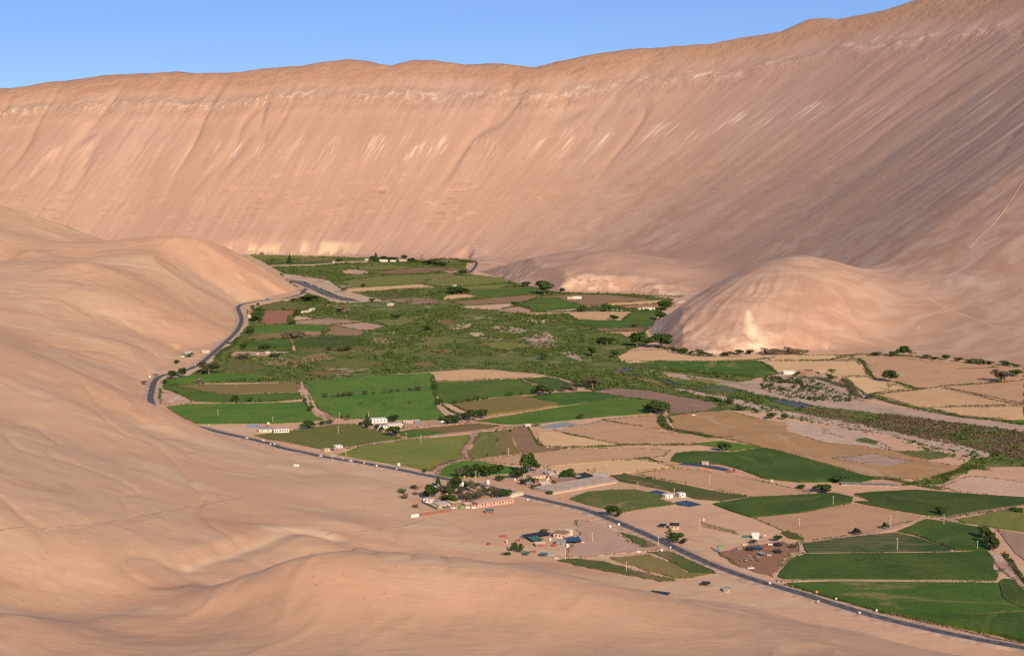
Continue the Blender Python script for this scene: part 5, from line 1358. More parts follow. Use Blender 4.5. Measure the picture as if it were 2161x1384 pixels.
HEDGES = [('c6', [(-20, 262), (200, 262), (380, 260), (500, 262), (640, 250)], 3.5, 2.0, 'hedge along the back of the bare field behind the white shed'), ('c6', [(400, 255), (480, 240), (600, 220)], 4, 2.0, 'short hedge joining the hill foot, right of the dome hill'),
          ('c6', [(650, 250), (700, 290), (730, 340), (770, 400), (810, 430)], 5, 2.0, 'curved hedge between the bare fields above the oak-like tree'), ('c6', [(500, 412), (620, 405), (760, 410)], 3, 1.8, 'hedge along the bare field with the leafless tree'),
          ('c6', [(990, 460), (1080, 490), (1170, 520), (1240, 518)], 6, 2.5, 'thick hedge right of the oak-like tree'), ('c6', [(800, 565), (1000, 545), (1240, 520), (1480, 492), (1800, 475), (2161, 440)], 3, 1.8, 'long hedge running right below the oak-like tree'),
          ('c6', [(1440, 510), (1700, 565), (1900, 620), (2161, 668)], 2.5, 1.0, 'thin dark hedge splitting the bare fields at the right edge'), ('c6', [(1240, 690), (1500, 680), (1900, 675), (2161, 672)], 3, 1.5, 'thin hedge behind the frontmost bare strip'),
          ('c6', [(720, 580), (850, 615), (1000, 660), (1200, 700), (1400, 740), (1600, 780), (1850, 800), (2000, 820), (2161, 850)], 10, 3.5, 'thick river hedge in front of the right bank fields'), ('c6', [(1540, 342), (1700, 335), (1930, 325)], 3, 1.5, 'short shrub line inside the largest right bank field'),
          ('c6', [(520, 440), (570, 480), (600, 540), (640, 590), (680, 600)], 12, 5, 'brushy thicket at the edge of the river gravel'), ('c6', [(120, 415), (300, 430), (420, 470), (540, 510)], 9, 3.5, 'grey-green thicket below the sheds of the right bank'),
          ('c6', [(440, 222), (650, 210), (840, 212), (1120, 224), (1250, 238)], 7, 2.5, 'low hedge at the hill foot left of the lone tree'),
          ('c5', [(600, 300), (820, 270), (1200, 276), (1500, 268), (1720, 255), (1880, 238)], 4, 2.0, 'hedge behind the green field of the right bank'), ('c5', [(1740, 270), (1800, 310), (1860, 350), (1910, 385)], 5, 2.5, 'dark hedge on the right end of the green field of the right bank'),
          ('c5', [(800, 345), (1000, 360), (1250, 385), (1500, 395), (1700, 420)], 8, 3, 'hedge at the river side of the green right bank field'),
          ('c5', [(850, 780), (850, 830), (890, 880), (950, 905), (1050, 915), (1130, 930), (1300, 965)], 12, 3.5, 'thick winding hedge left of the dry orange field'), ('c5', [(0, 1055), (300, 1050), (600, 1030), (900, 1035), (1180, 1030)], 6, 2.0, 'green hedge between the ditch-split bare fields and the long bare field'),
          ('c5', [(300, 800), (500, 840), (650, 865), (850, 892)], 2, 0.8, 'dark ditch hedge between the back and middle bare fields'), ('c5', [(-140, 895), (0, 932), (250, 985), (480, 1030)], 2, 0.8, 'dark ditch hedge between the middle and front bare fields'),
          ('c5', [(620, 1160), (720, 1158), (800, 1185), (880, 1190)], 4, 2, 'small hedge above the channel'), ('c5', [(1330, 970), (1500, 955)], 4, 1.5, 'short hedge left of the green wedge'), ('c5', [(1750, 1060), (1900, 1090), (2161, 1165), (2300, 1230)], 3, 1.6, 'dark edge hedge between the dark green field and the dry grass'),
          ('d1', [(480, 105), (640, 100), (800, 108), (920, 130), (1060, 160), (1200, 185)], 9, 3, 'reedy hedge right of the grey net strip'), ('d1', [(1480, 455), (1495, 520), (1520, 580), (1540, 620)], 7, 4, 'dark hedge below the tall trees on the ditch'), ('d1', [(1640, 640), (1700, 720), (1785, 850)], 5, 2, 'dark hedge along the ditch at the right edge'),
          ('d1', [(40, 868), (150, 900), (300, 945), (450, 985), (650, 1040), (820, 1090)], 4, 1.6, 'dark verge hedge along the near road'), ('d1', [(830, 1085), (1000, 1125), (1300, 1190), (1600, 1262), (1785, 1300)], 4, 1.5, 'brownish verge hedge along the road in front of the maize'),
          ('d1', [(1140, 110), (1300, 60), (1420, 20), (1520, 40)], 14, 3, 'green thicket at the lower end of the river scrub'), ('d1', [(1480, 240), (1600, 280), (1650, 300)], 3, 1.4, 'dark furrow hedge in the wide right-edge green field'), ('d1', [(1220, 390), (1400, 360), (1560, 340)], 3, 1.4, 'dark hedge along the lane above the olive pasture'),
          ('c4', [(870, 555), (920, 590)], 7, 3, 'short hedge at the maize corner lane'), ('c4', [(640, 280), (650, 380), (670, 440)], 3, 2, 'thin hedge along the central lane'), ('c4', [(720, 480), (790, 530), (900, 585)], 5, 2.5, 'hedge along the central lane below the maize'), ('c4', [(620, 1060), (680, 1010), (800, 975), (880, 955)], 5, 2, 'purplish hedge above the half-round green field'),
          ('c4', [(1470, 668), (1510, 740), (1560, 820), (1600, 845)], 3, 1.5, 'dark hedge right of the brown curved field'), ('c4', [(1620, 840), (1720, 845), (1800, 850)], 3, 1.4, 'low hedge below the front ditch-split field'),
          ('c4', [(1640, 215), (1760, 235), (1900, 280), (2050, 310)], 9, 3.5, 'scrubby hedge behind the dark green wedge'), ('c1', [(0, 1020), (60, 1000), (100, 960)], 8, 2, 'verge shrubs on the road bend above the nose'), ('c3', [(870, 130), (800, 160), (740, 210), (760, 240)], 9, 2.5, 'verge shrubs along the road beside the dark green field'),
          ('c2', [(1170, 470), (1400, 476), (1700, 482), (1880, 490), (2110, 500)], 6, 2.5, 'long dark hedge along the foot of the low spur'), ('c2', [(640, 340), (740, 372), (850, 385), (940, 400)], 7, 2.5, 'hedge below the low spur left of the largest tree'), ('c2', [(700, 548), (760, 572), (880, 608)], 5, 2.5, 'dark hedge corner between the pale far fields'),
          ('c2', [(-100, 205), (0, 215), (100, 190), (240, 192), (380, 215)], 20, 5, 'green thicket beside the far road'), ('c1', [(250, 168), (420, 166), (640, 170)], 6, 2.5, 'thin dark hedge along the far foot of the wall'),
          ('c2', [(1900, 915), (2000, 930), (2100, 950), (2161, 965)], 8, 4, 'dark hedge right of the dome hill front trees')]
HM = LEAF['hedge']
for _i, (crop, pts, wid, hg, lab) in enumerate(HEDGES):
    rr = np.random.default_rng(900 + _i)
    ln = [tuple(map(float, gnd(*p))) for p in cp(crop, pts)]
    far = max(1.0, ln[0][1] / 1800)
    V, Q = line_cloud([ln], wid, hg * 1.15, 5.0 * wid / 3.5 / far ** 0.8, rr, 0.55 * far ** 0.7)
    mat = LEAF['drybush'] if any(k in lab for k in ('purplish', 'brownish')) else (LEAF['grey'] if 'grey-green' in lab or 'brushy' in lab else HM)
    tag(mesh_obj('hedge', np_mesh('hedge', V, Q), mat), lab, 'hedge')


# ---- the scrub along the river: one mass
def scatter_scrub(name, poly_px, n, mat, smin_, smax_, hk, seed, label, avoid=True, leaves=14, clump=0.5, cscale=45.0):
    r = np.random.default_rng(seed)
    W = np.array([gnd(*p) for p in poly_px]); lo, hi = W.min(0), W.max(0)
    X, Y = r.uniform(lo[0], hi[0], n * 4), r.uniform(lo[1], hi[1], n * 4)
    ok = pip(X, Y, W)
    ok &= (fbm(X / cscale, Y / cscale, seed, 3) + 0.5) > (clump + r.uniform(-0.12, 0.12, len(X)))
    if avoid:
        for f in FIELD_POLYS:
            b0, b1 = f.min(0), f.max(0)
            bb = ok & (X > b0[0]) & (X < b1[0]) & (Y > b0[1]) & (Y < b1[1])
            if bb.any():
                i = np.nonzero(bb)[0]; ok[i[pip(X[i], Y[i], f)]] = False
        ok &= pdist(X, Y, [tuple(p) for p in road_line[::6]]) > 12
    X, Y = X[ok][:n], Y[ok][:n]; n = len(X)
    sz = r.uniform(smin_, smax_, n) * (0.6 + 0.8 * vnoise(X / 60, Y / 60, 5))
    C0 = np.repeat(np.c_[X, Y, np.zeros(n)], leaves, 0); S0 = np.repeat(sz, leaves)
    d = r.normal(size=(n * leaves, 3)); d[:, 2] = np.abs(d[:, 2]) + 0.1; d /= np.linalg.norm(d, axis=1)[:, None]
    P = C0 + d * (S0 * 0.5 * r.uniform(0.6, 1.0, len(S0)))[:, None] * np.array([1, 1, hk * 2])
    nn = d + r.normal(size=d.shape) * 0.4; nn /= np.linalg.norm(nn, axis=1)[:, None]
    V, Q = leaf_quads(P, nn, S0 * r.uniform(0.13, 0.24, len(S0)), r)
    return tag(mesh_obj(name, np_mesh(name, V, Q), mat), label, 'scrub', None, 'stuff')


SCRUB_LEAF = leaf_mat('river_scrub_leaves', (0.026, 0.046, 0.008), (0.064, 0.082, 0.015))
SCRUB_LEAF2 = leaf_mat('river_scrub_leaves_pale', (0.060, 0.062, 0.018), (0.095, 0.088, 0.028))
scatter_scrub('river_scrub', SCRUB_PX, 20000, SCRUB_LEAF, 2.5, 7.5, 0.42, 41, 'green river scrub filling the middle of the valley', clump=0.48, cscale=75.0)
scatter_scrub('pale_scrub', SCRUB_PX, 6000, SCRUB_LEAF2, 2.0, 5.5, 0.38, 43, 'pale olive scrub mixed through the valley floor thickets', clump=0.5)
PURPLE = [(1690, 862), (1850, 870), (1950, 884), (2161, 912), (2300, 930), (2300, 1000), (2161, 972), (2060, 948), (1950, 926), (1820, 897), (1720, 880)]
scatter_scrub('dry_scrub', PURPLE, 3600, leaf_mat('purplish_dry_scrub', (0.095, 0.064, 0.038), (0.135, 0.092, 0.054)), 2.0, 4.5, 0.45, 47, 'reddish brown dry scrub between the gravel banks on the right', False, clump=0.40)
scatter_scrub('dry_scrub', cp('c1', [(330, 1220), (350, 1190), (620, 1160), (900, 1110), (1120, 1120), (900, 1180), (640, 1240)]), 500, LEAF['drybush'], 2, 5, 0.4, 49, 'purplish dry scrub in the green thicket left of centre', False, clump=0.3)
scatter_scrub('gravel_scrub', cp('c6', [(-200, 400), (200, 440), (400, 500), (560, 570), (590, 640), (300, 640), (0, 600), (-250, 520)]), 420, LEAF['bush'], 2.5, 6, 0.5, 51, 'scattered bushes on the wide pale gravel bank', False, clump=0.35)
scatter_scrub('gravel_scrub', [(1340, 800), (1450, 815), (1650, 860), (1850, 900), (2080, 955), (2040, 975), (1900, 935), (1600, 868), (1450, 835)], 900, LEAF['bush'], 1.6, 4.5, 0.5, 53, 'green bushes along the lower gravel bank', False, clump=0.47)
scatter_scrub('weeds', cp('c8', [(0, 360), (450, 340), (750, 400), (700, 430), (850, 480), (550, 520), (330, 560), (0, 490), (-170, 430)]), 1500, LEAF['bush'], 0.8, 2.2, 0.4, 55, 'weeds over the field along the road', False, clump=0.45, leaves=5, cscale=20)
scatter_scrub('weeds', cp('d2', [(760, 445), (950, 430), (1350, 500), (1800, 610), (1835, 630), (1690, 636), (1350, 566), (1060, 516)]), 700, LEAF['bush'], 0.6, 1.6, 0.35, 57, 'weeds on the strip under the near sand slope', False, clump=0.45, leaves=5, cscale=20)


# ---- weeds and dry stalks along the margins of the fields
def margins():
    r = np.random.default_rng(77)
    G, D = [], []
    for f in FIELD_POLYS:
        n = len(f)
        for i in range(n):
            a, b = f[i], f[(i + 1) % n]; L = np.hypot(*(b - a))
            m_ = a * 0.5 + b * 0.5
            q = vnoise(np.array([m_[0] / 34]), np.array([m_[1] / 34]), 3)[0]
            if q < 0.36: continue
            k = int(L * (0.35 + q) * min(1.0, 1900 / m_[1])) + 1
            u = r.random(k)[:, None]
            P = a + (b - a) * u + r.normal(size=(k, 2)) * 0.8
            (G if vnoise(np.array([m_[0] / 70]), np.array([m_[1] / 70]), 9)[0] > 0.45 else D).append(P)
    for P, mat, nm, lab in ((G, LEAF['hedge'], 'margin_weeds', 'green weeds growing along the edges of the fields'), (D, LEAF['drybush'], 'margin_stalks', 'dry brown stalks along the edges of the fields')):
        P = np.concatenate(P); n = len(P); lv = 4
        sz = r.uniform(0.5, 1.3, n) * np.clip(P[:, 1] / 1500, 0.8, 2.2)
        C0 = np.repeat(np.c_[P, np.full(n, 0.5)], lv, 0); S0 = np.repeat(sz, lv)
        d = r.normal(size=(n * lv, 3)); d[:, 2] = np.abs(d[:, 2]); d /= np.linalg.norm(d, axis=1)[:, None]
        V, Q = leaf_quads(C0 + d * S0[:, None] * 0.6, d, S0 * 0.45, r)
        tag(mesh_obj(nm, np_mesh(nm, V, Q), mat), lab, 'weeds', None, 'stuff')


margins()

# ================================================================== BUILDINGS AND SMALL THINGS
def cm(name, col, rough=0.8, vary=0.12, scale=0.8, spec=0.25): return simple_mat(name, col, rough, vary, scale, spec)


M = dict(nightblue=cm('blackish_blue_tarpaulin', (0.014, 0.026, 0.036), 0.9), darknet=cm('grey_shade_net', (0.13, 0.115, 0.10), 0.9, 0.25, 0.2), white=cm('white_paint', (0.52, 0.47, 0.41)), cream=cm('cream_plaster', (0.46, 0.36, 0.26)), palegreen=cm('pale_green_paint', (0.38, 0.38, 0.30)), pink=cm('pink_plaster', (0.40, 0.19, 0.14)), redbrown=cm('red_brown_boards', (0.21, 0.080, 0.055), vary=0.3, scale=0.6), red=cm('red_paint', (0.27, 0.045, 0.04)), blue=cm('blue_paint', (0.06, 0.17, 0.34)),
         tin=cm('grey_tin', (0.21, 0.19, 0.175), 0.6, 0.25), tan=cm('mud_brick', (0.45, 0.31, 0.21), vary=0.2), brown=cm('brown_wood', (0.20, 0.12, 0.075), vary=0.3), black=cm('black_shade_net', (0.020, 0.020, 0.022), 0.9), dark=cm('dark_openings', (0.015, 0.013, 0.012), 0.4), netgreen=cm('green_shade_net', (0.035, 0.11, 0.085)), plastic=cm('dusty_greenhouse_plastic', (0.27, 0.20, 0.155), 0.8, 0.15, 0.15),
         yellow=cm('yellow_paint', (0.44, 0.32, 0.13)), orange=cm('orange_paint', (0.45, 0.17, 0.05)), bluetarp=cm('blue_tarpaulin', (0.022, 0.055, 0.095), 0.7), green=cm('bright_green_plastic', (0.12, 0.24, 0.07)), concrete=cm('pale_concrete', (0.36, 0.28, 0.22)), pole=cm('pole_concrete', (0.42, 0.34, 0.26)), steel=cm('grey_steel', (0.22, 0.21, 0.20), 0.5), tyre=cm('rubber', (0.015, 0.015, 0.016)), pond=None, roofpink=cm('dusty_pink_roof', (0.33, 0.22, 0.17)), darkroof=cm('dark_roof', (0.085, 0.065, 0.055)))
_g = NT('window_glass'); _g.b.inputs['Roughness'].default_value = 0.15; _g.b.inputs['Specular IOR Level'].default_value = 0.5
M['glass'] = _g.color((0.03, 0.035, 0.04))
_w = NT('pond_water'); _w.b.inputs['Roughness'].default_value = 0.3; _w.b.inputs['Specular IOR Level'].default_value = 0.12
_w.bump(_w.noise(_w.pos(), 0.4, 3), 0.3, 0.3); M['pond'] = _w.color(_w.mix(_w.noise(_w.pos(), 0.05, 2), (0.006, 0.020, 0.036), (0.010, 0.030, 0.048)))


def base(crop, L, R):
    (l, r) = cp(crop, [L, R]); a, b = gnd(*l), gnd(*r)
    ax, ay, bx, by = map(float, (*a, *b))
    za = 0.0
    if not in_floor((ax + bx) / 2, (ay + by) / 2):
        za = height_at((ax + bx) / 2, (ay + by) / 2)
        for _ in range(8):
            a, b = gnd(*l, za), gnd(*r, za); ax, ay, bx, by = map(float, (*a, *b)); za = height_at((ax + bx) / 2, (ay + by) / 2)
    return ax, ay, za, math.atan2(by - ay, bx - ax), math.hypot(bx - ax, by - ay), mpp((l[1] + r[1]) / 2) / CROP[crop][2]


def house(name, label, cat, crop, L, R, depth, h, wall='white', roof='tin', style='flat', nwin=2, door=True, rise=0.9, group=None):
    ax, ay, z, ang, w, k = base(crop, L, R)
    H = max(2.2, h * k)
    e = empty(name, ax, ay, z + 0.05, ang); tag(e, label, cat, group)
    MB().box(0, w, 0, depth, -0.3, H).build('wall', M[wall], e)
    ov = 0.35
    if style == 'flat':
        MB().box(-ov, w + ov, -ov, depth + ov, H + 0.01, H + 0.25).build('roof', M[roof], e)
    elif style == 'shed':
        m = MB(); m.prism([(-ov, H + 0.02), (depth + ov, H + rise), (depth + ov, H + rise + 0.15), (-ov, H + 0.17)], -ov, w + ov); m.build('roof', M[roof], e)
        MB().prism([(0.02, H), (depth - 0.02, H), (depth - 0.02, H + rise * 0.95)], 0.02, w - 0.02).build('gable', M[wall], e)
    elif style == 'gable':
        m = MB(); m.prism([(-ov, H - 0.1), (depth / 2, H + rise), (depth + ov, H - 0.1), (depth + ov, H + 0.08), (depth / 2, H + rise + 0.2), (-ov, H + 0.08)], -ov, w + ov); m.build('roof', M[roof], e)
        MB().prism([(0.02, H), (depth - 0.02, H), (depth / 2, H + rise - 0.1)], 0.02, w - 0.02).build('gable', M[wall], e)
    elif style == 'arch':
        n = 8; pts = [(depth * i / n, H * 0.75 + rise * math.sin(math.pi * i / n)) for i in range(n + 1)]
        MB().prism(pts, -0.05, w + 0.05).build('roof', M[roof], e)
    if nwin:
        for i in range(nwin):
            x = w * (i + 0.75) / (nwin + 0.5); ww = min(1.3, w / (nwin * 2.2)); z0, z1 = H * 0.38, H * 0.74
            f = MB().box(x - ww / 2 - 0.08, x + ww / 2 + 0.08, -0.05, 0.02, z0 - 0.08, z1 + 0.08).build('window', M['concrete'], e)
            MB().box(x - ww / 2, x + ww / 2, -0.075, -0.045, z0, z1).build('pane', M['glass'], f)
    if door:
        x = w * 0.14
        MB().box(x - 0.45, x + 0.45, -0.06, 0.02, -0.05, min(2.1, H * 0.8)).build('door', M['brown'], e)
    return e


def shelter(label, crop, L, R, depth, h, roof='black', cat='shelter', tilt=0.4, name='shade_shelter', group=None):
    ax, ay, z, ang, w, k = base(crop, L, R); H = max(2.0, h * k)
    e = empty(name, ax, ay, z, ang); tag(e, label, cat, group)
    for x in (0.15, w - 0.15):
        for y in (0.15, depth - 0.15):
            MB().tube((x, y, -0.3), (x, y, H + (tilt if y > 1 else 0)), 0.09, n=6).build('post', M['brown'], e)
    n = 6; V = []; F = []
    for i in range(n + 1):
        for j in range(n + 1):
            x, y = w * i / n, depth * j / n
            V.append((x, y, H + 0.02 + tilt * j / n - 0.35 * math.sin(math.pi * i / n) * math.sin(math.pi * j / n)))
    m_ = len(V)
    V += [(x, y, q - 0.06) for x, y, q in V]
    for i in range(n):
        for j in range(n):
            a = i * (n + 1) + j
            F.append((a, a + n + 1, a + n + 2, a + 1)); F.append((m_ + a, m_ + a + 1, m_ + a + n + 2, m_ + a + n + 1))
    mesh_obj('canopy', py_mesh('canopy', V, F), M[roof], e)
    return e


def tank(label, crop, x, y, hpx, wpx, mat='white', stand=0.0, name='water_tank', group=None):
    ax, ay, z, ang, w, k = base(crop, (x - wpx / 2, y), (x + wpx / 2, y)); r = w / 2; H = hpx * k
    cx, cy = ax + math.cos(ang) * r, ay + math.sin(ang) * r
    e = empty(name, cx, cy, z); tag(e, label, 'tank', group)
    s = stand * k
    if s > 0.3:
        for i in range(4):
            w_ = math.pi / 4 + i * math.pi / 2
            MB().tube((r * 0.9 * math.cos(w_), r * 0.9 * math.sin(w_), -0.2), (r * 0.8 * math.cos(w_), r * 0.8 * math.sin(w_), s), 0.1, n=6).build('leg', M['steel'], e)
        MB().lathe([(r * 1.05, s), (r * 1.05, s + 0.15)]).build('platform', M['steel'], e)
        s += 0.16
    MB().lathe([(r * 0.96, s), (r, s + H * 0.06), (r, s + H * 0.72), (r * 0.8, s + H * 0.88), (r * 0.3, s + H)], n=16).build('barrel', M[mat], e)
    MB().lathe([(r * 0.28, s + H * 0.99), (r * 0.28, s + H * 1.05)], n=10).build('lid', M[mat if mat != 'white' else 'blue'] if stand else M[mat], e)
    return e


def plain_box(name, label, cat, crop, L, R, depth, h, mat, group=None, ribs=True, lid=None):
    """ribbed container or crate"""
    ax, ay, z, ang, w, k = base(crop, L, R); H = max(0.8, h * k)
    e = empty(name, ax, ay, z + 0.05, ang); tag(e, label, cat, group)
    MB().box(0, w, 0, depth, 0.12, H).build('body', M[mat], e)
    n = max(2, int(w / 1.5)); m = MB()
    for i in range(n + 1):
        x = w * i / n; m.box(x - 0.06, x + 0.06, -0.05, 0.0, 0.12, H - 0.05)
    m.build('ribs', M[mat], e)
    MB().box(-0.05, w + 0.05, -0.06, depth + 0.05, H + 0.002, H + 0.12).build('lid', M[lid or mat], e)
    m = MB()
    for x in (0.1, w - 0.3): m.box(x, x + 0.2, 0.05, depth - 0.05, -0.1, 0.118)
    m.build('skids', M['steel'], e)
    return e


# ---- cars: body, cabin, windows, wheels
def loft_body(secs):
    m = MB(); n = len(secs[0]); b = 0
    for s in secs: m.v += s
    for i in range(len(secs) - 1):
        for j in range(n):
            k = (j + 1) % n; m.f.append((i * n + j, i * n + k, (i + 1) * n + k, (i + 1) * n + j))
    m.f.append(tuple(range(n))[::-1]); m.f.append(tuple((len(secs) - 1) * n + j for j in range(n)))
    return m


def car_meshes(kind):
    if kind == 'car':
        prof = [(-2.2, 0.35, 0.75), (-2.1, 0.28, 0.92), (-0.9, 0.26, 0.98), (0.9, 0.26, 0.95), (2.0, 0.28, 0.80), (2.2, 0.38, 0.62)]; cab = [(-1.75, 0.93), (-1.2, 1.45), (0.3, 1.48), (1.05, 0.94)]; wh = (-1.35, 1.35); W = 0.86
    elif kind == 'pickup':
        prof = [(-2.6, 0.45, 1.0), (-2.5, 0.4, 1.1), (-0.6, 0.38, 1.1), (1.1, 0.38, 1.12), (2.4, 0.4, 1.0), (2.55, 0.5, 0.75)]; cab = [(-0.75, 1.08), (-0.6, 1.75), (0.55, 1.75), (1.2, 1.1)]; wh = (-1.6, 1.6); W = 0.92
    else:
        prof = [(-4.2, 0.7, 1.0), (-4.1, 0.6, 1.1), (0, 0.6, 1.1), (2.4, 0.6, 1.15), (4.0, 0.6, 1.2), (4.2, 0.7, 1.1)]; cab = [(2.2, 1.1), (2.2, 2.7), (3.7, 2.7), (4.15, 1.2)]; wh = (-2.8, -1.6, 3.0); W = 1.2
    body = loft_body([[(x, -W, a), (x, -W * 0.96, b), (x, W * 0.96, b), (x, W, a)] for x, a, b in prof]).mesh('body')
    m = MB(); m.v = []
    sc = []
    for y, f in ((-W * 0.9, 1), (W * 0.9, 1)): sc.append([(x, y if z < 1.2 or kind == 'truck' else y * 0.88, z) for x, z in cab])
    cabin = loft_body(sc).mesh('cabin')
    gl = MB()
    for sgn in (-1, 1):
        x0, x1 = cab[0][0] * 0.8 + cab[1][0] * 0.2, cab[3][0] * 0.75 + cab[2][0] * 0.25
        zt = cab[1][1] - 0.1; zb = cab[0][1] + 0.12; yy = W * 0.93 * sgn
        gl.box(min(cab[1][0], x1) + 0.05, cab[2][0], min(yy, yy * 0.98), max(yy, yy * 0.98), zb, zt)
    glass = gl.mesh('window')
    wheel = MB().tube((0, -0.11, 0), (0, 0.11, 0), 0.33 if kind != 'truck' else 0.5, n=14).mesh('wheel')
    lm = MB().box(prof[-1][0] - 0.03, prof[-1][0] + 0.04, -0.16, 0.16, 0.62 if kind == 'car' else 0.85, 0.74 if kind == 'car' else 0.98).mesh('headlight')
    lm.materials.append(M['concrete'])
    glass.materials.append(M['glass']); wheel.materials.append(M['tyre'])
    return body, cabin, glass, wheel, lm, wh, W


CARM = {k: car_meshes(k) for k in ('car', 'pickup', 'truck')}


def car(kind, mat, label, X, Y, ang, z=0.9, cargo=None):
    body, cabin, glass, wheel, lm, wh, W = CARM[kind]
    e = empty({'car': 'car', 'pickup': 'pickup_truck', 'truck': 'truck'}[kind], X, Y, z, ang); tag(e, label, 'truck' if kind == 'truck' else 'car')
    b = body.copy(); b.materials.clear(); b.materials.append(M[mat]); mesh_obj('body', b, None, e)
    c = cabin.copy(); c.materials.clear(); c.materials.append(M[mat]); mesh_obj('cabin', c, None, e)
    mesh_obj('window', glass, None, e)
    for x in wh:
        for y in (-W, W):
            o = mesh_obj('wheel', wheel, None, e); o.location = (x, y, 0.33 if kind != 'truck' else 0.5)
    for y in (-W * 0.7, W * 0.7):
        o = mesh_obj('headlight', lm, None, e); o.location = (0, y, 0)
    if cargo: MB().box(-4.15, 1.95, -1.22, 1.22, 1.15, 3.4).build('cargo_box', M[cargo], e)
    return e


def road_car(kind, mat, label, px, py, lane=2.2, flip=False, cargo=None):
    X, Y = map(float, gnd(px, py)); d = np.hypot(road_line[:, 0] - X, road_line[:, 1] - Y); i = int(np.argmin(d)); i = min(max(i, 1), len(road_line) - 2)
    t = road_line[i + 1] - road_line[i - 1]; a = math.atan2(t[1], t[0])
    n = (-math.sin(a), math.cos(a)); s = lane if flip else -lane
    return car(kind, mat, label, road_line[i, 0] + n[0] * s, road_line[i, 1] + n[1] * s, a + (math.pi if flip else 0), 0.87, cargo)


def yard_car(kind, mat, label, crop, x, y, ang):
    (p,) = cp(crop, [(x, y)]); X, Y = map(float, gnd(*p)); return car(kind, mat, label, X, Y, ang, 0.1)


road_car('car', 'white', 'white car on the road just after the sand slope, left of a pair', 523, 927)
road_car('pickup', 'white', 'white pickup on the road below the white shed, right of a pair', 548, 932.5, flip=True)
road_car('car', 'white', 'white car on the road below the roadside stall', 681, 965)
road_car('car', 'white', 'white van-like car on the road along the large pasture', 749, 974)
road_car('truck', 'blue', 'blue truck on the far road bend under the left hill', 563, 633.5, cargo='blue')
road_car('car', 'white', 'white car on the road above the nose by the large tree', 417, 773)
road_car('car', 'white', 'white car at the far tip of the road', 632, 622)
yard_car('car', 'blue', 'blue car parked right of the white shed', 'c3', 1445, 862, 0.3)
yard_car('pickup', 'orange', 'orange vehicle parked at the end of the white shed', 'c3', 1386, 868, 0.2)
yard_car('car', 'white', 'white car behind the farm compound sheds', 'c7', 1655, 235, 0.4)
yard_car('car', 'steel', 'dark car parked behind the farm compound roofs', 'c7', 1500, 222, 0.2)
yard_car('car', 'blue', 'pale blue car parked at the corral fence', 'c8', 1262, 932, 1.0)
yard_car('pickup', 'white', 'pale vehicle on the near side of the corral', 'c8', 1590, 1108, 0.1)
yard_car('truck', 'red', 'red truck at the end of the long dark channel', 'c8', 1395, 165, 0.2)
yard_car('pickup', 'white', 'white van parked by the red board wall', 'c7', 572, 606, 0.4)
yard_car('pickup', 'red', 'red and white vehicle at the left edge of the dry orange field', 'c5', 1075, 768, 0.1)
yard_car('car', 'white', 'white vehicle beside the red one at the dry orange field', 'c5', 1140, 764, 0.1)
yard_car('car', 'white', 'white car on the gravel apron near the road', 'c8', 500, 948, 0.2)

# ---- buildings (photo crop, base line left and right, depth in metres, wall height in crop pixels)
house('shed', 'long white shed with dark windows near the sand slope', 'shed', 'c3', (1238, 890), (1372, 886), 9, 36, 'white', 'roofpink', 'shed', 6)
house('hut', 'pale green hut left of the long white shed', 'hut', 'c3', (1105, 882), (1222, 880), 9, 28, 'palegreen', 'tin', 'shed', 2)
tank('blue and white water tank on a stand behind the pale green hut', 'c3', 1190, 836, 18, 22, 'white', 26)
for _i in range(4):
    tank('blue drum in the row left of the pale green hut', 'c3', 1018 + _i * 27, 832, 18, 22, 'blue', group='row of blue drums')
house('farmhouse', 'white two-storey farmhouse among trees', 'house', 'c4', (104, 636), (238, 630), 10, 34, 'white', 'white', 'flat', 4)
house('farm_building', 'low white building in front of the two-storey farmhouse', 'building', 'c4', (150, 684), (250, 678), 8, 24, 'white', 'tin', 'shed', 2)
house('farm_building', 'cream building with dark windows right of the farmhouse', 'building', 'c4', (250, 682), (378, 670), 9, 28, 'cream', 'white', 'flat', 5)
house('farm_building', 'long pale building with open dark bays behind the cream building', 'building', 'c4', (380, 638), (462, 638), 7, 24, 'cream', 'roofpink', 'flat', 3, False)
house('farm_building', 'building with red and blue front at the right end of the farmhouse row', 'building', 'c4', (464, 638), (522, 635), 6, 24, 'redbrown', 'cream', 'flat', 1, True)
plain_box('board', 'blue panel standing at the right end of the farmhouse row', 'panel', 'c4', (484, 641), (505, 640), 1.0, 22, 'blue')
plain_box('crate', 'red and white crates in the farm track yard', 'crate', 'c4', (455, 672), (490, 670), 2, 12, 'red', lid='white')
plain_box('water_trough', 'small white box at the farm track junction', 'trough', 'c4', (708, 634), (734, 633), 2, 18, 'white')
house('roadside_stall', 'white roadside stall with red trim beside the pasture', 'stall', 'c3', (1780, 1030), (1842, 1022), 5, 20, 'white', 'white', 'shed', 2)
house('roadside_stall', 'pale stall with a dark palm next to it by the road', 'stall', 'c3', (1685, 1056), (1735, 1050), 5, 26, 'tan', 'concrete', 'flat', 1)
tree('palm', 'c3', 1758, 1048, 48, 50, 'between the two roadside stalls')
house('pump_house', 'small white pump house at the top of the brown curved field', 'hut', 'c4', (1452, 672), (1492, 668), 4, 22, 'white', 'white', 'flat', 1)
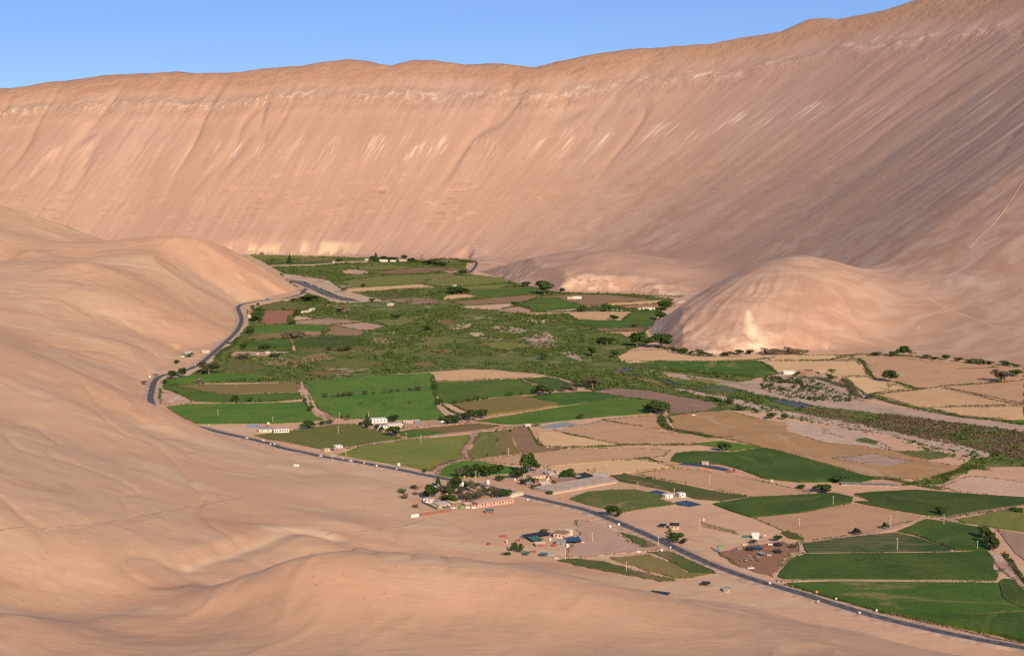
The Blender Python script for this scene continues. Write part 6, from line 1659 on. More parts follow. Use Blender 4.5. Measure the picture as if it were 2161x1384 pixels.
# farm compound right of the road
house('farm_shed', 'yellow shed at the roadside of the farm compound', 'shed', 'c7', (1490, 390), (1592, 382), 8, 36, 'yellow', 'cream', 'shed', 0)
house('farm_shed', 'red-brown long shed behind the yellow shed', 'shed', 'c7', (1640, 362), (1850, 336), 8, 36, 'redbrown', 'brown', 'shed', 4)
shelter('dark net shelter left of the pale gabled roof', 'c7', (1862, 328), (2085, 298), 22, 26, 'black')
house('barn', 'pale gabled barn roof at the back of the farm compound', 'barn', 'c7', (2020, 292), (2160, 296), 16, 22, 'tan', 'concrete', 'gable', 0, False)
house('farmhouse', 'pink-roofed farmhouse under the tallest tree', 'house', 'c7', (1300, 285), (1390, 276), 10, 28, 'tan', 'roofpink', 'gable', 2)
house('farmhouse', 'wide flat pale farmhouse in the middle of the farm compound', 'house', 'c7', (1390, 302), (1530, 286), 10, 28, 'tan', 'roofpink', 'flat', 3)
house('farm_shed', 'cream hut behind the farm compound houses', 'hut', 'c7', (1570, 268), (1625, 262), 5, 26, 'cream', 'cream', 'flat', 1)
house('farm_shed', 'tan flat shed right of the cream hut', 'shed', 'c7', (1590, 304), (1690, 290), 8, 28, 'brown', 'concrete', 'flat', 0)
for _i, (x, y) in enumerate([(1212, 312), (1490, 342), (1545, 315), (1610, 320), (1560, 298)]):
    tank(['white tank under the tallest tree', 'white tank beside the yellow shed', 'white tank in front of the cream hut', 'white tank right of the cream hut front', 'small white tank behind the front tanks'][_i], 'c7', x, y, 22, 20, 'white')
# long greenhouse: spans with arched skins
def greenhouse(label, crop, L, R, depth, H, spans, mat='plastic'):
    ax, ay, z, ang, w, k = base(crop, L, R); e = empty('greenhouse', ax, ay, 0, ang); tag(e, label, 'greenhouse')
    d = depth / spans
    for i in range(spans):
        pts = [(i * d + 0.03, -0.2)] + [(i * d + 0.03 + (d - 0.06) * j / 6, H + 0.7 * math.sin(math.pi * j / 6)) for j in range(7)] + [(i * d + d - 0.03, -0.2)]
        sp = MB().prism(pts[::-1], 0, w).build('span', M[mat], e)
    for i in range(9):
        MB().tube((w * i / 8, -0.06, 0), (w * i / 8, -0.06, H), 0.06, n=6).build('post', M['brown'], e)
    MB().box(0.2, w - 0.2, -0.10, -0.02, 0.02, H * 0.35).build('skirt_board', M['tan'], e)
    return e


greenhouse('long dusty greenhouse with low arched roof beside the road', 'P', (1166, 1043), (1302, 1019), 27, 2.6, 4)
greenhouse('long low grey net greenhouse behind the wide dark green field', 'd1', (462, 150), (880, 162), 9, 1.2, 2, 'darknet')
# roadside compound left of the road
def pillar_wall(label, crop, L, R, h, n, mat, pmat, name='boundary_wall', win=True):
    ax, ay, z, ang, w, k = base(crop, L, R); H = h * k
    e = empty(name, ax, ay, 0, ang); tag(e, label, 'wall')
    for i in range(n):
        x0, x1 = w * i / n, w * (i + 1) / n
        p = MB().box(x0 + 0.22, x1 - 0.22, 0, 0.25, -0.2, H * 0.82).build('panel', M[mat], e)
        if win and i % 3 != 1: MB().box(x0 + (x1 - x0) * 0.3, x0 + (x1 - x0) * 0.7, -0.03, 0.02, H * 0.45, H * 0.75).build('opening', M['dark'], p)
    for i in range(n + 1):
        x = w * i / n; MB().box(x - 0.2, x + 0.2, -0.1, 0.35, -0.2, H).build('pillar', M[pmat], e)
    return e


pillar_wall('pink wall with white pillars along the roadside compound', 'c7', (800, 602), (1192, 545), 38, 13, 'pink', 'white')
pillar_wall('red-brown board wall at the left end of the roadside compound', 'c7', (225, 684), (540, 636), 34, 10, 'redbrown', 'redbrown', win=False)
house('restaurant', 'low building with long pale roof behind the pink wall', 'building', 'c7', (830, 576), (1190, 524), 6, 26, 'pink', 'roofpink', 'shed', 8)
house('ticket_booth', 'cream long canopy at the road end of the pink wall', 'canopy', 'c7', (1162, 494), (1304, 472), 4, 20, 'cream', 'cream', 'shed', 0, False)
house('hut', 'flat-roofed hut with grey roof behind the white van', 'hut', 'c7', (430, 602), (545, 584), 9, 32, 'tan', 'concrete', 'shed', 2)
house('hut', 'dark-roofed hut behind the red board wall', 'hut', 'c7', (560, 575), (660, 560), 8, 28, 'brown', 'tan', 'shed', 2)
house('hut', 'white hut with yellow panel at the left corner of the roadside compound', 'hut', 'c7', (262, 540), (346, 546), 6, 40, 'white', 'concrete', 'flat', 2)
plain_box('board', 'yellow panel beside the white corner hut', 'panel', 'c7', (330, 535), (356, 534), 1, 26, 'yellow')
house('gazebo', 'dark thatched gazebo in the roadside compound', 'gazebo', 'c7', (440, 432), (560, 432), 8, 24, 'dark', 'darkroof', 'gable', 0, False, 1.8)
for _i, (x, y, h, w) in enumerate([(385, 400, 34, 26), (418, 392, 40, 26), (378, 430, 34, 22)]):
    tank(['white barrel stack, left one behind the compound corner', 'white barrel stack, right one behind the compound corner', 'white barrel in front of the barrel stack'][_i], 'c7', x, y, h, w, 'white')
tank('white water tank on a stand between the compound trees', 'c7', 668, 412, 46, 28, 'white', 44)
tank('white roadside tank by the grove', 'c7', 932, 350, 44, 34, 'white')
plain_box('container', 'white container at the left end of the red board wall', 'container', 'c7', (138, 700), (218, 690), 2.6, 30, 'white')
plain_box('crate', 'lime green crate in front of the compound huts', 'crate', 'c7', (645, 606), (690, 600), 2, 28, 'green')
plain_box('crate', 'teal crate left of the white van', 'crate', 'c7', (480, 604), (540, 596), 2, 18, 'netgreen')
plain_box('crate', 'pile of pale goods right of the lime green crate', 'crate', 'c7', (700, 605), (745, 602), 2, 22, 'cream')
plain_box('crate', 'small white crate by the pink wall', 'crate', 'c7', (765, 606), (795, 602), 2, 18, 'white')
tank('red barrel on a stand in the roadside compound', 'c7', 686, 555, 28, 24, 'red', 20)
pillar_wall('dark green fence at the left edge of the roadside compound', 'c7', (250, 545), (400, 612), 22, 6, 'netgreen', 'dark', 'fence', False)
tank('white tank on the sand by the pink wall road end', 'c7', 1345, 520, 22, 24, 'white')
house('ruin', 'small pile of boards and sheets on the sandy yard', 'debris', 'c7', (905, 655), (990, 655), 4, 20, 'redbrown', 'netgreen', 'shed', 1, False)
for _i, (L_, R_, w_, rf, st) in enumerate([((500, 470), (545, 466), 'tan', 'tin', 'shed'), ((600, 500), (650, 494), 'cream', 'redbrown', 'gable'), ((350, 585), (400, 590), 'white', 'tin', 'shed'), ((700, 590), (760, 582), 'redbrown', 'tan', 'shed'), ((560, 545), (610, 540), 'tan', 'concrete', 'flat'), ((720, 560), (780, 552), 'brown', 'darkroof', 'gable'), ((410, 560), (450, 556), 'cream', 'tin', 'shed'), ((880, 420), (930, 424), 'tan', 'roofpink', 'shed')]):
    house('hut', ['grey-roofed hut below the dark gazebo', 'red-roofed hut in the middle of the compound trees', 'white hut at the dark green compound fence', 'rusty hut behind the lime green crate', 'flat tan hut left of the red barrel', 'dark hut right of the red barrel', 'cream hut behind the grey-roofed front hut', 'pink-roofed hut on the road side of the compound'][_i], 'hut', 'c7', L_, R_, 5, 24, w_, rf, st, 1)
for _i, (L_, R_, w_, rf, st) in enumerate([((1300, 330), (1350, 324), 'tan', 'tin', 'shed'), ((1420, 345), (1470, 340), 'redbrown', 'tan', 'shed'), ((1700, 318), (1760, 310), 'cream', 'concrete', 'flat'), ((1530, 262), (1565, 258), 'brown', 'tin', 'shed'), ((1640, 252), (1700, 246), 'tan', 'roofpink', 'gable'), ((1330, 370), (1380, 372), 'brown', 'tin', 'shed'), ((1850, 300), (1900, 294), 'redbrown', 'tin', 'shed')]):
    house('farm_shed', ['tin-roofed shed in the farm compound yard', 'rusty shed left of the yellow shed', 'cream shed over the red-brown long shed', 'brown shed left of the cream hut', 'gabled tan shed at the back of the farm compound', 'brown shed on the road verge of the farm compound', 'rusty shed left of the dark net shelter'][_i], 'shed', 'c7', L_, R_, 5, 24, w_, rf, st, 1)
# scrap house
house('brick_house', 'mud-brick house with broken walls in the scrap yard', 'house', 'c7', (1610, 905), (1740, 915), 8, 44, 'tan', 'brown', 'shed', 3)
house('brick_house', 'roofless cream brick room behind the mud-brick house', 'house', 'c7', (1740, 880), (1810, 880), 6, 50, 'cream', 'cream', 'flat', 1)
house('shed', 'tin shed with red side in the scrap yard', 'shed', 'c7', (1638, 990), (1730, 994), 6, 42, 'tin', 'tin', 'shed', 1)
plain_box('board', 'red panel leaning at the tin shed', 'panel', 'c7', (1600, 998), (1640, 994), 1.0, 28, 'red')
shelter('blue tarpaulin shelter in the scrap yard', 'c7', (1745, 975), (1910, 968), 14, 26, 'bluetarp')
shelter('green net shelter left of the scrap houses', 'c7', (1400, 962), (1515, 950), 12, 24, 'netgreen')
shelter('black net shelter behind the green one', 'c7', (1350, 930), (1600, 890), 10, 26, 'black')
tank('white tank beside the blue tarpaulin', 'c7', 1755, 1002, 36, 30, 'white'); tank('white tank behind the tin shed', 'c7', 1576, 934, 28, 26, 'white')
tank('tall pale tank on the left of the scrap yard', 'c7', 1128, 962, 40, 22, 'concrete'); tank('cream tank beside the dark scrap yard tree', 'c7', 1158, 1030, 32, 34, 'cream')
house('hut', 'low rusty hut in front of the green shelter', 'hut', 'c7', (1425, 1000), (1525, 1000), 4, 24, 'redbrown', 'tan', 'shed', 1)
plain_box('crate', 'red crates left of the scrap yard shelters', 'crate', 'c7', (1055, 900), (1125, 900), 2, 14, 'red'); plain_box('crate', 'dark red crate at the edge of the scrap yard', 'crate', 'c7', (928, 982), (962, 980), 2, 18, 'red')
shelter('small green tarpaulin low on the ground, right of two', 'c7', (1470, 1108), (1548, 1108), 6, 14, 'netgreen'); shelter('small green tarpaulin low on the ground, left of two', 'c7', (1300, 1098), (1360, 1098), 6, 12, 'netgreen')
for _i, (x, y, w) in enumerate([(1300, 1065, 60), (1400, 1062, 70), (1590, 1092, 70), (1640, 1128, 50), (1290, 930, 50), (1240, 945, 40), (1840, 900, 40), (1910, 965, 40)]):
    plain_box('crate', ['rusty junk box %s' % s for s in ('below the dark scrap yard tree', 'above the left green tarpaulin', 'right of the right green tarpaulin', 'at the weedy strip corner', 'left of the green net shelter', 'far left of the green net shelter', 'right of the cream brick room', 'right of the blue tarpaulin')][_i], 'box', 'c7', (x - w / 2, y), (x + w / 2, y), 2.5, 16, ['brown', 'redbrown', 'steel', 'tan'][_i % 4])
# lower tarps and hut
shelter('dark tarpaulin shade on the near sand below the weedy strip', 'P', (1368, 1257), (1408, 1262), 7, 4, 'nightblue'); shelter('small black shade on the sand near the road', 'P', (1480, 1237), (1498, 1238), 6, 4, 'black')
house('hut', 'small pale hut on the sand near the road', 'hut', 'c8', (1322, 1334), (1380, 1338), 5, 36, 'concrete', 'tin', 'flat', 1)
# pale yard: ponds, tanks, nursery, black hut
sheet('pond', 'c8', [(570, 365), (680, 345), (800, 382), (750, 410), (640, 390)], M['pond'], 0.02, 'blue farm pond behind the two white tanks', 'pond', kind='thing', jit=0.2)
sheet('pond', 'c8', [(840, 465), (960, 445), (1105, 482), (1000, 503), (880, 490)], M['pond'], 0.02, 'dark blue square pond in front of the white tanks', 'pond', kind='thing', jit=0.2)
sheet('reservoir', 'c4', [(1570, 672), (1800, 627), (1935, 655), (1700, 688), (1620, 684)], M['tin'], 0.3, 'grey lined reservoir beside the bare fields', 'reservoir', kind='thing', jit=0.3)
sheet('channel', 'c8', [(890, 90), (1000, 76), (1300, 122), (1380, 142), (1340, 156), (1100, 112)], M['pond'], 0.05, 'long dark water channel at the edge of the dark green field', 'channel', kind='thing', jit=0.2)
house('pump_house', 'left white pump house between the two ponds', 'hut', 'c8', (758, 424), (832, 416), 6, 32, 'white', 'white', 'flat', 1); house('pump_house', 'right white pump house between the two ponds', 'hut', 'c8', (895, 414), (955, 408), 6, 36, 'white', 'white', 'flat', 1)
house('pump_house', 'pale pump house beside the long channel', 'hut', 'c8', (1112, 98), (1178, 100), 5, 28, 'concrete', 'concrete', 'flat', 1)
for _i, (x, y) in enumerate([(1120, 138), (1190, 150)]):
    plain_box('crate', ['orange crate left on the channel bank', 'orange crate right on the channel bank'][_i], 'crate', 'c8', (x - 25, y), (x + 25, y + 2), 2, 10, 'orange')
house('hut', 'black-roofed hut in the pale yard', 'hut', 'c8', (800, 722), (885, 726), 7, 36, 'tan', 'black', 'gable', 2, True, 1.6)
shelter('black lean-to left of the black-roofed hut', 'c8', (690, 708), (760, 712), 6, 14, 'black')
house('tent', 'white tent at the end of the nursery rows', 'tent', 'c8', (1600, 815), (1668, 818), 6, 36, 'white', 'white', 'gable', 0, True, 1.4)
for _i in range(3):
    plain_box('crate', ['green crate left of the white tent, outer', 'green crate left of the white tent, middle', 'green crate left of the white tent, inner'][_i], 'crate', 'c8', (1515 + _i * 28, 806), (1540 + _i * 28, 806), 2.5, 18, 'netgreen')
plain_box('crate', 'green crate right of the white tent', 'crate', 'c8', (1675, 810), (1700, 810), 2, 14, 'netgreen')
tank('white tank in the middle of the pale yard', 'c8', 1130, 636, 16, 20, 'white'); tank('white tank right of the white tent', 'c8', 1725, 788, 14, 18, 'white')
# corral: black shelters, troughs, cattle
for _i, (a, b, d, h, m) in enumerate([((1570, 950), (1640, 946), 8, 30, 'black'), ((1845, 905), (1905, 902), 8, 26, 'black'), ((1845, 972), (1905, 968), 8, 26, 'black'), ((1650, 940), (1720, 934), 8, 26, 'bluetarp'), ((1600, 872), (1660, 868), 6, 18, 'black'), ((1690, 990), (1740, 985), 6, 24, 'tin')]):
    shelter(['black shelter at the middle of the corral', 'black shelter at the right of the corral, back', 'black shelter at the right of the corral, front', 'dark blue shelter in the corral', 'low black shelter at the back of the corral', 'grey shelter in the corral beside the cattle'][_i], 'c8', a, b, d, h, m)
plain_box('trough', 'red trough in the corral', 'trough', 'c8', (1710, 918), (1760, 916), 2, 16, 'red'); plain_box('trough', 'green trough behind the roadside fence of the corral', 'trough', 'c8', (1275, 900), (1335, 902), 3, 14, 'green')
for _i, (x, y, m) in enumerate([(1700, 965, 'concrete'), (1640, 1000, 'brown'), (1770, 985, 'concrete'), (1480, 920, 'steel'), (1780, 880, 'white'), (1530, 880, 'tan')]):
    plain_box('feed_box', 'feed box in the corral, ' + ('nearest the grey shelter', 'left of the grey shelter', 'right of the grey shelter', 'at the fence end', 'beside the back shelter', 'left of the back shelter')[_i], 'box', 'c8', (x - 22, y), (x + 22, y), 2, 14, m)
pillar_wall('dark low fence along the roadside of the corral', 'c8', (1200, 905), (1430, 1040), 12, 14, 'dark', 'brown', 'fence', False)


def cow_mesh():
    me = bpy.data.meshes.new('cow'); J = [(0, 0, 0.98), (-0.55, 0, 1.05), (-0.85, 0, 1.08), (0.55, 0, 1.02), (0.85, 0, 1.2), (1.1, 0, 1.32), (1.4, 0, 1.12), (-1.0, 0, 0.75), (-1.03, 0, 0.45)]
    E = [(0, 1), (1, 2), (0, 3), (3, 4), (4, 5), (5, 6), (2, 7), (7, 8)]; Rr = [0.36, 0.35, 0.22, 0.34, 0.2, 0.15, 0.09, 0.03, 0.03]
    for px_, (x, k) in ((1, (-0.65, 0)), (3, (0.6, 0))):
        for y in (-0.2, 0.2):
            b = len(J); J += [(x, y, 0.7), (x + (0.05 if px_ == 3 else -0.08), y, 0.38), (x, y, 0.02)]; E += [(px_, b), (b, b + 1), (b + 1, b + 2)]; Rr += [0.15, 0.075, 0.06]
    me.from_pydata(J, E, []); o = bpy.data.objects.new('cow', me); C.objects.link(o)
    sk = o.modifiers.new('s', 'SKIN')
    for v, r_ in zip(me.skin_vertices[0].data, Rr): v.radius = (r_, r_)
    me.skin_vertices[0].data[0].use_root = True
    sb = o.modifiers.new('u', 'SUBSURF'); sb.levels = 1
    out = bpy.data.meshes.new_from_object(o.evaluated_get(bpy.context.evaluated_depsgraph_get())); bpy.data.objects.remove(o)
    return out


COW = cow_mesh(); _hide = NT('cow_hide'); COW.materials.clear()
COW.materials.append(_hide.color(_hide.mix(_hide.ss(_hide.noise(_hide.n('ShaderNodeTexCoord').outputs['Object'], 1.6, 1), 0.46, 0.5), (0.03, 0.022, 0.018), _hide.mix(_hide.ss(_hide.rnd(), 0.4, 0.5), (0.55, 0.48, 0.40), (0.10, 0.05, 0.03)))))
_r = random.Random(3)
for _i in range(16):
    (p,) = cp('c8', [(_r.uniform(1490, 1720), _r.uniform(990, 1045))]); x, y = map(float, gnd(*p))
    o = mesh_obj('cow', COW); o.location = (x, y, 0.45); o.rotation_euler = (0, 0, _r.random() * 6.28); tag(o, 'cow standing in the brown dirt corral beside the road', 'cow', 'cattle in the corral')

# nursery: rows of potted seedlings
_nm = MB().lathe([(0.28, 0.0), (0.34, 0.45)], n=8).mesh('pot'); _nm.materials.append(M['black'])
for _row in range(5):
    a, b = np.array((1100, 655 + _row * 9)), np.array((1480 - (4 - _row) * 12, 742 + _row * 9))
    P_, N_, S_ = [], [], []
    rr = np.random.default_rng(_row)
    ln = [tuple(map(float, gnd(*p))) for p in cp('c8', [tuple(a), tuple(b)])]
    V, Q = line_cloud([ln], 1.2, 1.1, 4.0, rr, 0.28)
    tag(mesh_obj('seedling_row', np_mesh('seedling_row', V, Q), LEAF['hedge']), ('first', 'second', 'third', 'fourth', 'fifth')[_row] + ' row of nursery seedlings from the back of the pale yard', 'seedlings')
# far houses
house('farmhouse', 'white far farmhouse below the conifer at the far end', 'house', 'c1', (1445, 238), (1520, 238), 12, 20, 'white', 'white', 'flat', 3); house('hut', 'small white house right of the far white farmhouse', 'house', 'c1', (1545, 236), (1600, 236), 10, 14, 'white', 'white', 'flat', 2)
house('farmhouse', 'far farmhouse with wide brown roof', 'house', 'c1', (1632, 232), (1728, 232), 14, 16, 'tan', 'roofpink', 'gable', 3); house('hut', 'small white far hut left of the far conifer', 'hut', 'c1', (1305, 224), (1338, 224), 8, 12, 'white', 'white', 'flat', 1)
house('hut', 'tiny white far hut by the pale track', 'hut', 'c1', (1000, 246), (1018, 246), 6, 12, 'white', 'white', 'flat', 1)
house('shed', 'low white sheds right of the grey tree by the red-brown field', 'shed', 'c1', (722, 724), (795, 712), 6, 16, 'white', 'cream', 'flat', 3); house('shed', 'small white shed at the end of the low white sheds', 'shed', 'c1', (800, 706), (834, 698), 6, 22, 'cream', 'white', 'flat', 1)
house('hut', 'hut with red front at the road bend', 'hut', 'c1', (192, 730), (236, 728), 7, 34, 'redbrown', 'tin', 'shed', 1); house('hut', 'pale hut below the red-fronted hut at the road bend', 'hut', 'c1', (196, 768), (228, 766), 6, 28, 'cream', 'tin', 'shed', 1)
house('hut', 'white hut in the scrub beyond the upper river', 'hut', 'c1', (1545, 655), (1585, 650), 8, 20, 'cream', 'white', 'flat', 1)
for _i, (x, y, w) in enumerate([(285, 1118, 30), (380, 1108, 40), (510, 1116, 24), (450, 1112, 20)]):
    house('hut', ('first', 'second', 'fourth', 'third')[_i] + ' tiny pale hut from the left on the pink rubble strip', 'hut', 'c1', (x - w / 2, y), (x + w / 2, y), 5, 16, ['cream', 'white', 'white', 'redbrown'][_i], 'tin', 'shed', 1)
house('hut', 'white hut beside the long olive field under the low spur', 'hut', 'c2', (222, 414), (248, 414), 7, 14, 'white', 'white', 'flat', 1); house('hut', 'red-roofed hut at the small bare field', 'hut', 'c2', (225, 470), (280, 470), 8, 14, 'cream', 'redbrown', 'gable', 1)
house('farmhouse', 'pale far house in front of the dark brown-green field', 'house', 'c2', (1212, 516), (1285, 514), 12, 20, 'white', 'cream', 'flat', 3); house('shed', 'tan shed left of the pale far house', 'shed', 'c2', (1168, 516), (1208, 515), 10, 16, 'yellow', 'tan', 'flat', 1)
house('shed', 'white shed left of the dome hill', 'shed', 'c2', (1790, 604), (1895, 604), 10, 14, 'white', 'cream', 'shed', 3); house('hut', 'tiny white hut left of the dome hill white shed', 'hut', 'c2', (1755, 604), (1780, 604), 7, 12, 'white', 'white', 'flat', 1)
for _i, (x, y) in enumerate([(1545, 612), (1580, 612), (1615, 614)]):
    tank(('first', 'second', 'third')[_i] + ' small white tank from the left beyond the wide bare far field', 'c2', x, y, 9, 11, 'white')
house('hut', 'pale hut left of the road on the sand fan', 'hut', 'c3', (462, 208), (520, 206), 7, 22, 'concrete', 'palegreen', 'shed', 1); house('hut', 'pinkish ruin right of the pale hut on the sand fan', 'hut', 'c3', (610, 188), (675, 186), 7, 24, 'tan', 'tan', 'flat', 1)
house('hut', 'tiny hut with green panel beside the pale sand fan hut', 'hut', 'c3', (415, 222), (455, 222), 6, 16, 'palegreen', 'netgreen', 'shed', 1)
house('shed', 'long white shed on the right bank', 'shed', 'c5', (1962, 388), (2066, 386), 8, 22, 'white', 'white', 'shed', 0); house('shed', 'red shed right of the long white shed on the right bank', 'shed', 'c6', (120, 386), (186, 384), 7, 20, 'redbrown', 'pink', 'shed', 1)
house('shed', 'dark shed behind the red shed on the right bank', 'shed', 'c6', (180, 378), (238, 376), 8, 24, 'brown', 'darkroof', 'gable', 1); house('shed', 'low tan-roofed shed on the right bank', 'shed', 'c6', (300, 386), (400, 384), 8, 14, 'brown', 'tan', 'shed', 1)
house('shed', 'small grey-roofed shed at the river hedge', 'shed', 'c6', (690, 606), (745, 606), 6, 14, 'brown', 'tin', 'shed', 0)
plain_box('container', 'small green-white container on the sand below the road', 'container', 'c3', (1412, 1184), (1460, 1184), 3, 22, 'palegreen')
plain_box('table', 'dark bench-like shed at the hill foot right of the lone tree', 'shed', 'c6', (1130, 202), (1188, 202), 4, 12, 'darkroof')


# ---- power poles, signs, fences
POLE_PTS = [('c3', 748, 745, 66, 'in the large green field behind the sand slope'), ('c3', 1230, 800, 54, 'beside the long white shed'), ('c3', 1803, 892, 68, 'in the striped pasture'), ('c3', 1748, 1135, 96, 'at the roadside stalls'), ('c3', 1870, 1090, 62, 'at the corner of the large pasture'), ('c3', 1812, 762, 42, 'where the curving lane ends'), ('c3', 2068, 760, 46, 'behind the white farmhouse'),
            ('c3', 297, 300, 50, 'on the sand left of the road'), ('c3', 480, 285, 46, 'below the sand fan hut'), ('c3', 140, 405, 60, 'on the sand at the road nose'), ('c4', 404, 782, 66, 'on the diagonal track, left'), ('c4', 534, 816, 82, 'on the diagonal track, right'), ('c4', 1300, 925, 78, 'in the dull olive-brown strip'), ('c4', 1628, 1075, 80, 'behind the farm compound'), ('c7', 806, 340, 130, 'at the roadside grove'),
            ('c7', 1145, 62, 66, 'above the tall roadside tree'), ('c8', 178, 132, 74, 'in the bare field with leafless trees'), ('c8', 1188, 288, 102, 'in the long bare field behind the ponds'), ('c8', 488, 340, 78, 'left of the upper pond'), ('c8', 843, 400, 82, 'between the two ponds'), ('c8', 1092, 738, 120, 'in the pale yard beside the seedlings'), ('c8', 690, 890, 108, 'on the road verge by the gravel apron'), ('c8', 376, 1134, 86, 'on the weedy strip, right'),
            ('d2', 834, 442, 106, 'on the weedy strip, left'), ('d2', 1080, 272, 84, 'on the gravel apron'), ('d1', 405, 296, 72, 'in the dark green field above the bare field'), ('d1', 820, 440, 80, 'behind the two small round trees'), ('d1', 1205, 440, 82, 'at the crossing of lanes'), ('d1', 868, 628, 102, 'in the planted rows'), ('d1', 1448, 618, 50, 'at the right end of the planted rows'), ('c8', 2062, 700, 50, 'at the right of the pale yard'), ('c2', 298, 412, 28, 'beside the far olive field'), ('c2', 664, 386, 24, 'under the low spur')]
_pm1 = MB().tube((0, 0, -0.3), (0, 0, 1), 0.5, 0.32, 8)
for crop, x, y, h, where in POLE_PTS:
    (p,) = cp(crop, [(x, y)]); X, Y = map(float, gnd(*p)); z = 0.0 if in_floor(X, Y) else height_at(X, Y)
    if z > 0.5:
        for _ in range(8): X, Y = map(float, gnd(*p, z)); z = height_at(X, Y)
    H = max(7.5, min(12.5, h * mpp(p[1]) / CROP[crop][2]))
    e = empty('power_pole', X, Y, z, 0.5); tag(e, 'pale concrete power pole ' + where, 'pole')
    MB().tube((0, 0, -0.3), (0, 0, H), 0.24, 0.15, 8).build('post', M['pole'], e)
    MB().box(-1.1, 1.1, 0.20, 0.36, H - 0.9, H - 0.72).build('crossarm', M['pole'], e)
    for q in (-0.95, 0, 0.95):
        MB().tube((q, 0.28, H - 0.718), (q, 0.28, H - 0.45), 0.07, n=6).build('insulator', M['steel'], e)


def sign(label, px, py, mat, h=2.6, w=1.1, diamond=False):
    X, Y = map(float, gnd(px, py)); e = empty('road_sign', X, Y, 0.1, random.uniform(-0.4, 0.4)); tag(e, label, 'sign')
    MB().tube((0, 0.06, -0.3), (0, 0.06, h - w * 0.5), 0.07, n=6).build('post', M['steel'], e)
    m = MB()
    if diamond:
        r = w * 0.75; c = h - w * 0.3
        m.v = [(0, -0.03, c - r), (r, -0.03, c), (0, -0.03, c + r), (-r, -0.03, c), (0, 0.03, c - r), (r, 0.03, c), (0, 0.03, c + r), (-r, 0.03, c)]
        m.f = [(0, 1, 2, 3), (7, 6, 5, 4), (0, 4, 5, 1), (1, 5, 6, 2), (2, 6, 7, 3), (3, 7, 4, 0)]
    else: m.box(-w / 2, w / 2, -0.03, 0.03, h - w, h)
    m.build('plate', M[mat], e)


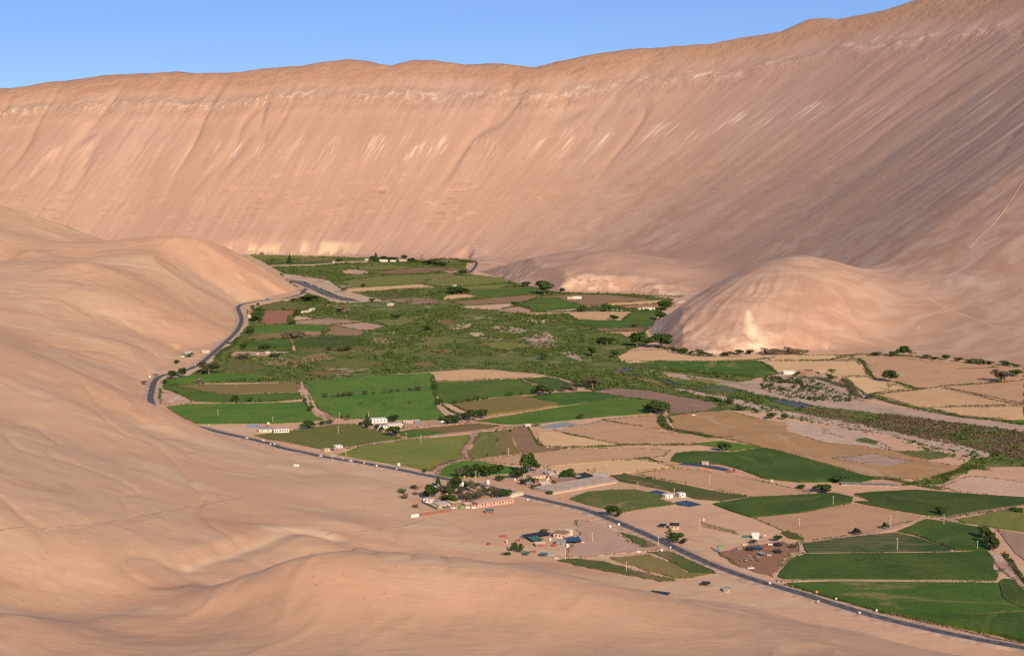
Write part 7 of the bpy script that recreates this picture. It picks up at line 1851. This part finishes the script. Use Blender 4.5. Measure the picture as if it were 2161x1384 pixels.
for label, crop, x, y, mat, h, w, dm in [('yellow diamond sign beside the patchy green field', 'd1', 287, 952, 'orange', 3.6, 1.5, True), ('white sign on the sand side of the near road, left', 'd1', 298, 1012, 'concrete', 3.0, 1.5, False), ('white sign on the field side of the near road, left', 'd1', 427, 990, 'white', 2.6, 1.1, False), ('white sign on the sand side of the near road, right', 'd1', 597, 1095, 'white', 3.0, 1.3, False), ('white sign on the field side of the near road, right', 'd1', 720, 1076, 'white', 2.8, 1.2, False),
                                         ('yellow diamond sign at the roadside grove', 'c7', 690, 304, 'orange', 3.4, 1.6, True), ('yellow diamond sign by the weedy field right of the road', 'c7', 1700, 506, 'orange', 3.2, 1.5, True), ('large white sign beside the large pasture', 'c4', 340, 1030, 'white', 5.0, 2.6, False), ('white sign on the sand side below the pasture, right', 'c4', 320, 1055, 'white', 3.0, 1.3, False), ('white sign on the sand side below the pasture, left', 'c4', 145, 1030, 'white', 3.2, 1.6, False),
                                         ('yellow sign on the sand near the end of the slope', 'c3', 667, 842, 'yellow', 4.0, 2.0, False), ('yellow sign on the road nose', 'c3', 225, 470, 'orange', 4.0, 1.8, True), ('white sign post on the road below the striped pasture, left', 'c3', 1210, 1002, 'white', 3.0, 1.4, False), ('white sign post on the road below the striped pasture, right', 'c3', 1245, 1004, 'white', 3.0, 1.4, False), ('white sign at the roadside stalls', 'c3', 1765, 1108, 'white', 3.0, 1.3, False),
                                         ('white sign on the verge right of the roadside stalls', 'c3', 1845, 1128, 'white', 2.6, 1.2, False), ('white sign on the verge below the large pasture', 'c3', 2030, 1166, 'white', 2.6, 1.2, False), ('white board at the road nose', 'c3', 150, 408, 'white', 3.2, 2.6, False), ('white sign at the gravel apron mouth', 'c8', 305, 698, 'white', 2.8, 1.6, False), ('white sign on the apron beside the road', 'c8', 220, 710, 'white', 2.4, 1.8, False),
                                         ('white sign on the weedy corner by the road', 'c8', 722, 942, 'white', 2.0, 1.8, False), ('white sign on the near road beside the corral', 'c8', 1775, 1274, 'white', 2.8, 1.4, False), ('white road sign by the end of the gravel apron', 'c8', 808, 920, 'white', 2.4, 1.2, False), ('white board at the channel field corner', 'c8', 1795, 262, 'concrete', 2.4, 2.8, False)]:
    (p,) = cp(crop, [(x, y)]); sign(label, p[0], p[1], mat, h, w, dm)


_post = MB().box(-0.09, 0.09, -0.09, 0.09, -0.3, 1.9).mesh('post'); _post.materials.append(M['brown'])


def fence(label, crop, pts, step=6.0):
    W = [tuple(map(float, gnd(*p))) for p in cp(crop, pts)]; e = empty('wire_fence', *W[0], 0); tag(e, label, 'fence')
    P_ = []
    for (x0, y0), (x1, y1) in zip(W[:-1], W[1:]):
        L = math.hypot(x1 - x0, y1 - y0); n = max(1, int(L / step))
        P_ += [(x0 + (x1 - x0) * k / n, y0 + (y1 - y0) * k / n) for k in range(n)]
    P_.append(W[-1])
    zs = np.maximum(terrain_height([p[0] for p in P_], [p[1] for p in P_])[0], 0)
    for (x, y), z in zip(P_, zs):
        o = mesh_obj('post', _post, None, e); o.location = (x - W[0][0], y - W[0][1], z)
    for hz in (0.6, 1.2, 1.75):
        m = MB()
        for (a, za), (b, zb) in zip(zip(P_[:-1], zs[:-1]), zip(P_[1:], zs[1:])): m.tube((a[0] - W[0][0], a[1] - W[0][1], za + hz), (b[0] - W[0][0], b[1] - W[0][1], zb + hz), 0.02, n=4, caps=False)
        m.build('wire', M['steel'], e)


fence('wire fence down the left side of the sandy yard', 'c7', [(340, 690), (520, 755), (660, 815), (810, 878)])
fence('wire fence along the near side of the sandy yard', 'c7', [(810, 878), (1050, 845), (1400, 790), (1700, 748), (1960, 715)])
fence('wire fence along the road side of the sandy yard', 'c7', [(1350, 525), (1540, 575), (1700, 620), (1960, 700)])
fence('wire fence on the sand from the road to the container', 'c3', [(1200, 1090), (1330, 1110), (1480, 1172), (1600, 1155), (1740, 1135)])
fence('square fence pen in the pale yard', 'c8', [(1000, 800), (1170, 790), (1300, 845), (1120, 862), (960, 812)], 4)
